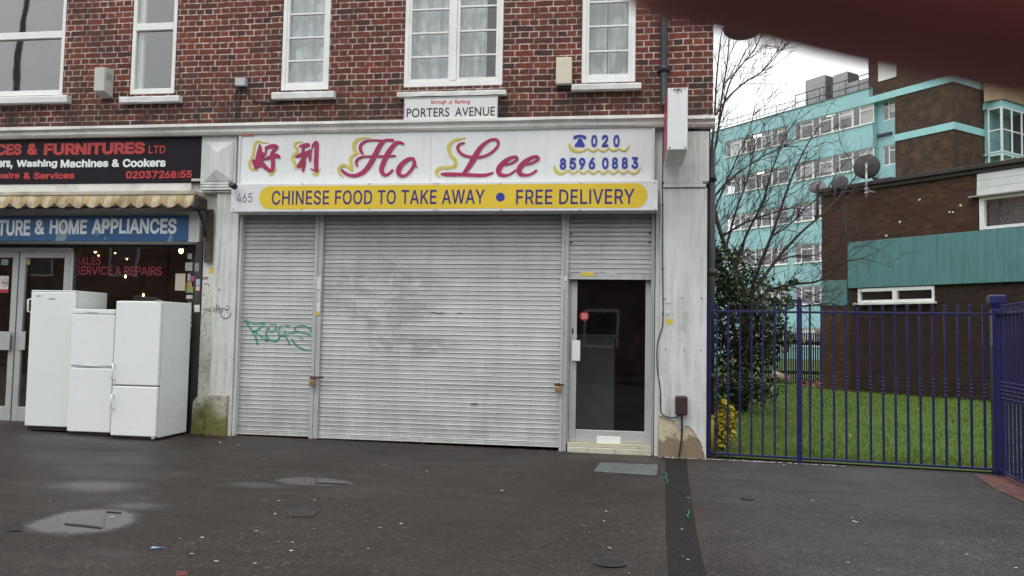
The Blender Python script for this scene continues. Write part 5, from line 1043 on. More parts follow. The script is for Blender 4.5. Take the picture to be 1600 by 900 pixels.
# blue sign under the awning
UY = -0.02
u0_, u1_, ut, ub = -10.2, fx(293, 355, UY), fz(150, 336.5, UY), fz(150, 377, UY)
us = thing('shop_sign', ((u0_+u1_)/2, UY, ub), 'peeling blue home appliances sign under the striped awning', 'sign')
m, nt, b = new_mat('peeling blue vinyl'); v = coords(nt)
sp = nd(nt, 'SeparateXYZ'); nt.links.new(v, sp.inputs[0])
pk = ramp(nt, noise(nt, v, 2.6, 6, .6, .4), [(0.60, 0.0), (0.62, 1.0)])
c = ramp(nt, noise(nt, v, 4, 4), [(.3, (.016, .075, .19)), (.7, (.022, .11, .26))])
c = mixc(nt, math_(nt, 'MULTIPLY', pk, .75), c, (.27, .36, .38)); nt.links.new(c, b.inputs['Base Color']); b.inputs['Roughness'].default_value = .4
bm = BM(); box(bm, u0_, u1_, UY, .3, ub, ut, .004); build('panel', bm, m, us)
for s, bx in (('TURE', (-3, 47.5, 343.5, 368.5)), ('&', (54.5, 70.5, 343.5, 366.5)), ('HOME', (78, 136, 343, 366)), ('APPLIANCES', (143.5, 276, 341.5, 365.5))):
    build('lettering', text_bm(s, bx, UY, .028, .002), SW, us)

# street name plate
NY = -0.135
n0, n1, nt_, nb_ = fx(631.5, 169, NY), fx(777.5, 169, NY), fz(704, 151.5, NY), fz(704, 187, NY)
sn = thing('street_sign', ((n0+n1)/2, NY, nb_), 'white street name plate with black capitals under the double window', 'street sign')
bm = BM(); box(bm, n0, n1, NY, NY+.02, nb_, nt_, .004); box(bm, n0+.1, n0+.14, NY+.021, -.004, nb_+.05, nb_+.09); box(bm, n1-.14, n1-.1, NY+.021, -.004, nb_+.05, nb_+.09); build('plate', bm, plain('white enamel plate', (.66, .67, .66), .35, var=.04, scale=3, dirt=(.3, .3, .27), dirt_amt=.3), sn)
bm = BM(); e = .008
for q in ((n0, n1, nt_-e, nt_+.001), (n0, n1, nb_-.001, nb_+e)): box(bm, q[0]-.002, q[1]+.002, NY-.006, NY-.0005, q[2], q[3], .001)
for q in ((n0-.002, n0+e), (n1-e, n1+.002)): box(bm, q[0], q[1], NY-.005, NY-.0005, nb_+e+.001, nt_-e-.001, .001)
build('frame', bm, paint('grey plate rim', (.40, .41, .41), .5), sn)
INKB = paint('black ink', (.02, .022, .025), .5); INKR = paint('red ink', (.45, .06, .05), .5)
build('lettering', text_bm('PORTERS', (635.5, 702, 168.8, 183), NY, .012, .0015, font='gill', track=60), INKB, sn)
build('lettering', text_bm('AVENUE', (711, 773, 167.2, 181.5), NY, .012, .0015, font='gill', track=60), INKB, sn)
for s, bx in (('Borough', (673.5, 697.5, 156, 164)), ('of', (701, 707, 156, 162.8)), ('Barking', (711, 734.5, 155.5, 163.8))):
    build('lettering', text_bm(s, bx, NY, .022, .001, font='gill'), INKR, sn)

# projecting light box
PY = -1.0
p0, p1, pt, pb = fx(1043, 185, PY), fx(1074.5, 185, PY), fz(1058, 137, PY), fz(1058, 234, PY)
pj = thing('projecting_sign', ((p0+p1)/2, -.1, pb), 'white projecting box sign stained green on top, jutting out over the pilaster', 'sign')
PJ = plain('white sign box', (.70, .72, .72), .4, var=.04, scale=3, dirt=(.3, .33, .25), dirt_amt=.35, streak=True)
bm = BM(); box(bm, p0, p1, PY, -.16, pb, pt, .008, 2); build('case', bm, PJ, pj)
bm = BM(); box(bm, p0-.006, p0-.0005, PY+.03, -.19, pb+.03, pt-.03); build('sign_face', bm, plain('red and yellow face', (.32, .02, .05), .4), pj)
bm = BM(); box(bm, p1+.0005, p1+.006, PY+.03, -.19, pb+.03, pt-.03); build('sign_face', bm, plain('red and yellow face', (.32, .02, .05), .4), pj)
bm = BM(); box(bm, p0+.05, p0+.09, -.159, -.076, pt-.2, pt-.16); box(bm, p0+.05, p0+.09, -.159, -.076, pb+.1, pb+.14); build('bracket', bm, DARKMETAL, pj)
bm = BM(); r = random.Random(5)
for i in range(26):
    x = r.gauss((p0+p1)/2+.0, .035); l = r.uniform(.01, .075)*max(.2, 1-abs(x-(p0+p1)/2)*9)
    if not p0+.01 < x < p1-.01: continue
    w_ = r.uniform(.002, .006)
    bm.faces.new([bm.verts.new(q) for q in ((x-w_, PY-.0008-.00002*i, pt-.008), (x-w_*.3, PY-.0008-.00002*i, pt-.008-l), (x+w_*.4, PY-.0008-.00002*i, pt-.008-l), (x+w_, PY-.0008-.00002*i, pt-.008))])
build('algae', bm, paint('green algae', (.11, .14, .06), .8), pj)
bm = BM()
for x in (1046.5, 1071): p = F(x, 230.5, PY); cyl(bm, (p.x, PY-.0005, p.z), .008, .004, 8, 'y')
build('screw', bm, DARKMETAL, pj)

# ------------------------------------------------------------------ boxes, camera, cables on the wall
AY = -0.17
a0, a1, at_, ab = fx(146.5, 130, AY), fx(163, 130, AY), fz(155, 105, AY), fz(155, 142, AY)
al = thing('alarm_box', ((a0+a1)/2, -.08, ab), 'grey alarm siren box with slotted side, on the brick left of the narrow window', 'alarm box')
ABM = plain('weathered grey box', (.47, .49, .46), .5, var=.07, scale=8, dirt=(.3, .22, .17), dirt_amt=.45, streak=True)
bm = BM(); v = [bm.verts.new(p) for p in ((a0, AY, ab+.0), (a1, AY, ab), (a1+.01, -.001, ab-.05), (a0-.01, -.001, ab-.05), (a0, AY, at_), (a1, AY, at_), (a1+.01, -.001, at_+.02), (a0-.01, -.001, at_+.02))]
for f in ((3, 2, 1, 0), (4, 5, 6, 7), (0, 1, 5, 4), (1, 2, 6, 5), (2, 3, 7, 6), (3, 0, 4, 7)): bm.faces.new([v[i] for i in f])
bmesh.ops.bevel(bm, geom=bm.edges[:], offset=.006, segments=2, affect='EDGES'); build('case', bm, ABM, al)
bm = BM()
for i in range(5):
    z = at_-.07-.017*i; bm.faces.new([bm.verts.new(p) for p in ((a1+.0045, -.125, z), (a1+.009, -.045, z-.012), (a1+.009, -.045, z-.007), (a1+.0045, -.125, z+.005))])
build('slot', bm, paint('dark slots', (.03, .03, .03), .8), al)
CY = -0.11
c0, c1, ct, cbm = fx(868.5, 110, CY), fx(893.5, 110, CY), fz(881, 89, CY), fz(881, 131, CY)
al2 = thing('alarm_box', ((c0+c1)/2, -.05, cbm), 'plain cream alarm box left of the lace window, dark underneath', 'alarm box')
bm = BM(); box(bm, c0, c1, CY, -.035, cbm, ct, .012, 3); build('cover', bm, plain('cream plastic', (.60, .55, .42), .45, var=.04, dirt=(.4, .36, .27), dirt_amt=.3), al2)
bm = BM(); box(bm, c0+.006, c1-.006, -.034, -.001, cbm-.03, ct-.01, .003); build('back_plate', bm, BLACKPLASTIC, al2)  # black plate reaches below the cover
JY = -.08
j0, j1, jt, jb = fx(367, 127, JY), fx(382.5, 127, JY), fz(375, 121.5, JY), fz(375, 133.5, JY)
jb_ = thing('junction_box', ((j0+j1)/2, -.04, jb), 'small grey junction box on the brickwork over the left pilaster, black cables below', 'junction box')
bm = BM(); box(bm, j0, j1, JY, -.002, jb, jt, .006, 2); build('case', bm, plain('grey plastic', (.42, .45, .47), .4), jb_)
bm = BM(); rad = .007
for P in ([(371, 134), (368, 142), (366, 155), (369, 170), (367, 182)], [(376, 134), (378, 140), (388, 146), (398, 157), (420, 160), (448, 158), (452, 162)], [(375, 134), (374, 150), (373, 166), (372, 184)], [(424, 152), (418, 166), (413, 178)]):
    Q = catmull([(F(x, y, -.02).x, -.012-.003*(i % 2), F(x, y, -.02).z) for i, (x, y) in enumerate(P)], 5); tube(bm, Q, rad*(.7 if P[0][0] > 400 else 1), 6)
build('cable', bm, BLACKPLASTIC, jb_)

cm = thing('security_camera', tuple(F(370, 292, -.33)), 'small black bullet camera on the corner of the number 465 sign', 'camera')
A = F(366, 290.5, -.27); B = Vector((A.x+.075, -.40, A.z-.035))
bm = BM(); tube(bm, [Vector((A.x-.01, -.33, A.z+.005)), B], [.034, .036], 16); tube(bm, [B, B+(B-A).normalized()*.004], [.030, .03], 16); build('body', bm, BLACKPLASTIC, cm, smooth=False)
bm = BM(); tube(bm, [Vector((A.x, -.271, A.z+.03)), Vector((A.x, -.31, A.z+.03)), Vector((A.x+.012, -.345, A.z+.01))], .01, 8); build('bracket', bm, BLACKPLASTIC, cm)

# brown box low on the right pilaster, with its cables
BY = -.19
d0, d1, dt_, db = fx(1055.5, 634, BY), fx(1074.5, 634, BY), fz(1065, 619, BY), fz(1065, 649, BY)
tb = thing('cable_box', ((d0+d1)/2, -.1, db), 'brown cable box with rounded edges low on the white pilaster beside the door', 'cable box')
bm = BM(); box(bm, d0, d1, BY, -.083, db, dt_, .018, 3); build('cover', bm, plain('brown plastic', (.045, .022, .022), .4, var=.12), tb)
bm = BM(); Q = catmull([(fx(1065, 650, -.12), -.13, db+.01), (fx(1065.5, 665, -.1), -.1, fz(1065, 668, -.1)), (fx(1064.5, 690, -.095), -.095, fz(1064, 690, -.095)), (fx(1061.5, 705, -.1), -.1, .05), (fx(1060.5, 714, -.1), -.105, -.01)], 6); tube(bm, Q, .0105, 8); build('cable', bm, BLACKPLASTIC, tb)
ck = thing('cable', (fx(1035, 500, -.09), -.09, 0.4), 'thin black cable running down the edge of the right pilaster into the brown box', 'cable')
P = [(1037, 150, -.16), (1036, 205, -.11), (1035.5, 260, -.11), (1035, 300, -.12), (1035.5, 345, -.095), (1035.2, 400, -.09), (1035.8, 450, -.09), (1035.6, 505, -.092), (1030.2, 525, -.093), (1026.5, 545, -.06), (1027, 575, -.06), (1030.5, 598, -.085), (1032, 615, -.092), (1032.2, 640, -.095), (1036, 648, -.1), (1045, 652, -.1), (1056, 652, -.11), (1062, 648, -.14)]
bm = BM(); Q = catmull([tuple(Vector((F(x, y, Y).x, Y, F(x, y, Y).z))) for x, y, Y in P], 6); tube(bm, Q, .0065, 6); build('wire', bm, BLACKPLASTIC, ck)
bm = BM()
for x, y in ((1035.3, 320), (1035.5, 420), (1035.6, 490), (1032.2, 625)): p = F(x, y, -.09); box(bm, p.x-.012, p.x+.012, -.098, -.0825, p.z-.005, p.z+.005, .002)
build('clip', bm, BLACKPLASTIC, ck)

# padlocks and hasps at the foot of the shutters
BRASS = plain('worn brass', (.33, .21, .09), .5, metal=.5, var=.2, scale=30); RUST = plain('rusty steel', (.09, .05, .035), .7, metal=.3, var=.4, scale=40)
def padlock(px, py, label, hasp):
    Y = -.045; p = F(px, py, Y)
    t = thing('padlock', (p.x, Y, p.z-.04), label, 'padlock', 'brass padlocks on the shutters')
    bm = BM(); box(bm, p.x-.034, p.x+.034, Y-.014, Y+.014, p.z-.035, p.z+.028, .007, 2); build('body', bm, BRASS, t)
    bm = BM(); q = [(p.x+.022*math.cos(R(180-18*i)), Y, p.z+.027+.034*math.sin(R(18*i))) for i in range(11)]; tube(bm, [(q[0][0], Y, p.z+.02)]+q+[(q[-1][0], Y, p.z+.02)], .0055, 8); build('shackle', bm, RUST, t)
    a = F(*hasp[0], Y+.01); b_ = F(*hasp[1], Y+.01); z = max(a.z, b_.z)
    bm = BM(); box(bm, a.x, b_.x, Y+.006, Y+.014, z-.012, z+.012, .002); cyl(bm, (a.x+.02, Y+.006, z), .014, .012, 10, 'y'); cyl(bm, (b_.x-.02, Y+.006, z), .014, .012, 10, 'y'); box(bm, p.x-.012, p.x+.012, Y+.013, SY-.012, z-.012, z+.012)
    build('hasp', bm, RUST, t)
padlock(487.5, 598, 'brass padlock at the foot of the rail between the two wide shutters', ((484, 590), (505, 590)))
padlock(872, 608, 'worn copper brown padlock beside the takeaway door', ((866, 601.5), (882, 601.5)))

# rail stickers, pilaster stickers, window stickers: each piece of paper is a thing
def sticker(xa, xb, yt, yb, Y, mat, label, name='sticker', rz=0.0, group=None, extra=None):
    xm, ym = (xa+xb)/2, (yt+yb)/2
    X0, X1, Z0, Z1 = fx(xa, ym, Y), fx(xb, ym, Y), fz(xm, yb, Y), fz(xm, yt, Y)
    n = 3; bm = BM(); g = [[bm.verts.new((X0+(X1-X0)*i/n+(Z0+(Z1-Z0)*j/n-(Z0+Z1)/2)*-math.sin(rz), Y-.0015-.0012*(((i+j) % 2) and i in (0, n)), Z0+(Z1-Z0)*j/n+(X0+(X1-X0)*i/n-(X0+X1)/2)*math.sin(rz))) for j in range(n+1)] for i in range(n+1)]
    for i in range(n):
        for j in range(n): bm.faces.new((g[i][j], g[i+1][j], g[i+1][j+1], g[i][j+1]))
    vs = list(bm.verts); ret = bmesh.ops.extrude_face_region(bm, geom=bm.faces[:])
    for q in ret['geom']:
        if isinstance(q, bmesh.types.BMVert): q.co.y = Y-.0002
    bmesh.ops.recalc_face_normals(bm, faces=bm.faces[:])
    return solo(name, bm, mat, label, 'sticker', group)
DY = LY-.012
GS = 'paper stickers on the window edge'
sticker(293, 300, 396, 404.5, DY, PAPER, 'topmost small white sticker on the dark window edge', group=GS)
sticker(289.5, 301, 410, 423, DY, paint('pale green leaflet', (.50, .58, .48), .6, var=.3, scale=25), 'pale green and blue leaflet below the topmost white sticker', group=GS)
sticker(304, 311, 411, 424, 0.0, paint('grey faded leaflet', (.22, .2, .19), .7), 'faded grey leaflet on the dark upright right of the green leaflet', group=GS)
sticker(293, 297.5, 428, 439, DY, PAPER, 'narrow white slip left of the pink sticker', group=GS)
sticker(298, 304, 431, 439, DY, PINKST, 'pink sticker on the dark window edge', group=GS)
sticker(274, 289.5, 427.5, 454, DY-.03, CREAMST, 'cream poster inside the shop window corner', name='poster')
sticker(288.5, 300, 440, 447.5, DY, paint('orange leaflet', (.55, .36, .12), .6, var=.3, scale=30), 'orange leaflet under the pink sticker', group=GS)
sticker(290, 302, 448, 457, DY, paint('lime leaflet', (.36, .45, .16), .6, var=.3, scale=30), 'lime green leaflet under the orange one', group=GS)
sticker(306.5, 312.5, 436, 446, 0.0, paint('pale blue leaflet', (.32, .36, .5), .6), 'pale blue leaflet on the upright beside the pillar', group=GS)
sticker(306, 312, 447, 454, 0.0, paint('peach leaflet', (.55, .38, .32), .6), 'peach leaflet just under the pale blue one', group=GS)
sticker(291, 301, 461, 467, DY, PAPER, 'white sticker just above the tall fridge corner', group=GS)
sticker(303.5, 312, 476.5, 487.5, -.002, PAPER, 'tilted white card at the edge of the tagged pillar', rz=.08)
for i, y in enumerate((472, 480.5, 489, 498, 506)): 
    sticker(293, 299.5, y, y+5, DY, paint('dirty torn paper', (.34, .36, .36), .8), 'torn scrap of grey paper on the window edge beside the fridge', name='paper_scrap', group='torn paper scraps beside the fridge')
sticker(293.5, 298, 524, 531, DY, paint('brown label', (.30, .16, .08), .6), 'small brown label low on the window edge')
bm = BM(); box(bm, fx(303, 450, 0.0), PXS-.002, 0.0, LY-.01, 0.0, 2.42, .003); build('dark_upright', bm, plain('blackened frame', (.028, .024, .026), .6, var=.3), bld)
sticker(326.5, 333.5, 419, 427, 0.018, YEL, 'yellow sticker near the top of the peeling pillar strip')
sticker(316, 325, 432.5, 436.5, 0.018, paint('brown tape', (.25, .19, .12), .6), 'strip of brown tape across the peeling pillar strip')
sticker(494.5, 501.5, 432.5, 452, -.0, PAPER, 'white paper strip stuck high on the first shutter rail'); sticker(492, 501, 453, 470, -.0, paint('grey paper', (.5, .53, .54), .7, var=.2, scale=40), 'grey printed paper strip below the white one on the first shutter rail'); sticker(492, 500.5, 471, 487, -.0, PAPER, 'lower white paper strip on the first shutter rail, above the yellow tape')
sticker(490, 499.5, 487.5, 492.5, -.0, YEL, 'short yellow tape on the first shutter rail')
sticker(876, 886, 431.5, 439, -.0, PAPER, 'white tape on top of the second shutter rail'); sticker(876.5, 883, 441, 453, -.0, PAPER, 'torn white paper strip on the second shutter rail')
for i, (y, h) in enumerate(((455, 3), (461, 6), (470, 4), (480, 5), (488, 3), (497, 5))):
    sticker(876+i % 3, 880+i % 2*2, y, y+h, -.0, paint('dirty torn paper', (.34, .36, .36), .8), 'scrap of torn paper left on the second shutter rail', name='paper_scrap', group='torn paper scraps on the second rail')
sticker(1040.5, 1051.5, 498.5, 506.5, -.083, YEL, 'yellow sticker on the white pilaster right of the door')
sticker(1038, 1047, 485, 489, -.083, PAPER, 'small white printed label above the yellow sticker on the pilaster')
def ink_scribble(lines, Y, ox, oy, k, mat, parent, name='graffiti', w=None):
    bm = BM()
    for i, st in enumerate(px_strokes(lines, Y, ox, oy, k)): ribbon(bm, st, Y, .0012+.0002*i, sm=5, cap=0)
    return build(name, bm, mat, parent)
PEN = paint('black marker', (.06, .06, .06), .6)
pil = [c for c in bld.children if c.name.startswith('pilaster') and c.get('label') is None and 'capital' not in c.name]
pl0 = bld.children[[c.name for c in bld.children].index('pilaster')]
tg = [[(205, 590, 4), (240, 575, 5), (215, 630, 5), (200, 640, 4)], [(240, 580, 4), (262, 600, 5), (268, 570, 4)], [(270, 570, 5), (272, 598, 5), (300, 590, 4)], [(300, 560, 5), (308, 605, 5)], [(330, 540, 6), (322, 612, 6)], [(308, 580, 4), (350, 578, 5)],
      [(352, 545, 6), (348, 608, 5), (370, 590, 5), (352, 580, 4)], [(352, 578, 5), (390, 570, 5), (420, 590, 5), (438, 575, 5), (430, 552, 5), (408, 552, 4)], [(390, 580, 4), (365, 620, 5), (385, 655, 6), (415, 662, 6), (445, 640, 6), (455, 608, 5)], [(225, 355, 6), (255, 360, 6), (262, 380, 5)], [(340, 420, 3), (360, 405, 3), (345, 395, 3)]]
ink_scribble(tg, -.0602, 280, 380, 5.62, PEN, pl0)
RP = paint('red marker', (.45, .08, .08), .6)
ink_scribble([[(1040, 473.5, .5), (1043, 474.5, .8), (1047, 474, .6), (1051, 475.5, .5)], [(1040, 491.5, .7), (1046, 492.5, .9)], [(1050, 490, .8), (1050.5, 493, .8)]], -.0822, 0, 0, 1, RP, core, 'marker_print')
ink_scribble([[(1063, 483, .4), (1065, 490, .5)], [(1066, 482, .4), (1068, 491, .4)], [(1070, 484, .4), (1069, 492, .4)], [(1078, 495, .4), (1083, 497, .5), (1081, 503, .4)]], -.0822, 0, 0, 1, paint('faint grey scratch', (.38, .38, .37), .7), core, 'scratch')
bm = BM()
for x, y in ((1038.5, 467), (1065, 465.5), (1096, 467), (1040, 546), (1069, 547), (1095, 547.5), (1097, 465)):
    p = F(x, y, -.082); cyl(bm, (p.x, -.082, p.z), .008, .003, 7, 'y')
build('fixing_hole', bm, paint('rusty plug', (.09, .08, .07), .8), core)

# no-smoking notice on the left door
t = thing('notice', tuple(F(5, 440, LY)), 'white no smoking notice with red band on the left shop door', 'sign')
bm = BM(); px_box(bm, -1, 13, 431, 457.5, LY+.018, .004, .001); build('sheet', bm, paint('white paper sign', (.62, .62, .62), .5), t)
c = F(6, 442, LY); bm = BM()
for i in range(24):
    a, b_ = R(15*i), R(15*i+15)
    bm.faces.new([bm.verts.new((c.x+rr*math.cos(q), LY+.0165, c.z+rr*math.sin(q))) for rr, q in ((.043, a), (.05, a), (.05, b_), (.043, b_))])
q = [(c.x-.034, c.z+.029), (c.x-.029, c.z+.034), (c.x+.034, c.z-.029), (c.x+.029, c.z-.034)]
bm.faces.new([bm.verts.new((x, LY+.0162, z)) for x, z in q[::-1]]); build('prohibition_ring', bm, REDST, t)
bm = BM(); box(bm, c.x-.03, c.x+.03, LY+.0168, LY+.0175, c.z-.008, c.z+.008); build('cigarette', bm, INKB, t)
bm = BM(); px_box(bm, -1, 13, 452, 457.5, LY+.0160, .0012, 0); build('red_band', bm, REDST, t)
sticker(33, 47, 404.5, 413.5, LY+.024, paint('yellow printed label', (.55, .45, .14), .5, var=.3, scale=30), 'yellow printed label at the top of the right shop door')
sticker(2, 13, 405, 414, LY+.024, paint('pale teal label', (.25, .36, .36), .5), 'pale teal label at the top of the left shop door')

# ------------------------------------------------------------------ awning, rolled in
WY = -0.33
aw = thing('awning', (fx(150, 310, WY), WY, fz(150, 325, WY)), 'rolled up awning with faded tan striped scalloped valance', 'awning')
w0, w1_ = -10.2, fx(302, 310, WY)
zt, zb_ = fz(150, 303, WY), fz(150, 321, WY)
m, nt, b = new_mat('striped canvas'); v = coords(nt); sp = nd(nt, 'SeparateXYZ'); nt.links.new(v, sp.inputs[0])
sw = math_(nt, 'SINE', math_(nt, 'MULTIPLY', sp.outputs[0], 2*math.pi/0.21)); st = ramp(nt, math_(nt, 'MULTIPLY_ADD', sw, .5, .5), [(.36, (.47, .41, .28)), (.46, (.35, .25, .12)), (.54, (.35, .25, .12)), (.95, (.40, .30, .15))])
c = mixc(nt, ramp(nt, noise(nt, v, 5, 6, .65), [(.40, 0.0), (.70, .8)]), st, (.17, .12, .05)); nt.links.new(c, b.inputs['Base Color']); b.inputs['Roughness'].default_value = .9
bm = BM(); n = int((w1_-w0)/.02); rows = []
SC = .205
for i in range(n+1):
    x = w0+(w1_-w0)*i/n; sc_ = abs(math.sin(math.pi*(w1_-x)/SC))**.7
    zbv = zb_-.02+.055*(sc_ if True else 0)
    zbv = zb_-.03+.075*(1-sc_)
    wob = .012*math.sin(x*9)+.008*math.sin(x*23)
    rows.append([bm.verts.new((x, WY+.05*(1-j/5)**2+wob*(j/5), zt+(zbv-zt)*j/5)) for j in range(6)])
for a, b_ in zip(rows, rows[1:]):
    for j in range(5): bm.faces.new((a[j+1], b_[j+1], b_[j], a[j]))
build('valance', bm, m, aw, smooth=True)
bm = BM(); box(bm, w0, w1_, WY+.03, -.051, zt-.01, zt+.045, .01, 2); build('cassette', bm, plain('grimy cream cover', (.46, .43, .35), .7, var=.15, dirt=(.14, .11, .06), dirt_amt=.7), aw)
bm = BM(); z = fz(150, 327, -.2); tube(bm, [(w0, -.2, z+.0), (w1_-.02, -.2, z)], .035, 14); tube(bm, [(fx(125, 326, -.26), -.26, z-.01), (w1_-.02, -.24, z+.01)], .018, 8); build('roller_tube', bm, plain('grey tube', (.16, .15, .14), .6), aw)
bm = BM(); X = w1_
box(bm, X+.004, X+.08, WY-.01, -.12, fz(305, 327, WY), fz(305, 306, WY), .03, 3); tube(bm, [(X+.04, -.2, z-.06), (X+.05, -.15, z-.18), (X+.035, -.08, z-.33)], .022, 8); tube(bm, [(X+.0, -.22, z), (X+.05, -.2, z-.13)], .02, 8)
build('end_bracket', bm, plain('rusted bracket', (.028, .018, .014), .8, var=.6, scale=24, dirt=(.16, .12, .07), dirt_amt=.5, bmp=.8, bscale=40), aw)

# ------------------------------------------------------------------ fridges on the pavement
def fridge_box(xa, xb, yt, base, Yf, depth):
    x0, x1 = fx(xa, (yt+base)/2, Yf), fx(xb, (yt+base)/2, Yf); z0 = gz(x0); z1 = fz((xa+xb)/2, yt, Yf); return x0, x1, Yf, Yf+depth, z0, z1
# tall single door freezer
x0, x1, ya, yb, z0, z1 = fridge_box(43, 113, 453.5, 676, -.48, .60)
f1 = thing('freezer', ((x0+x1)/2, (ya+yb)/2, z0), 'tall single door upright freezer standing furthest left by the shop door', 'freezer')
bm = BM(); box(bm, x0, x1, ya+.055, yb, z0+.02, z1, .008, 2); build('cabinet', bm, CREAM_ENAMEL, f1)
bm = BM(); box(bm, x0+.006, x1-.006, ya+.045, ya+.0595, z0+.07, z1-.03); build('gasket', bm, paint('grey rubber seal', (.13, .13, .12), .7), f1)
bm = BM(); box(bm, x0, x1, ya, ya+.05, z0+.06, z1-.02, .012, 3); dr = build('door', bm, CREAM_ENAMEL, f1)
bm = BM(); box(bm, x0, x1, ya+.002, ya+.053, z1-.018, z1, .006, 2); build('top_trim', bm, CREAM_ENAMEL, f1)
bm = BM(); X = x0-.0; zh = fz(45, 467, ya); zl = fz(45, 488, ya); tube(bm, [(X+.004, ya+.02, zh), (X-.03, ya-.005, zh-.01), (X-.03, ya-.005, zl+.01), (X+.004, ya+.02, zl)], .011, 8); build('handle', bm, CREAM_ENAMEL, dr)
GREYP = paint('grey badge', (.3, .31, .32), .4)
bm = BM(); px_box(bm, 57, 64, 461.5, 463.5, ya-.002, .0015, 0); px_box(bm, 76, 86, 466, 468, ya-.002, .0015, 0); build('badge', bm, GREYP, dr)
bm = BM(); 
for X in (x0+.05, x1-.05):
    for Y in (ya+.1, yb-.06): cyl(bm, (X, Y, z0), .022, .025, 10)
box(bm, x0+.02, x1-.02, ya+.03, ya+.054, z0+.015, z0+.06); build('foot', bm, BLACKPLASTIC, f1)
# middle fridge freezer
x0, x1, ya, yb, z0, z1 = fridge_box(108.5, 175.5, 483, 683, -.61, .58)
f2 = thing('fridge_freezer', ((x0+x1)/2, (ya+yb)/2, z0), 'shortest white fridge freezer, between the other two, with a recessed handle strip', 'fridge freezer')
bm = BM(); box(bm, x0, x1, ya+.055, yb, z0+.02, z1, .008, 2); build('cabinet', bm, WHITE_ENAMEL, f2)
bm = BM(); box(bm, x0+.006, x1-.006, ya+.045, ya+.0595, z0+.07, z1-.03); build('gasket', bm, paint('grey rubber seal', (.13, .13, .12), .7), f2)
zs = fz(142, 574.5, ya)
bm = BM(); box(bm, x0, x1, ya, ya+.05, zs+.02, z1-.06, .010, 3); du = build('door', bm, WHITE_ENAMEL, f2)
bm = BM(); box(bm, x0, x1, ya, ya+.05, z0+.04, zs-.006, .010, 3); dn = build('door', bm, WHITE_ENAMEL, f2)
bm = BM(); box(bm, x0, x1, ya-.002, ya+.05, z1-.056, z1, .008, 2); tp = build('top_panel', bm, WHITE_ENAMEL, f2)
bm = BM(); box(bm, x0+.17, x1-.22, ya-.006, ya-.003, z1-.04, z1-.03, .001); build('badge', bm, paint('pale badge', (.55, .57, .57), .4), tp)
bm = BM(); v = [bm.verts.new(p) for p in ((x0+.015, ya+.012, zs+.012), (x0+.25, ya-.012, zs+.026), (x1-.03, ya+.012, zs+.012), (x1-.03, ya+.03, zs-.004), (x0+.25, ya+.03, zs-.004), (x0+.015, ya+.03, zs-.004), (x0+.015, ya+.03, zs+.019), (x0+.25, ya+.03, zs+.03), (x1-.03, ya+.03, zs+.019))]
for f in ((0, 1, 7, 6), (1, 2, 8, 7), (0, 5, 4, 1), (1, 4, 3, 2), (0, 6, 5), (2, 3, 8)): bm.faces.new([v[i] for i in f])
bmesh.ops.recalc_face_normals(bm, faces=bm.faces[:]); build('handle', bm, WHITE_ENAMEL, dn)
bm = BM(); box(bm, x0+.03, x1-.03, ya+.03, ya+.054, z0+.0, z0+.06); build('plinth', bm, BLACKPLASTIC, f2)
# right fridge freezer
x0, x1, ya, yb, z0, z1 = fridge_box(176.5, 247, 470, 688, -.74, .66)
x1 = min(x1, x0+.6)
f3 = thing('fridge_freezer', ((x0+x1)/2, (ya+yb)/2, z0), 'two door fridge freezer at the right of the three, its side panel facing the shutters', 'fridge freezer')
bm = BM(); box(bm, x0, x1, ya+.057, yb, z0+.02, z1, .008, 2); build('cabinet', bm, WHITE_ENAMEL, f3)
bm = BM(); box(bm, x0+.006, x1-.006, ya+.045, ya+.0595, z0+.07, z1-.03); build('gasket', bm, paint('grey rubber seal', (.13, .13, .12), .7), f3)
zs = fz(212, 603, ya)
bm = BM(); box(bm, x0, x1, ya, ya+.052, zs+.006, z1-.004, .012, 3); du = build('door', bm, WHITE_ENAMEL, f3)
bm = BM(); box(bm, x0, x1, ya, ya+.052, z0+.035, zs-.006, .012, 3); dn = build('door', bm, WHITE_ENAMEL, f3)
bm = BM(); box(bm, x0+.01, x1-.01, ya+.01, ya+.056, zs-.0055, zs+.0055); build('door_gap', bm, paint('grey seal', (.12, .12, .12), .7), f3)
def bar_handle(xx, zt, zb, parent):
    bm = BM(); tube(bm, [(xx, ya+.002, zt), (xx, ya-.035, zt), (xx, ya-.035, zb), (xx, ya+.002, zb)], .009, 8); build('handle', bm, WHITE_ENAMEL, parent)
bm = BM(); box(bm, x1-.07, x1-.01, ya+.0, ya+.05, z1-.0035, z1+.012, .004); build('hinge', bm, paint('grey hinge', (.35, .36, .36), .5), f3); bm = BM(); box(bm, x1-.05, x1-.012, ya-.004, ya+.03, z0+.012, z0+.0345, .003); build('hinge', bm, paint('grey hinge', (.35, .36, .36), .5), f3)
bar_handle(x0+.018, fz(178, 568, ya), fz(178, 593, ya), du); bar_handle(x0+.022, fz(179, 616, ya), fz(179, 638, ya), dn)
bm = BM(); box(bm, x0+.02, x1-.02, ya+.03, yb-.04, z0+.0, z0+.055); build('plinth', bm, BLACKPLASTIC, f3)

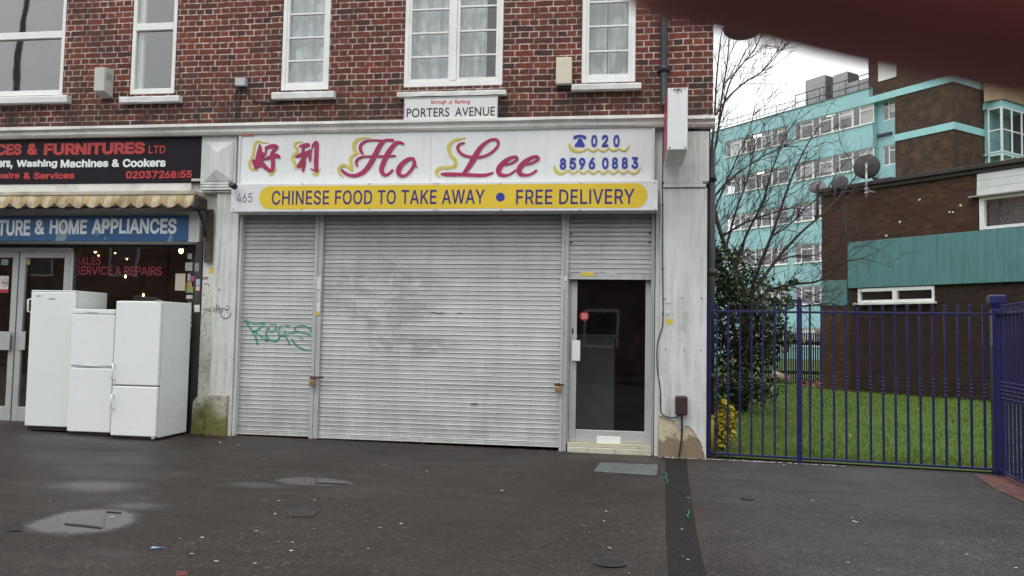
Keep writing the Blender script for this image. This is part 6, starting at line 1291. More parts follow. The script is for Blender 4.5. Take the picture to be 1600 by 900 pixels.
# pendant bulbs and dim stock inside the left shop
EMD, nt, b = new_mat('dim lit bulb'); b.inputs['Emission Color'].default_value = (1, .60, .24, 1); b.inputs['Emission Strength'].default_value = 7
EM, nt, b = new_mat('lit bulb'); b.inputs['Emission Color'].default_value = (1, .62, .25, 1); b.inputs['Emission Strength'].default_value = 60
for i, (px, py, Y, s, lb) in enumerate(((283, 391, 1.5, .035, 'bright warm bulb at the right of the shop window'), (149, 392, 3.0, .028, 'warm bulb at the left end of the shop window'), (154, 399, 3.6, .016, 'tiny warm bulb just below the left one'), (180, 394, 3.2, .022, 'warm bulb between the left pair and the low one'), (198, 404, 4.2, .022, 'small warm bulb hanging lowest above the lettering'), (196, 432, 4.0, .022, 'small warm light under the red window lettering'), (224, 461, 2.6, .02, 'faint light low in the window above the fridges'))):
    p = F(px, py, Y); bm = BM(); bmesh.ops.create_uvsphere(bm, u_segments=12, v_segments=8, radius=s, matrix=Matrix.Translation((p.x, p.y, p.z)) @ Matrix.Diagonal((.8, .8, 1.35, 1)))
    t = thing('light_bulb', (p.x, p.y, p.z), lb, 'light bulb', 'lit bulbs in the left shop'); build('bulb', bm, EM if i == 0 else EMD, t, smooth=True)
    bm = BM(); tube(bm, [(p.x, p.y, p.z+s*1.3), (p.x, p.y, min(2.59, p.z+.6))], .008, 6); build('flex', bm, BLACKPLASTIC, t)
APW = plain('dim enamel', (.30, .30, .29), .5)
for i, (x, Y, w, h, lb) in enumerate(((-7.2, 2.6, .6, .9, 'white goods unit standing inside the left shop behind the window'), (-6.4, 3.2, .6, 1.3, 'taller appliance standing deeper inside the left shop'))):
    bm = BM(); box(bm, x-w/2, x+w/2, Y, Y+.6, .05, .05+h, .01, 2); t = thing('appliance', (x, Y+.3, .05), lb, 'appliance'); build('cabinet', bm, APW, t)
    bm = BM(); box(bm, x-w/2+.01, x+w/2-.01, Y-.03, Y-.002, .12, h-.02, .01, 2); build('door', bm, APW, t)
# counter behind the takeaway door
x0, x1 = fx(912, 600, 1.3), fx(960, 600, 1.3)
t = thing('counter', ((x0+x1)/2, 1.5, .05), 'pale counter seen dimly through the takeaway door', 'counter')
bm = BM(); box(bm, x0-.3, x1, 1.3, 1.9, .05, fz(935, 527, 1.3), .006); build('front', bm, plain('grey laminate', (.26, .27, .26), .6), t)
bm = BM(); box(bm, x0-.32, x1+.02, 1.27, 1.93, fz(935, 527, 1.3)+.001, fz(935, 527, 1.3)+.035, .006); build('worktop', bm, plain('grey laminate top', (.3, .3, .3), .5), t)

# ------------------------------------------------------------------ covers and litter on the pavement
IRON = plain('cast iron', (.022, .021, .021), .55, metal=.4, var=.4, scale=30, bmp=.6, bscale=60)
def disc(px, py, wpx, label):
    p = GP(px, py); r = (GP(px+wpx/2, py)-GP(px-wpx/2, py)).length/2
    gq = gz(p.x)
    t = thing('manhole_cover', (p.x, p.y, gq+.001), label, 'manhole cover')
    bm = BM(); cyl(bm, (p.x, p.y, gq+.001), r, .007, 32); build('cover', bm, IRON, t)
    bm = BM()
    for i in range(40):
        a, b_ = 2*math.pi*i/40, 2*math.pi*(i+1)/40
        bm.faces.new([bm.verts.new((p.x+q*math.cos(s), p.y+q*math.sin(s), gq+.0092)) for q, s in ((r*1.0, a), (r*1.1, a), (r*1.1, b_), (r*1.0, b_))])
    build('rim', bm, plain('worn iron rim', (.045, .042, .04), .6, var=.3, scale=20), t)
disc(953, 880.5, 46, 'round dark iron cover in the near pavement by the trench patch'); disc(1167, 780, 20, 'little round iron cap in the pavement in front of the railings')
cs = [G(926, 737, .006), G(936, 723, .006), G(1030, 726.5, .006), G(1027, 744, .006)]
c = sum(cs, Vector())/4
t = thing('access_cover', (c.x, c.y, 0), 'rectangular grey green metal cover let into the pavement at the takeaway door', 'access cover')
def flat(cs, z0, z1, sh=1.0):
    bm = BM(); c = sum(cs, Vector())/4
    lo = [bm.verts.new((c.x+(p.x-c.x)*sh, c.y+(p.y-c.y)*sh, z0)) for p in cs]; hi = [bm.verts.new((v.co.x, v.co.y, z1)) for v in lo]
    bm.faces.new(hi); 
    for i in range(4): bm.faces.new((lo[i], lo[(i+1) % 4], hi[(i+1) % 4], hi[i]))
    bmesh.ops.recalc_face_normals(bm, faces=bm.faces[:])
    for f in bm.faces:
        if len(f.verts) == 4 and abs(f.normal.z) > .9 and f.normal.z < 0: f.normal_flip()
    return bm
build('frame', flat(cs, .001, .006, 1.03), IRON, t)
build('lid', flat(cs, .0062, .011, .97), plain('worn grey green steel', (.125, .15, .138), .5, metal=.2, var=.3, scale=12, dirt=(.05, .05, .05), dirt_amt=.8, bmp=.5, bscale=40), t)
cs = [GP(448, 808), GP(462, 795), GP(502, 797), GP(490, 808)]; c = sum(cs, Vector())/4
o = solo('access_cover', flat(cs, gz(c.x)-.001, gz(c.x)+.006), plain('dark filled cover', (.024, .022, .022), .7, var=.3, scale=25, bmp=.5), 'small dark rectangular patch cover in the pavement before the shutters', 'access cover')
cs = [GP(12, 831), GP(18, 816), GP(34, 816), GP(33, 831)]; c = sum(cs, Vector())/4
o = solo('access_cover', flat(cs, gz(c.x)-.002, gz(c.x)+.007), IRON, 'small dark square cover at the left tip of the big puddle', 'access cover')
# shallow edges breaking the puddles
def slab(px, label, mat=PATCH):
    bm = BM(); P = [GP(x, y) for x, y in px]; vs = [bm.verts.new((p.x, p.y, gz(p.x)+.004)) for p in P]; f = bm.faces.new(vs); f.normal_update()
    if f.normal.z < 0: f.normal_flip()
    r = bmesh.ops.extrude_face_region(bm, geom=[f])
    for q in r['geom']:
        if isinstance(q, bmesh.types.BMVert): q.co.z -= .003
    bmesh.ops.recalc_face_normals(bm, faces=bm.faces[:])
    return solo('stick', bm, mat, label, 'debris')
STK = plain('wet dark twig', (.02, .017, .015), .6)
slab([(100, 818), (130, 820), (160, 824), (158, 826), (128, 823), (102, 820)], 'thin dark strip lying in the middle of the big puddle', STK)
slab([(166, 799), (190, 801), (190, 802.5), (166, 800.4)], 'short dark strip near the right end of the big puddle', STK)
slab([(497, 754), (544, 756), (544, 757.2), (497, 755.4)], 'thin dark strip lying in the slit puddle before the wide shutter', STK)
slab([(276, 893), (293, 893), (294, 900), (274, 901)], 'dull red scrap on the near pavement at the bottom edge', paint('dull red scrap', (.10, .025, .02), .7))
bm = BM(); p = GP(245, 859); vs = [bm.verts.new(q) for q in ((p.x-.035, p.y-.01, p.z+.006), (p.x+.03, p.y+.012, p.z+.012), (p.x+.034, p.y+.02, p.z+.007), (p.x-.03, p.y+.003, p.z+.013))]; bm.faces.new(vs)
r = bmesh.ops.extrude_face_region(bm, geom=bm.faces[:])
for q in r['geom']:
    if isinstance(q, bmesh.types.BMVert): q.co.z += .004
bmesh.ops.recalc_face_normals(bm, faces=bm.faces[:])
solo('wrapper', bm, paint('pale blue wrapper', (.25, .36, .55), .4), 'pale blue sweet wrapper on the pavement below the big puddle', 'litter')
GRN = plain('green rope', (.012, .12, .085), .6, var=.4, scale=60)
def rope(pts, label):
    bm = BM(); Q = catmull([(G(x, y).x, G(x, y).y, .012+.006*(i % 2)) for i, (x, y) in enumerate(pts)], 5); tube(bm, Q, .008, 6); solo('rope', bm, GRN, label, 'rope')
rope([(1038, 740), (1041, 744), (1040, 749), (1043, 753), (1042, 757)], 'green scrap of rope on the trench patch near the metal cover'); rope([(1074, 800), (1077, 804), (1074, 808), (1076, 813)], 'green scrap of rope at the right edge of the trench patch')
bm = BM(); P = [(1043, 755), (1050, 764), (1060, 770), (1071, 774), (1076, 782), (1078, 792)]; tube(bm, catmull([(G(x, y).x, G(x, y).y, .007) for x, y in P], 6), .0028, 5); solo('wire', bm, BLACKPLASTIC, 'thin dark wire lying across the trench patch between the green ropes', 'wire')
# scattered grit, crumbs of paint and dropped paper (nobody could count it)
LIT, nt, b = new_mat('crumbs'); ge = nd(nt, 'NewGeometry'); nt.links.new(ramp(nt, ge.outputs['Random Per Island'], [(0, (.30, .28, .25)), (.5, (.42, .41, .39)), (.8, (.18, .15, .11)), (1, (.5, .5, .5))]), b.inputs['Base Color']); b.inputs['Roughness'].default_value = .8
bm = BM(); r = random.Random(9)
def crumb(x, y, s, z=.004):
    n = r.randint(4, 6); a0 = r.uniform(0, 6); el = r.uniform(.5, 1)
    top = [bm.verts.new((x+s*math.cos(a0+6.283*k/n)*r.uniform(.6, 1.2), y+s*el*math.sin(a0+6.283*k/n)*r.uniform(.6, 1.2), z+gz(x)+s*r.uniform(.1, .35))) for k in range(n)]
    c = bm.verts.new((x, y, z+gz(x)+s*.5))
    for k in range(n): bm.faces.new((top[k], top[(k+1) % n], c))
for (x, y, s) in ((175, 809, .014), (338, 879, .02), (300, 867, .016), (316, 841, .014), (281, 843, .012), (457, 849, .014), (400, 831, .014), (455, 862, .016), (398, 882, .015), (415, 782, .012), (436, 784, .015), (430, 804, .012), (582, 726, .012), (600, 727, .014), (667, 737, .013), (785, 768, .02), (627, 820, .02), (575, 859, .014), (594, 826, .012), (372, 696, .016), (344, 692, .02), (328, 695, .012), (413, 718, .013), (492, 783, .013), (1018, 700+20, .012), (1270, 783, .014), (1334, 816, .018), (1338, 817, .016), (1332, 810, .012), (1440, 735, .012), (1557, 768, .012), (947, 800, .014), (952, 858, .014), (944, 815, .012), (912, 822, .01), (1075, 779, .014), (1066, 828, .012), (1225, 727, .014), (1303, 735, .014), (1075, 876, .012), (1325, 880, .012), (1510, 868, .014), (1588, 889, .014)):
    p = GP(x, y); crumb(p.x, p.y, s)
for i in range(170):
    p = G(r.uniform(20, 1580), 700+200*r.random()**1.4)
    if p.y > -.25: continue
    crumb(p.x, p.y, r.uniform(.003, .008))
for i in range(150):
    x = r.uniform(QX0-.0, 2.3); crumb(x, -.1-.05*r.random()-.09*max(0, x-.9)-(.0 if x > .9 else .02), r.uniform(.006, .022))
for i in range(60): x = r.uniform(-4.8, .2); crumb(x, r.uniform(-.12, .0), r.uniform(.004, .012))
o = build('litter', bm, LIT); o['label'] = 'pale grit, paint crumbs and dropped scraps scattered over the dark pavement'; o['category'] = 'litter'; o['kind'] = 'stuff'

# ------------------------------------------------------------------ railings
BLUE = plain('navy gloss paint', (.0075, .0075, .074), .42, var=.25, scale=9, dirt=(.030, .020, .020), dirt_amt=.55, coat=.12)
A = G(1103, 714.5); B = G(1561, 741.5)
d = (B-A); Ln = d.length; d.normalize(); ang = math.atan2(d.y, d.x)
HT = 1.645
def rail_fence(A, ang, length, bar_s, post_s, label, railz=(.05, HT)):
    t = thing('railing', (A.x, A.y, 0), label, 'railing', None, ang)
    bm = BM()
    bm.free()
    for z in railz: bm = BM(); box(bm, 0, length, -.02, .02, z-.012, z+.012, .003); build('rail', bm, BLUE, t, local=True)
    bm = BM(); s = .0108
    box(bm, -s, s, -s, s, .055, HT-.013); box(bm, -s, s, -s, s, HT+.013, HT+.075, .003)
    for z, w in ((HT+.083, .016), (HT+.062, .012)): box(bm, -w, w, -w, w, z-.008, z+.008, .004)
    for z in (.79, .83, .87, .91, .95):
        w = .0185; u = bmesh.new(); bmesh.ops.create_uvsphere(u, u_segments=8, v_segments=6, radius=w); bmesh.ops.scale(u, vec=(1, 1, .8), verts=u.verts); merge(bm, u, 0, Matrix.Translation((0, 0, z)))
    me = None
    for s_ in bar_s:
        if me is None:
            o = build('bar', bm, BLUE, t, local=True); me = o.data; o.location = (s_, 0, 0)
        else:
            o = bpy.data.objects.new('bar', me); link(o); o.parent = t; o.location = (s_, 0, 0)
    for s_, w, h in post_s:
        bm = BM(); box(bm, s_-w, s_+w, -w, w, -.02, h-.03, .004); box(bm, s_-w-.008, s_+w+.008, -w-.008, w+.008, h-.0295, h-.012, .003); box(bm, s_-w*.6, s_+w*.6, -w*.6, w*.6, h-.0115, h+.012, .004)
        build('post', bm, BLUE, t, local=True)
    return t
def along(px, py=715):
    dd = ray(px, py); n = Vector((-d.y, d.x, 0)); tt = ((A-EYE).dot(n))/(dd.dot(n)); return (EYE+dd*tt-A).dot(d)
bars = [along(1050+X/2.904, 590) for X in (203, 254, 308, 361, 412, 466, 517, 626, 679, 735, 790, 843, 901, 958, 1014, 1070, 1127, 1185, 1242, 1300, 1357, 1417)]
posts = [(along(1249, 590), .027, 1.80), (.03, .024, 1.80)]
fence = rail_fence(A, ang, Ln-.02, bars, posts, 'navy blue railings closing off the lawn between the white pilaster and the corner post')
bm = BM(); P0 = B
t = thing('railing_post', (P0.x, P0.y, 0), 'stout square navy corner post with a flared cap where the two railings meet', 'post', None, ang)
box(bm, -.052, .052, -.052, .052, -.02, 1.70, .006, 2); build('shaft', bm, BLUE, t, local=True)
bm = BM(); v = []
for z, w in ((1.701, .052), (1.76, .074), (1.83, .074), (1.845, .06)): v.append([bm.verts.new((sx*w, sy*w, z)) for sx, sy in ((-1, -1), (1, -1), (1, 1), (-1, 1))])
for a, b_ in zip(v, v[1:]):
    for k in range(4): bm.faces.new((a[k], a[(k+1) % 4], b_[(k+1) % 4], b_[k]))
bm.faces.new(v[-1]); bm.faces.new(v[0][::-1]); build('cap', bm, BLUE, t, local=True)
E2 = G(1598, 761); d2 = (E2-P0); d2.z = 0
ang2 = math.atan2(d2.y, d2.x); n2 = 28
rail_fence(P0+d2.normalized()*.06, ang2, 3.4, [.11+.118*i for i in range(n2)], [(.92, .027, 1.80), (2.6, .027, 1.80)], 'navy blue railings running towards the kerb right of the corner post')

# lawn
LAWNM, nt, b = new_mat('lawn soil'); v = coords(nt)
nt.links.new(ramp(nt, noise(nt, v, 1.2, 6, .6), [(.3, (.062, .108, .018)), (.7, (.096, .155, .028))]), b.inputs['Base Color']); b.inputs['Roughness'].default_value = 1; bump(nt, b, noise(nt, v, 40, 5), .8, .03)
bm = BM()
Q = [(.99, .06), (B.x, B.y+.05), (40, B.y-.4), (60, 70), (-30, 70), (-30, 9.2), (.99, 9.2)]
vs = [bm.verts.new((x, y, .014)) for x, y in Q]; f = bm.faces.new(vs); f.normal_update()
if f.normal.z < 0: f.normal_flip()
struct('lawn', bm, LAWNM)
GR, nt, b = new_mat('grass blades'); ge = nd(nt, 'NewGeometry'); v = coords(nt)
c = ramp(nt, ge.outputs['Random Per Island'], [(0, (.068, .118, .015)), (.4, (.115, .20, .025)), (.8, (.165, .26, .038)), (1, (.24, .24, .06))])
c = mixc(nt, 1.0, c, ramp(nt, noise(nt, v, 1.1, 6, .65), [(.3, .6), (.7, 1.3)]), 'MULTIPLY'); nt.links.new(c, b.inputs['Base Color']); b.inputs['Roughness'].default_value = .7; b.inputs['Specular IOR Level'].default_value = .2
r = random.Random(21); V = []; Fc = []
def blade(x, y, h, w):
    a = r.uniform(0, 3.1416); lx, ly = r.gauss(0, .35)*h, r.gauss(0, .35)*h; i = len(V)
    V.extend(((x-w*math.cos(a), y-w*math.sin(a), .01), (x+w*math.cos(a), y+w*math.sin(a), .01), (x+lx*.4, y+ly*.4, .01+h*.65), (x+lx, y+ly, .01+h)))
    Fc.append((i, i+1, i+2)); Fc.append((i+2, i+1, i+3)) if False else None
    Fc.append((i+1, i+3, i+2))
cnt = 0
while cnt < 60000:
    y = .05+17*r.random()**1.7; x = r.uniform(1.0, 9.5)
    if x > B.x and y < B.y+.06: continue
    if x > B.x+.1 and y < B.y+(x-B.x)*-.1: continue
    hx = x-(8.15-(y-10.3)*.65)
    if hx > .6: continue
    k = 1+y*.10; blade(x, y, r.uniform(.025, .065)*(1+.02*y), .003*k); cnt += 1
me = bpy.data.meshes.new('grass'); me.from_pydata(V, [], Fc); me.update(); me.materials.append(GR)
o = link(bpy.data.objects.new('grass', me)); o['kind'] = 'stuff'; o['label'] = 'short green grass of the lawn behind the blue railings'; o['category'] = 'grass'

# yellow post beside the pilaster
p0 = F(1104.5, 690, .10); p1 = F(1113, 690, .10)
bm = BM(); cx = (p0.x+p1.x)/2+.005; cyl(bm, (cx, .12, 0), .042, fz(1108, 655, .1), 20); box(bm, cx-.045, cx+.045, .09, .15, fz(1108, 655, .1)+.001, fz(1108, 650, .1)+.01, .01)
solo('marker_post', bm, plain('yellow paint', (.42, .30, .03), .6, var=.2, dirt=(.12, .09, .03), dirt_amt=.6, streak=True), 'stubby yellow post tucked between the pilaster and the first blue bar', 'post')

# ------------------------------------------------------------------ plants
def leaf_mat(name, stops):
    m, nt, b = new_mat(name); ge = nd(nt, 'NewGeometry'); nt.links.new(ramp(nt, ge.outputs['Random Per Island'], stops), b.inputs['Base Color'])
    b.inputs['Roughness'].default_value = .65; b.inputs['Specular IOR Level'].default_value = .18
    return m
def leaves(V, Fc, c, rad, n, size, r, shell=.5, elong=1.9):
    for _ in range(n):
        u = Vector((r.gauss(0, 1), r.gauss(0, 1), r.gauss(0, 1))).normalized()*(shell+(1-shell)*r.random())**.7
        p = Vector((c[0]+u.x*rad[0], c[1]+u.y*rad[1], c[2]+u.z*rad[2]))
        nv = (u+Vector((r.gauss(0, .5), r.gauss(0, .5), r.gauss(0, .5)+.3))).normalized(); a = nv.orthogonal().normalized(); b = nv.cross(a); t = r.uniform(0, 6.28)
        a, b = a*math.cos(t)+b*math.sin(t), b*math.cos(t)-a*math.sin(t); s = size*r.uniform(.6, 1.3); i = len(V)
        V.extend((p-a*s*elong*.5, p+b*s*.4+nv*s*.1, p+a*s*elong*.5, p-b*s*.4+nv*s*.1)); Fc.append((i, i+1, i+2, i+3))
def leaf_obj(name, V, Fc, mat, parent):
    off = ROOT[parent.name]; me = bpy.data.meshes.new(name); me.from_pydata([tuple(Vector(v)-off) for v in V], [], Fc); me.update(); me.materials.append(mat)
    o = link(bpy.data.objects.new(name, me)); o.parent = parent; ROOT[o.name] = off; return o
BARK = plain('wet dark bark', (.055, .038, .034), .8, var=.4, scale=14, bmp=.5)
BARK2 = plain('grey brown bark', (.085, .065, .05), .8, var=.3, scale=14, bmp=.5)
def at(px, py, Y): return F(px, py, Y)
# evergreen shrub hard against the side of the building
EVG = leaf_mat('evergreen leaves', [(0, (.014, .024, .012)), (.45, (.030, .050, .022)), (.85, (.055, .080, .032)), (.93, (.13, .13, .06)), (.97, (.22, .20, .11)), (1, (.34, .32, .22))])
r = random.Random(31)
YB = 6.0
base = at(1150, 625, YB)
eb = thing('evergreen_shrub', (base.x, YB, 0), 'dark evergreen shrub crowding the corner between the building and the lawn', 'shrub')
V, Fc = [], []
def pxr(px, py, Y, w, h): a = at(px-w, py, Y); b_ = at(px+w, py, Y); c_ = at(px, py-h, Y); d_ = at(px, py+h, Y); return at(px, py, Y), (abs(b_.x-a.x)/2, abs(b_.x-a.x)*.42, abs(c_.z-d_.z)/2)
for (px, py, w, h, n) in ((1132, 440, 30, 50, 900), (1160, 470, 42, 45, 1000), (1190, 490, 36, 28, 500), (1215, 475, 22, 16, 160), (1130, 520, 30, 60, 900), (1165, 545, 42, 60, 1100), (1190, 560, 26, 50, 450), (1140, 600, 36, 34, 700), (1185, 610, 34, 22, 450), (1225, 520, 16, 22, 110), (1120, 400, 18, 22, 220), (1222, 450, 18, 8, 70), (1170, 425, 22, 26, 150), (1198, 520, 22, 40, 260), (1232, 470, 10, 14, 60), (1212, 545, 10, 30, 60), (1150, 400, 26, 16, 120), (1190, 440, 20, 14, 90), (1238, 440, 8, 6, 26)):
    Yq = YB+r.uniform(-.9, .9); c, rad = pxr(px, py, Yq, w, h)
    if c.z-rad[2] < .05: c.z = rad[2]+.05
    leaves(V, Fc, c, (rad[0]*1.18, rad[1]*1.2, rad[2]*1.18), int(n*1.1), .052, r, .1)
leaf_obj('crown', V, Fc, EVG, eb)
bm = BM()
for (x0, x1, yt) in ((1150, 1135, 430), (1158, 1165, 470), (1165, 1185, 500), (1145, 1122, 480)):
    a = at(x0, 620, YB); a.z = 0; tube(bm, [a, a.lerp(at(x1, yt, YB), .5)+Vector((r.uniform(-.1, .1), 0, 0)), at(x1, yt, YB)], [.05, .035, .015], 7)
for i in range(90):
    px, py = r.uniform(1108, 1235), r.uniform(400, 560); p = at(px, py, YB+r.uniform(-1, .6)); q = p+Vector((r.gauss(.05, .25), r.gauss(0, .2), r.uniform(.1, .6))); tube(bm, [p, p.lerp(q, .5)+Vector((r.gauss(0, .04), 0, 0)), q], [.010, .007, .003], 4, caps=False)
build('stem', bm, BARK, eb)
# yellow variegated shrub by the railings
YV = leaf_mat('yellow leaves', [(0, (.20, .17, .02)), (.3, (.42, .33, .03)), (.7, (.58, .46, .04)), (.92, (.50, .42, .10)), (1, (.10, .13, .03))])
b0 = at(1128, 700, .55); ys = thing('yellow_shrub', (b0.x, .55, 0), 'small bright yellow leaved shrub just inside the railings by the yellow post', 'shrub')
V, Fc = [], []
for (px, py, w, h, n) in ((1138, 648, 15, 20, 110), (1122, 665, 15, 30, 130), (1142, 672, 9, 18, 60), (1124, 695, 14, 20, 80), (1132, 630, 8, 8, 22)):
    c, rad = pxr(px, py, .55, w, h); rad = (rad[0], rad[0]*1.2, rad[2]); c.z = max(c.z, rad[2]); leaves(V, Fc, c, rad, n, .05, r, .3, 1.6)
leaf_obj('crown', V, Fc, YV, ys)
bm = BM()
for dx in (-.04, 0, .05): tube(bm, [(b0.x+dx*.3, .55, 0), (b0.x+dx, .55, .25), (b0.x+dx*2.2, .55, .52)], [.012, .008, .004], 6)
build('stem', bm, BARK2, ys)
# bare tree
YT = 8.5
tb0 = at(1162, 600, YT); tree = thing('bare_tree', (tb0.x, YT, 0), 'leafless winter tree spreading dark twigs before the turquoise flats', 'tree')
bm = BM(); bmt = BM(); r = random.Random(77)
def limb(bm, pts, ra, rb, n=7):
    Q = catmull([tuple(p) for p in pts], 5); m = len(Q)-1
    tube(bm, Q, [ra+(rb-ra)*i/m for i in range(m+1)], n, caps=False); return [Vector(q) for q in Q]
def twig(p, dirv, length, rad, lev):
    n = 5; pts = [p]; dcur = dirv.normalized(); bend = Vector((r.gauss(0, .10), r.gauss(0, .10), r.gauss(.05, .10)))
    for i in range(n):
        dcur = (dcur+bend*.6+Vector((r.gauss(0, .07), r.gauss(0, .07), r.gauss(0, .07)))).normalized(); pts.append(pts[-1]+dcur*(length/n))
    tube(bmt, pts, [rad*(1-.75*i/n) for i in range(n+1)], 4 if lev > 1 else 5, caps=False)
    if lev >= 4 or length < .14: return
    k = r.randint(2, 4) if lev < 3 else r.randint(1, 3)
    for _ in range(k):
        i = r.randint(1, n-1); q = pts[i].lerp(pts[i+1], r.random()); ax = Vector((r.gauss(0, 1), r.gauss(0, 1), r.gauss(0, 1))).cross(dcur)
        if ax.length < 1e-3: continue
        nd_ = Matrix.Rotation(R(r.uniform(22, 48)), 3, ax.normalized()) @ (pts[i+1]-pts[i]).normalized()
        twig(q, nd_, length*r.uniform(.42, .68), rad*.58, lev+1)
def tp(px, py, dY=0): return at(px, py, YT+dY)
tr = limb(bm, [Vector((tb0.x, YT, 0)), tp(1163, 545), tp(1166, 500), tp(1168, 470)], .13, .095, 9)
prim = [
 ([(1168, 475, 0), (1150, 420, .2), (1128, 370, .4), (1114, 310, .5), (1112, 240, .5), (1116, 190, .5), (1120, 120, .6), (1126, 60, .6)], .075, .018),
 ([(1113, 255, .5), (1122, 205, .3), (1128, 150, .1), (1136, 100, .0), (1140, 50, 0), (1143, 10, 0)], .035, .012),
 ([(1118, 180, .5), (1140, 150, .6), (1165, 128, .8), (1190, 112, .9), (1215, 85, 1.0), (1242, 55, 1.1)], .034, .010),
 ([(1190, 112, .9), (1212, 84, 1.2), (1226, 74, 1.4), (1246, 58, 1.5)], .016, .006),
 ([(1122, 200, .4), (1140, 130, 0), (1160, 100, -.2), (1178, 78, -.3), (1194, 48, -.4)], .028, .010),
 ([(1170, 470, 0), (1185, 420, -.3), (1205, 370, -.5), (1222, 320, -.6), (1240, 270, -.7), (1262, 225, -.8), (1285, 190, -.9)], .06, .010),
 ([(1172, 465, 0), (1210, 410, .2), (1250, 365, .3), (1290, 330, .4), (1330, 285, .5), (1360, 235, .6)], .055, .008),
 ([(1168, 480, .0), (1200, 455, -.4), (1235, 445, -.6), (1275, 440, -.8), (1300, 425, -.9), (1318, 410, -1.0), (1345, 404, -1.1), (1364, 396, -1.1)], .045, .009),
 ([(1160, 490, .1), (1195, 478, -.2), (1225, 476, -.5), (1260, 478, -.8), (1300, 474, -.9), (1330, 486, -.9)], .04, .008),
 ([(1150, 420, .2), (1165, 370, .0), (1190, 320, -.2), (1205, 270, -.3), (1222, 225, -.4), (1250, 175, -.5)], .045, .009),
 ([(1135, 385, .4), (1150, 330, .6), (1168, 280, .9), (1180, 230, 1.0), (1200, 180, 1.1)], .04, .008),
 ([(1114, 310, .5), (1135, 285, .3), (1165, 262, .2), (1200, 240, .1), (1235, 225, 0)], .03, .006),
 ([(1128, 370, .4), (1160, 350, .2), (1200, 335, -.1), (1245, 325, -.3), (1285, 345, -.4)], .035, .006),
 ([(1205, 370, -.5), (1235, 350, -.4), (1262, 322, -.4), (1290, 300, -.3), (1310, 262, -.3)], .026, .006),
 ([(1168, 470, 0), (1140, 440, -.4), (1118, 410, -.6), (1112, 370, -.7), (1125, 320, -.8)], .04, .01),
 ([(1210, 410, .2), (1240, 400, .5), (1275, 398, .7), (1310, 380, .8), (1330, 360, .9)], .024, .006),
 ([(1140, 400, .2), (1120, 350, .0), (1116, 330, -.2), (1150, 250, -.3), (1172, 200, -.4), (1180, 160, -.4)], .035, .008)]
for P, ra, rb in prim:
    Q = limb(bm, [tp(*p) for p in P], ra*.78, rb*.75, 7)
    L_ = sum((b_-a).length for a, b_ in zip(Q, Q[1:]))
    for _ in range(int(L_*3.3)+4):
        i = int((.18+.82*r.random())*(len(Q)-2)); dv = (Q[i+1]-Q[i]).normalized()
        ax = Vector((r.gauss(0, 1), r.gauss(0, 1), r.gauss(0, 1))).cross(dv)
        nd_ = Matrix.Rotation(R(r.uniform(25, 50)), 3, ax.normalized()) @ dv
        nd_ = (nd_+Vector((.12, 0, .15))).normalized()
        if nd_.x < -.2 and Q[i].x < 2.6: nd_.x *= -1
        twig(Q[i], nd_, r.uniform(.5, 1.5)*(1.1-.5*i/len(Q)), .0095, 1)
    twig(Q[-1], Q[-1]-Q[-2], r.uniform(.4, .8), rb*.55, 2)
tk = build('trunk', bm, BARK, tree, smooth=True); build('crown', bmt, BARK, tree, smooth=True)
# dead leaves, bricks and logs at the far edge of the lawn
bm = BM(); r = random.Random(12)
for i in range(160):
    p = G(r.uniform(1250, 1300), r.uniform(595, 608)); s = r.uniform(.03, .08); a = r.uniform(0, 6)
    bm.faces.new([bm.verts.new((p.x+s*math.cos(a+k*1.57), p.y+s*math.sin(a+k*1.57), .03+r.uniform(0, .1))) for k in range(4)])
for i in range(70):
    x, y = r.uniform(1.2, 6.5), r.uniform(.2, 9); s = r.uniform(.02, .045); a = r.uniform(0, 6)
    if x < 8.0-(y-10.3)*.65-.3 and (x < B.x or y > .2): bm.faces.new([bm.verts.new((x+s*math.cos(a+k*1.57), y+s*math.sin(a+k*1.57), .05+r.uniform(0, .03))) for k in range(4)])
o = build('leaf_litter', bm, leaf_mat('dead leaves', [(0, (.10, .04, .03)), (.5, (.20, .07, .05)), (1, (.28, .20, .14))])); o['kind'] = 'stuff'; o['label'] = 'reddish dead leaves along the foot of the timber fence'; o['category'] = 'leaves'
p = G(1219, 600); bm = BM(); tube(bm, [(p.x-.25, p.y, .30), (p.x+.25, p.y-.1, .12)], [.13, .13], 12); solo('log', bm, plain('cut log', (.30, .24, .16), .8, var=.2), 'short pale log lying at the far edge of the lawn by the shrub', 'log')

# ------------------------------------------------------------------ the housing estate behind
TURQ = plain('turquoise render', (.265, .475, .50), .65, var=.08, scale=.6, dirt=(.11, .24, .22), dirt_amt=.6, streak=True, bmp=.2)
TURQ2 = plain('grimy turquoise panel', (.080, .215, .215), .6, var=.07, scale=1.5, dirt=(.035, .09, .085), dirt_amt=.7, streak=True, bmp=.2)
TRIM = plain('turquoise band', (.25, .49, .50), .6, var=.06, scale=1.5)
BROWN = brick_mat('dark brown brick', [(.040, .019, .011), (.064, .030, .017), (.052, .024, .014), (.080, .039, .022)], (.065, .042, .028), bond='stretcher', grime=(.055, .036, .02), grime_amt=.5, bmp=.4)
BROWN2 = brick_mat('tower brick', [(.036, .022, .017), (.052, .030, .022), (.044, .026, .02), (.060, .036, .025)], (.06, .045, .035), bond='stretcher', grime=(.10, .06, .035), grime_amt=.75, bmp=.3)
FRAMEW = plain('white upvc', (.72, .73, .72), .4, var=.05)
PANE = glass('estate glass', refl=.10, dirt=.05, graze=.3)
BLINDS = [plain('blind %d' % i, c_, .8, var=.15, scale=.8) for i, c_ in enumerate(((.5, .5, .48), (.32, .30, .27), (.2, .22, .26), (.42, .36, .28)))]
BLIND = plain('pale blind', (.45, .45, .44), .8, var=.2, scale=.8)
BANG = R(39)          # the block recedes to the left at this angle
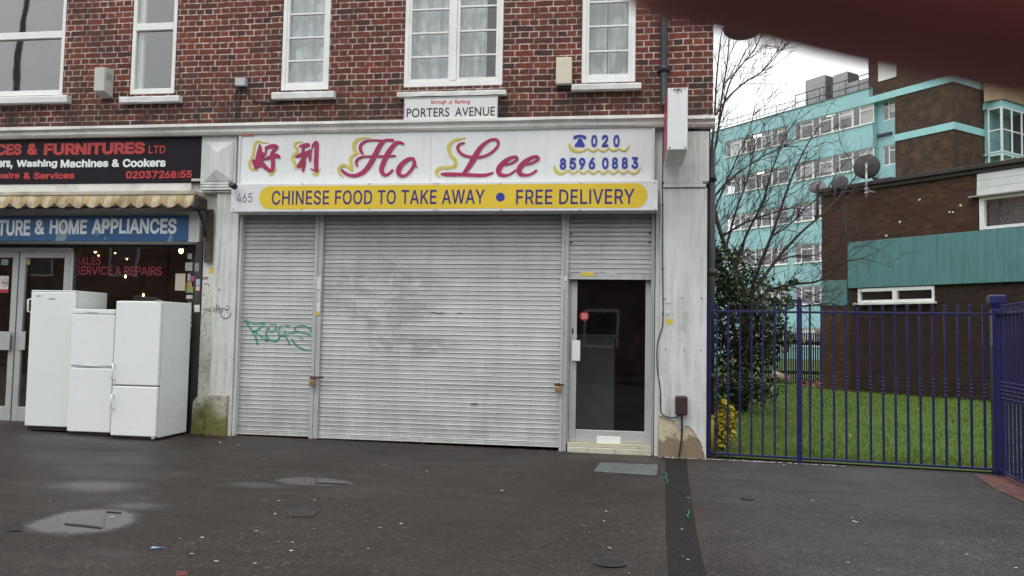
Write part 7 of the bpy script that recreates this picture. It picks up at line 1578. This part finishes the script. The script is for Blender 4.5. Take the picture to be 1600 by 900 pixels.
Q0 = EYE+ray(1398, 190)*50; Q0.z = 0
RZ = BANG-math.pi/2
blk = thing('apartment_block', tuple(Q0), 'long turquoise block of flats with bands of white windows and a brown brick stair tower', 'building', None, RZ)
def frame_of(Q, a):
    ex = Vector((math.sin(a), -math.cos(a), 0)); ey = Vector((math.cos(a), math.sin(a), 0)); return Q, ex, ey
def loc_plane(fr, px, py, y=None, x=None):
    Q, ex, ey = fr; dd = ray(px, py)
    n, k = (ey, y) if y is not None else (ex, x)
    t = ((Q-EYE).dot(n)+k)/dd.dot(n); p = EYE+dd*t-Q; return p.dot(ex), p.dot(ey), p.z
FB = frame_of(Q0, BANG)
def bx_(px, py, y=0.0): return loc_plane(FB, px, py, y=y)
xc = bx_(1490, 200, 0)[0]                 # tower corner
x_l = -19.0; x_r = bx_(1364, 180)[0]; 
sills = [15.25-2.87*k for k in range(6)]; WH = 1.27
A0, A1 = bx_(1133, 230)[0], bx_(1231, 205)[0]; B0, B1 = bx_(1240, 205)[0], bx_(1364, 180)[0]
zpar = 17.5
bm = BM()
holes = [(a, b_, s, s+WH) for s in sills for a, b_ in ((A0, A1), (B0, B1))]
wall_holes(bm, x_l, x_r, -.1, zpar, holes, 0, .3)
build('wall', bm, TURQ, blk, local=True)
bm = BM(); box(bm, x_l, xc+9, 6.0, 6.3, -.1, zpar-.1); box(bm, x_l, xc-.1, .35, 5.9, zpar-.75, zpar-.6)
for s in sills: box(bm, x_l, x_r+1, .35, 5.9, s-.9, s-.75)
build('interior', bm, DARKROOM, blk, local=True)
bm = BM(); box(bm, x_l, x_r, -.06, .36, zpar+.002, zpar+.06, .01); build('parapet_cap', bm, plain('mossy coping', (.10, .15, .10), .9, var=.4, scale=2), blk, local=True)
def estate_window(x0, x1, z0, z1, seed, parent, y=.12):
    """narrow side light + wide light with a transom"""
    r = random.Random(seed); w = x1-x0; xm = x0+w*.36; f = .05; bm = BM()
    box(bm, x0, x0+f, y-.03, y+.04, z0, z1); box(bm, x1-f, x1, y-.03, y+.04, z0, z1); box(bm, xm-f*.7, xm+f*.7, y-.031, y+.04, z0, z1)
    for a, b_ in ((x0+f, xm-f*.7), (xm+f*.7, x1-f)): box(bm, a, b_, y-.03, y+.04, z0, z0+f*1.1); box(bm, a, b_, y-.03, y+.04, z1-f, z1)
    zt = z0+(z1-z0)*.74; box(bm, xm+f*.7, x1-f, y-.031, y+.04, zt-.03, zt+.03)
    o = build('window', bm, FRAMEW, parent, local=True)
    bm = BM(); bm.faces.new([bm.verts.new(p) for p in ((x0, y, z0), (x1, y, z0), (x1, y, z1), (x0, y, z1))]); build('pane', bm, PANE, o, local=True)
    if r.random() < .45:
        bm = BM(); h = r.uniform(.3, 1)*(z1-z0); box(bm, xm, x1-f, y+.08, y+.1, z1-h, z1-.02); build('blind_or_backing', bm, r.choice(BLINDS), o, local=True)
    return o
sd_ = 0
for s in sills:
    for a, b_ in ((A0, A1), (B0, B1)):
        w = (b_-a)/4
        for k in range(4): sd_ += 1; estate_window(a+k*w+.01, a+(k+1)*w-.01, s+.02, s+WH-.01, sd_, blk)
for s in sills:
    for a, b_ in ((A0, A1), (B0, B1)): bm = BM(); box(bm, a-.05, b_+.05, -.08, .08, s-.05, s+.012); build('window_sill', bm, FRAMEW, blk, local=True)
# lit ceiling lamps behind a few panes
ELM, nt, b = new_mat('lit ceiling lamp'); b.inputs['Emission Color'].default_value = (1, .85, .55, 1); b.inputs['Emission Strength'].default_value = 6
for px, py, lb in ((1296, 179, 'lit ceiling lamp in the top floor window of the turquoise flats'), (1184, 212, 'lit ceiling lamp in the top floor further left'), (1186, 270, 'lit ceiling lamp on the floor below the top left one')):
    x, y, z = bx_(px, py, .8); bm = BM(); box(bm, x-.35, x+.35, .7, .95, z-.06, z+.06, .02); 
    t = thing('ceiling_lamp', tuple(Q0+FB[1]*x+FB[2]*.82+Vector((0, 0, z))), lb, 'ceiling lamp', None, RZ); bmesh.ops.translate(bm, verts=bm.verts, vec=(-x, -.82, -z)); build('lens', bm, ELM, t, local=True)
# recessed bay and brown tower
bay0, bay1 = x_r, 0.0
bm = BM(); bz = [(s+.0, s+1.3) for s in sills]
wx0 = bx_(1379, 180, .5)[0]
wall_holes(bm, bay0, bay1+.02, -.1, zpar-.9, [(wx0, bay1-.0, s+.05, s+1.3) for s in sills], .5, .7)
box(bm, bay0-.3, bay0, .302, .5, -.1, zpar-.9)
build('bay_wall', bm, TURQ, blk, local=True)
for s in sills: sd_ += 1; estate_window(wx0, bay1-.01, s+.07, s+1.29, sd_, blk, y=.58)
ztop = 24.5; zband = [bx_(1490, y)[2] for y in (117, 200, 284)]; hb = .42
ty = loc_plane(FB, 1538, 200, x=xc)[1]; TB = [16.75, 13.85, 10.98, 8.1, 5.2, 2.4]
TB = [bx_(1398, 150-2)[2]-.15, bx_(1400, 220)[2], bx_(1400, 291)[2]]; stp_ = (TB[0]-TB[2])/2; TB = [TB[0]-stp_*k for k in range(6)]
segs = [(ztop, TB[0]+hb)] + [(TB[k], TB[k+1]+hb) for k in range(5)] + [(TB[5], -.1)]
bm = BM()
for i, (a, b_) in enumerate(segs):
    xs0 = bay0-.3 if i == 0 else 0.02
    box(bm, xs0, xc, 0.0 if i else -.0, ty, b_, a)
build('stair_tower', bm, BROWN2, blk, local=True)
bm = BM()
for i, z in enumerate(TB): box(bm, (bay0-.35) if i == 0 else -.0, xc+.06, -.06, ty+.06, z+.001, z+hb-.001)
build('floor_band', bm, TRIM, blk, local=True)
x0, _, z0 = bx_(1373, 128); x1 = bx_(1401, 120)[0]
bm = BM(); box(bm, x0, x1, -.05, -.002, z0, z0+2.4); build('panel', bm, plain('white panel', (.6, .6, .57), .6, var=.06), blk, local=True)
# right hand return with the projecting window bay
bm = BM(); box(bm, xc-.3, xc-.02, ty+.002, ty+9, -.1, ztop-3); box(bm, xc-.01, xc+.25, ty+.07, ty+.45, -.1, 17.6); build('return_wall', bm, TURQ, blk, local=True)
def rx(px, py, x): return loc_plane(FB, px, py, x=x)
oy0 = ty+.5; PXO = 1.1; xo = xc+PXO
yo0 = rx(1566, 200, xo)[1]; yo1 = yo0+5.5
zA = [(rx(1566, 236, xo)[2], rx(1566, 166, xo)[2])]; pit = stp_
oz = [(zA[0][0]-pit*k, zA[0][1]-pit*k) for k in range(4)]
bm = BM()
tops = [oz[0][1]+.45]+[q[0]-.02 for q in oz]
for k, (a, b_) in enumerate(oz):
    bm = BM(); box(bm, xc+.0, xo, yo0, yo1, b_+.01, (oz[k-1][0] if k else b_+.4)-.005); build('oriel_band', bm, TRIM, blk, local=True)
bm = BM(); v = [bm.verts.new(p) for p in ((xc+.26, yo0-.35, oz[0][1]+.42), (xo+.1, yo0, oz[0][1]+.42), (xo+.1, yo1, oz[0][1]+.42), (xc+.26, yo1, oz[0][1]+.42), (xc+.26, yo0-.35, oz[0][1]+1.7), (xo+.35, yo0-.2, oz[0][1]+1.7), (xo+.35, yo1, oz[0][1]+1.7), (xc+.26, yo1, oz[0][1]+1.7))]
for f in ((0, 1, 5, 4), (1, 2, 6, 5), (3, 2, 1, 0)): bm.faces.new([v[i] for i in f])
bmesh.ops.recalc_face_normals(bm, faces=bm.faces[:]); build('bay_soffit', bm, plain('tan soffit boards', (.36, .27, .16), .7, var=.15), blk, local=True)
bm = BM(); box(bm, xc+.25, xo+.4, yo0-.4, yo1, oz[0][1]+1.71, oz[0][1]+2.1); build('floor_band', bm, TRIM, blk, local=True)
for k, (a, b_) in enumerate(oz):
    bm = BM(); f = .07
    box(bm, xc+.27, xc+.27+f, yo0, yo0+.06, a, b_); box(bm, xo-f*1.5, xo+.01, yo0-.01, yo0+f, a, b_)
    zt = a+(b_-a)*.5
    for z in (a, zt-f/2, b_-f): box(bm, xc+.27+f, xo-f*1.5, yo0, yo0+.06, z, z+f)
    nn = 5; w = (yo1-yo0)/nn
    for i in range(1, nn+1): box(bm, xo-.06, xo, yo0+w*i-f*.7, yo0+w*i+f*.7, a, b_)
    for z in (a, zt-f/2, b_-f):
        for i in range(nn): box(bm, xo-.06, xo, yo0+w*i+f*.7+(.0 if i else .0), yo0+w*(i+1)-f*.7, z, z+f)
    o = build('window', bm, FRAMEW, blk, local=True)
    bm = BM(); bm.faces.new([bm.verts.new(p) for p in ((xc+.27, yo0+.03, a), (xo-.03, yo0+.03, a), (xo-.03, yo0+.03, b_), (xc+.27, yo0+.03, b_))]); bm.faces.new([bm.verts.new(p) for p in ((xo-.03, yo0+.031, a), (xo-.03, yo1, a), (xo-.03, yo1, b_), (xo-.03, yo0+.031, b_))]); build('pane', bm, PANE, o, local=True)
x, y, z = rx(1576, 251, xo-.9)
bm = BM(); box(bm, -.12, .12, -.3, .3, -.05, .05, .02); t = thing('ceiling_lamp', tuple(Q0+FB[1]*x+FB[2]*y+Vector((0, 0, z))), 'lit ceiling lamp in the projecting corner window above the low roof', 'ceiling lamp', None, RZ); build('lens', bm, ELM, t, local=True)
# air plant and guard rail on the roof
PL = plain('grey plant casing', (.30, .30, .31), .6, var=.08); PLD = plain('dark plant side', (.06, .06, .065), .6)
def roof_box(xa, xb, yt, label, depth=1.6, name='air_handler', side=True, y0=1.0):
    X0, _, Z = bx_(xa, yt, y0); X1 = bx_(xb, yt, y0)[0]
    t = thing(name, tuple(Q0+FB[1]*((X0+X1)/2)+FB[2]*(y0+depth/2)+Vector((0, 0, zpar))), label, 'roof plant', None, RZ); w = (X1-X0)/2; h = Z-zpar
    bm = BM(); box(bm, -w, w, -depth/2, depth/2, -.55, h, .03); build('casing', bm, PL, t, local=True)
    bm = BM(); 
    box(bm, -w+.1, -.06, -depth/2-.02, -depth/2-.002, .0, h-.35); box(bm, .06, w-.1, -depth/2-.021, -depth/2-.002, .0, h-.35); build('panel', bm, PL, t, local=True)
    bm = BM(); box(bm, w+.002, w+.03, -depth/2+.08, depth/2-.08, -.2, h-.1); build('grille', bm, PLD, t, local=True)
    return t
roof_box(1258, 1289, 126, 'big grey box plant unit on the roof of the turquoise flats')
roof_box(1301, 1324, 118, 'open topped grey frame unit on the roof right of the big box', 1.2)
roof_box(1325, 1361, 130, 'low pale grey cabinet row on the roof beside the brown tower', 1.2, 'roof_cabinet')
gr = thing('guard_rail', tuple(Q0+Vector((0, 0, zpar))), 'dark metal guard rail along the flat roof edge', 'guard rail', None, RZ)
RAILM = plain('dark grey rail', (.07, .07, .07), .6)
g0, g1 = bx_(1238, 150)[0], -1.7
bm = BM()
for z in (.55, 1.1): bm = BM(); tube(bm, [(g0, .3, z), (g1, .3, z)], .035, 6); build('rail', bm, RAILM, gr, local=True)
n = 6
for i in range(n+1): bm = BM(); X = g0+(g1-g0)*i/n; tube(bm, [(X, .3, .06), (X, .3, 1.12)], .032, 6); build('upright', bm, RAILM, gr, local=True)
bm = BM()
for z in (.35, .75): tube(bm, [(x_l, .3, z), (g0-.1, .3, z)], .025, 5)
for X in [x_l+1.9*i for i in range(7)]: tube(bm, [(X, .3, .06), (X, .3, .77)], .025, 5)
build('low_rail', bm, RAILM, gr, local=True)

# --- low brown annex in front
LANG = R(43); QL = G(1553, 630); QL.z = 0
FLW = frame_of(QL, LANG); LZ = LANG-math.pi/2
anx = thing('annex_building', tuple(QL), 'low flat roofed dark brown brick annex with a grimy turquoise band', 'building', None, LZ)
def lx(px, py, y=0.0): return loc_plane(FLW, px, py, y=y)
xl = lx(1284, 400)[0]; xj = lx(1326, 420)[0]; xr = 9.0
zr = 5.36; zt1 = 3.93; zb1_ = 2.72
wx0, wx1 = lx(1341, 460)[0], lx(1460, 460)[0]; wz0, wz1 = lx(1400, 472)[2], lx(1400, 449)[2]
ux0 = lx(1528, 320)[0]; uz0 = lx(1560, 357)[2]; uz1 = lx(1560, 290)[2]
bm = BM(); wall_holes(bm, xj, xr, -.1, zb1_, [(wx0, wx1, wz0, wz1)], 0.02, .3)
build('lower_wall', bm, brick_mat('darker lower brick', [(.020, .011, .009), (.032, .017, .012), (.026, .013, .010), (.038, .020, .014)], (.034, .024, .019), bond='stretcher', grime=(.03, .02, .015), grime_amt=.5, bmp=.4), anx, local=True)  # darker brick colours than the wall above
bm = BM(); box(bm, xj, ux0, 0.0, .3, zt1, zr)
box(bm, ux0, xr, .06, .21, zt1, uz0-.002)
ly = lx(1300, 438)[2]; lz2 = lx(1300, 478)[2]
box(bm, xl, xj-.001, 0.0, .3, ly, zr); box(bm, xl, xj-.001, .03, .3, -.1, lz2)
box(bm, xl, xl+.3, .302, 9, -.1, zr-.05); 
build('wall', bm, BROWN, anx, local=True)
bm = BM(); box(bm, xj, xr, -.05, .3, zb1_+.001, zt1-.001, .004); box(bm, xl+.002, xj-.052, -.012, .3, lz2+.001, ly-.001); build('turquoise_band', bm, TURQ2, anx, local=True)
bm = BM(); box(bm, xl-.1, xr, -.12, 9, zr+.001, zr+.10, .01); box(bm, xl-.06, xr, -.06, .2, zr-.10, zr-.001, .01); build('roof', bm, plain('dark felt edge', (.035, .03, .027), .8, var=.2), anx, local=True)
bm = BM(); f = .055
w = [(wx0, (wx0+wx1)/2), ((wx0+wx1)/2, wx1)]
for a, b_ in w:
    box(bm, a, a+f, -.02, .1, wz0, wz1); box(bm, b_-f, b_, -.02, .1, wz0, wz1); box(bm, a+f, b_-f, -.02, .1, wz0, wz0+f*1.2); box(bm, a+f, b_-f, -.02, .1, wz1-f*1.5, wz1)
o = build('window', bm, FRAMEW, anx, local=True)
bm = BM(); bm.faces.new([bm.verts.new(p) for p in ((wx0, .04, wz0), (wx1, .04, wz0), (wx1, .04, wz1), (wx0, .04, wz1))]); build('pane', bm, glass('dark slot glass', refl=.08, dirt=.05), o, local=True)
bm = BM(); box(bm, wx0-.08, wx1+.05, -.12, .05, wz0-.06, wz0-.003, .005); build('sill', bm, SILLM, o, local=True)
# upper corner window under white boards
bm = BM(); f = .1; zt_ = lx(1560, 305)[2]; a, b_ = ux0+.04, ux0+1.35
for q in range(4):
    X = a+q*1.35; 
    box(bm, X, X+f, -.03, .1, uz0, zt_); box(bm, X+1.25-f, X+1.25, -.03, .1, uz0, zt_); box(bm, X+f, X+1.25-f, -.03, .1, uz0, uz0+f*.7); box(bm, X+f, X+1.25-f, -.03, .1, zt_-f*.7, zt_)
o = build('window', bm, FRAMEW, anx, local=True)
bm = BM(); bm.faces.new([bm.verts.new(p) for p in ((a, .04, uz0), (xr, .04, uz0), (xr, .04, zt_), (a, .04, zt_))]); build('pane', bm, glass('annex glass', refl=.42, dirt=.08), o, local=True)
bm = BM(); box(bm, a+.1, xr-.2, .22, .24, uz0+.02, zt_-.02); build('blind_or_backing', bm, plain('grey reflection sheet', (.26, .27, .28), .8, var=.35, scale=1.2), anx, local=True)  # added grey sheet behind the pane, standing in for its brighter reflection
bm = BM(); n = 3; h = (zr-.102-zt_-.04)/n
for i in range(n): box(bm, ux0, xr, -.05+.012*i, .2, zt_+.04+h*i+.004, zt_+.04+h*(i+1)-.004, .003)
build('white_boards', bm, plain('white boards', (.58, .60, .59), .55, var=.06, dirt=(.3, .3, .28), dirt_amt=.4), anx, local=True)
bm = BM(); box(bm, ux0-.15, xr, -.14, .1, zt_+.0, zt_+.035, .004); build('drip_ledge', bm, plain('grey ledge', (.3, .3, .29), .6), anx, local=True)
bm = BM(); box(bm, xl+.31, xr, 4.5, 4.6, -.1, zr-.05); box(bm, xl+.31, xr, .31, 4.5, 2.6, 2.7); build('interior', bm, DARKROOM, anx, local=True)
bm = BM(); r = random.Random(2)
for (px, py) in ((1437, 312), (1501, 321), (1484, 331), (1489, 331), (1406, 347), (1385, 368)):
    x, _, z = lx(px, py); bm.faces.new([bm.verts.new((x+dx*r.uniform(.5, 1.2), -.003, z+dz*r.uniform(.5, 1.2))) for dx, dz in ((-.03, -.02), (.025, -.03), (.03, .02), (-.02, .03))])
build('bird_mess', bm, PAPER, anx, local=True)
# satellite dishes on their poles
DISH = plain('dark mesh dish', (.045, .042, .045), .7, var=.15, scale=20); DISHL = plain('grey mesh dish', (.17, .16, .17), .7, var=.15)
POLE = plain('galvanised pole', (.42, .43, .43), .45, metal=.3, var=.15)
def dish(px, py, rpx, polepx, ybase, mat, tilt, label, yy=-.2, ry=None):
    x, y, z = lx(px, py, yy); c = QL+FLW[1]*x+FLW[2]*y+Vector((0, 0, z))
    dist = (c-EYE).dot(FW); rad = rpx/FPX*dist
    t = thing('satellite_dish', tuple(c), label, 'satellite dish', 'dishes on the annex roof', LZ)
    bm = BM(); n = 28; rings = []
    rot = Matrix.Rotation(R(tilt[1]), 4, 'Z') @ Matrix.Rotation(R(tilt[0]), 4, 'X')
    for k in range(5):
        q = rad*k/4; dep = .28*rad*((k/4)**2-1)
        rings.append([bm.verts.new(rot @ Vector((q*math.cos(6.283*i/n), dep, q*math.sin(6.283*i/n)))) for i in range(n)] if k else [bm.verts.new(rot @ Vector((0, dep, 0)))])
    for i in range(n): bm.faces.new((rings[0][0], rings[1][i], rings[1][(i+1) % n]))
    for a, b_ in zip(rings[1:], rings[2:]):
        for i in range(n): bm.faces.new((a[i], b_[i], b_[(i+1) % n], a[(i+1) % n]))
    so = build('reflector', bm, mat, t, smooth=True, local=True)
    md = so.modifiers.new('thickness', 'SOLIDIFY'); md.thickness = .012
    X, _, Z = lx(polepx, ybase, yy); X -= x; Z -= z
    bm = BM(); tube(bm, [(X, -.26*rad-.05, Z), (X, -.26*rad-.05, .06)], .028, 10)
    for zz in (Z+.12, Z+.22): box(bm, X-.04, X+.04, -.26*rad-.085, -.26*rad-.015, zz-.015, zz+.015)
    box(bm, X-.02, X+.02, -.26*rad-.0149, -yy, Z+.15, Z+.19)
    build('pole', bm, POLE if mat is DISH and rpx > 15 else DISH, t, local=True)
    bm = BM(); tube(bm, [(X*.5, .05, -rad*.6), (X*.5+.05, .35*rad+.1, -rad*.9)], .016, 6); box(bm, X*.5+.0, X*.5+.1, .35*rad+.06, .35*rad+.2, -rad*.98, -rad*.82, .01); build('receiver_arm', bm, DISH, t, local=True)
dish(1354.5, 260.5, 19.5, 1358.5, 309, DISH, (0, 27), 'largest dark mesh dish on the silver pole over the brown annex wall', yy=-.24)
dish(1312, 285, 13, 1309, 318, DISH, (-26, 24), 'middle dark dish tilted up, between the pale dish and the large one', yy=-.05)
dish(1277.5, 292, 13, 1281, 340, DISHL, (-28, 32), 'pale grey dish at the left end of the annex roof, seen through twigs', yy=.15)

# --- timber fence across the far end of the lawn
YF = 16.2; fp0, fp1 = fx(1196, 560, YF), fx(1287, 560, YF)
tf = thing('timber_fence', ((fp0+fp1)/2, YF, 0), 'dark timber slat fence with pale worn tops at the far end of the lawn', 'fence')
r = random.Random(4); zt = fz(1250, 506, YF)
bm = BM(); n = 26; w = (fp1-fp0)/n
for i in range(n): h = zt-.26; box(bm, fp0+i*w+.012, fp0+(i+1)*w-.012, YF+r.uniform(-.01, .01), YF+.03, .02, h, .004)
build('slats', bm, plain('mossy dark boards', (.020, .023, .017), .9, var=.5, scale=6), tf)
bm = BM(); box(bm, fp0, fp1, YF+.035, YF+.09, .3, .4); box(bm, fp0, fp1, YF+.035, YF+.09, 1.2, 1.3)
build('rail', bm, DARKWOOD, tf)
bm = BM()
for i in range(n):
    if r.random() < .7: box(bm, fp0+i*w+.03, fp0+(i+1)*w-.03, YF-.005, YF+.025, zt-.255, zt-r.uniform(0, .1), .004)
build('slat_tops', bm, plain('pale worn timber', (.22, .20, .16), .9, var=.5, scale=10), tf)
bm = BM(); p = F(1257, 530, YF-.03); box(bm, p.x-.03, p.x+.03, YF-.03, YF-.012, p.z-.12, p.z+.08); build('tag', bm, paint('dull yellow tag', (.32, .28, .06), .7), tf)
# thin weedy stems against the annex
def weed(px, Y, label, seed, ht):
    r = random.Random(seed); b0 = fx(px, 600, Y); t = thing('weed', (b0, Y, 0), label, 'weed'); bm = BM(); V, Fc = [], []
    for i in range(5):
        x = b0+r.uniform(-.15, .15); tube(bm, [(x, Y, 0), (x+r.uniform(-.1, .1), Y, ht*.5), (x+r.uniform(-.3, .3), Y, ht*r.uniform(.7, 1))], .008, 4, caps=False)
    for i in range(14): leaves(V, Fc, (b0+r.uniform(-.35, .35), Y+r.uniform(-.1, .1), r.uniform(.2, 1)*ht), (.12, .1, .1), 4, .05, r, .2)
    build('stem', bm, BARK2, t); leaf_obj('leaves', V, Fc, leaf_mat('weed leaves', [(0, (.05, .06, .02)), (.6, (.10, .11, .03)), (1, (.2, .19, .08))]), t)
weed(1302, 14.2, 'straggly weed with yellowing leaves against the left end of the annex', 1, 1.6); weed(1316, 13.6, 'second straggly weed closer in against the brown annex wall', 2, 1.3)

# ------------------------------------------------------------------ street opposite (seen only as reflections in the glass)
OPB = brick_mat('opposite brick', [(.10, .06, .05), (.15, .08, .06)], (.25, .22, .2), bond='stretcher', bmp=.2)
def house(x, w, label):
    t = thing('terraced_house', (x, -23, 0), label, 'house', 'houses across the road'); z = 6.0; bm = BM(); box(bm, x-w/2, x+w/2, -30, -23, -.1, z); build('wall', bm, OPB, t)
    bm = BM(); v = [bm.verts.new(p) for p in ((x-w/2, -22.7, z+.002), (x+w/2, -22.7, z+.002), (x+w/2, -30.3, z+.002), (x-w/2, -30.3, z+.002), (x-w/2, -26.5, z+3.2), (x+w/2, -26.5, z+3.2))]
    for f in ((0, 1, 5, 4), (2, 3, 4, 5), (1, 2, 5), (3, 0, 4), (3, 2, 1, 0)): bm.faces.new([v[i] for i in f])
    bmesh.ops.recalc_face_normals(bm, faces=bm.faces[:]); rf = build('roof', bm, plain('slate roof', (.07, .06, .06), .7, var=.3, scale=3), t)
    bm = BM(); box(bm, x+w/2-1.1, x+w/2-.3, -27.2, -26.2, z+2.2, z+4.4, .02); build('chimney', bm, OPB, rf)
    for dx in (-w/4, w/4):
        for zz in (.9, 3.6):
            bm = BM(); box(bm, x+dx-.7, x+dx+.7, -22.99, -22.94, zz, zz+1.5); f_ = build('window', bm, FRAMEW, t); bm = BM(); box(bm, x+dx-.6, x+dx+.6, -22.935, -22.925, zz+.1, zz+1.4); build('pane', bm, paint('dark pane', (.05, .05, .06), .1), f_)
for i, x in enumerate((-33, -24.5, -16, -7.5, 1, 9.5, 18)): house(x, 8.4, 'two storey brick terraced house across the road, behind the camera')
bm = BM(); X = -15.75
t = thing('street_lamp', (X, -9.0, -.1), 'tall grey street lamp column at the kerb behind the camera', 'street lamp')
tube(bm, [(X, -9, -.1), (X, -9, 6), (X+.02, -9, 8.4), (X+.25, -9, 9.9), (X+1.2, -9, 10.9)], [.11, .09, .08, .06, .05], 12); build('column', bm, plain('grey column', (.10, .10, .11), .6), t)
bm = BM(); box(bm, X+1.1, X+1.9, -9.14, -8.86, 10.82, 10.98, .05, 2); build('lantern', bm, plain('lantern shell', (.2, .2, .2), .5), t)
# dome lamp on a bracket round the corner of the upper wall
c = F(1160, 45, .9)
t = thing('wall_lamp', tuple(c), 'round grey dome lamp on the far corner of the brick wall under the fingertip', 'lamp')
bm = BM(); bmesh.ops.create_uvsphere(bm, u_segments=24, v_segments=12, radius=.235, matrix=Matrix.Translation(c+Vector((0, 0, -.0))) @ Matrix.Diagonal((1, 1, .52, 1))); build('dome', bm, plain('grey dome', (.16, .15, .16), .5, var=.1), t, smooth=True)
bm = BM(); tube(bm, [c+Vector((0, 0, .1)), c+Vector((0, .0, .22)), (XR+.02, c.y, c.z+.3)], .025, 8); build('bracket', bm, DARKMETAL, t)

# ------------------------------------------------------------------ the photographer's hand, one finger over the lens, holding the phone
SKIN, nt, b = new_mat('skin'); v = coords(nt)
c_ = ramp(nt, noise(nt, v, 90, 4), [(.3, (.36, .115, .115)), (.7, (.44, .15, .145))]); nt.links.new(c_, b.inputs['Base Color']); b.inputs['Roughness'].default_value = .5
b.inputs['Subsurface Weight'].default_value = .25; b.inputs['Subsurface Radius'].default_value = (.006, .002, .0015); b.inputs['Subsurface Scale'].default_value = 1.0
bump(nt, b, noise(nt, v, 700, 4), .15, .0005)
def camp(x, y, w): return EYE+RT*x+UP*y+FW*w
def cpx(px, py, w): return camp((px-800)/FPX*w, -(py-450)/FPX*w, w)
wr = camp(.125, -.055, -.035)
hand = thing('hand', tuple(wr), 'blurred dark red fingertip of the hand holding the camera, over the top right corner', 'hand')
me = bpy.data.meshes.new('body'); HV = []; HE = []; HR = []
def hv(p, r_, par=None):
    HV.append(p-wr); HR.append(r_); i = len(HV)-1
    if par is not None: HE.append((par, i))
    return i
root = hv(wr, .026); palm = hv(camp(.105, -.022, -.028), .030, root); palm2 = hv(camp(.098, .002, -.024), .026, palm)
arm = hv(camp(.15, -.15, -.09), .032, root); arm2 = hv(camp(.19, -.28, -.16), .040, arm)
W0 = .052
k1 = hv(camp(.102, .028, -.014), .0125, palm2); k2 = hv(camp(.088, .034, .022), .0105, k1); k3 = hv(cpx(1790, -10, W0), .0092, k2); k4 = hv(cpx(1600, -62, W0), .0090, k3); k5 = hv(cpx(1400, -95, W0), .0090, k4); k6 = hv(cpx(1230, -143, W0), .0090, k5); k7 = hv(cpx(1080, -160, W0), .0088, k6); k8 = hv(cpx(950, -178, W0), .0075, k7)
for (dy, ln) in ((.008, .07), (-.012, .066), (-.032, .055)):
    m1 = hv(camp(.112, dy+.004, -.012), .0115, palm2 if dy > 0 else palm); m2 = hv(camp(.102, dy+.002, .010), .0095, m1); m3 = hv(camp(.102-ln*.45, dy, .012), .0088, m2); m4 = hv(camp(.102-ln*.75, dy-.002, .009), .0075, m3)
th1 = hv(camp(.09, -.03, -.045), .0135, palm); th2 = hv(camp(.075, -.012, -.044), .0115, th1); th3 = hv(camp(.056, .0, -.034), .010, th2)
me.from_pydata([tuple(p) for p in HV], HE, []); me.update()
ho_ = link(bpy.data.objects.new('fingers', me)); ho_.parent = hand; me.materials.append(SKIN)
sm = ho_.modifiers.new('skin', 'SKIN'); 
for i, sv in enumerate(me.skin_vertices[0].data): sv.radius = (HR[i], HR[i]); sv.use_root = (i == 0)
sm.use_smooth_shade = True; sb = ho_.modifiers.new('smooth', 'SUBSURF'); sb.levels = 2; sb.render_levels = 2
bm = BM(); a, b_ = camp(.165, -.20, -.115)-wr, camp(.24, -.46, -.26)-wr; tube(bm, [a, a.lerp(b_, .5), b_], [.047, .055, .062], 18); build('sleeve', bm, plain('dark coat sleeve', (.03, .03, .035), .9, var=.2), hand, local=True)
ph = thing('phone', tuple(camp(.045, -.02, -.012)), 'unseen black smartphone behind the lens, added to shade the finger', 'phone')  # phone stays out of view, added because it shades the finger
def oriented(bm_, c):
    M = Matrix(((RT.x, UP.x, -FW.x, 0), (RT.y, UP.y, -FW.y, 0), (RT.z, UP.z, -FW.z, 0), (0, 0, 0, 1))); bmesh.ops.transform(bm_, matrix=M, verts=bm_.verts); return bm_
bm = BM(); box(bm, -.07, .07, -.036, .036, -.004, .004, .003, 2); build('case', oriented(bm, None), BLACKPLASTIC, ph, local=True)
bm = BM(); box(bm, -.064, .064, -.033, .033, .0042, .005); build('screen', oriented(bm, None), paint('dark phone screen', (.02, .02, .025), .1), ph, local=True)
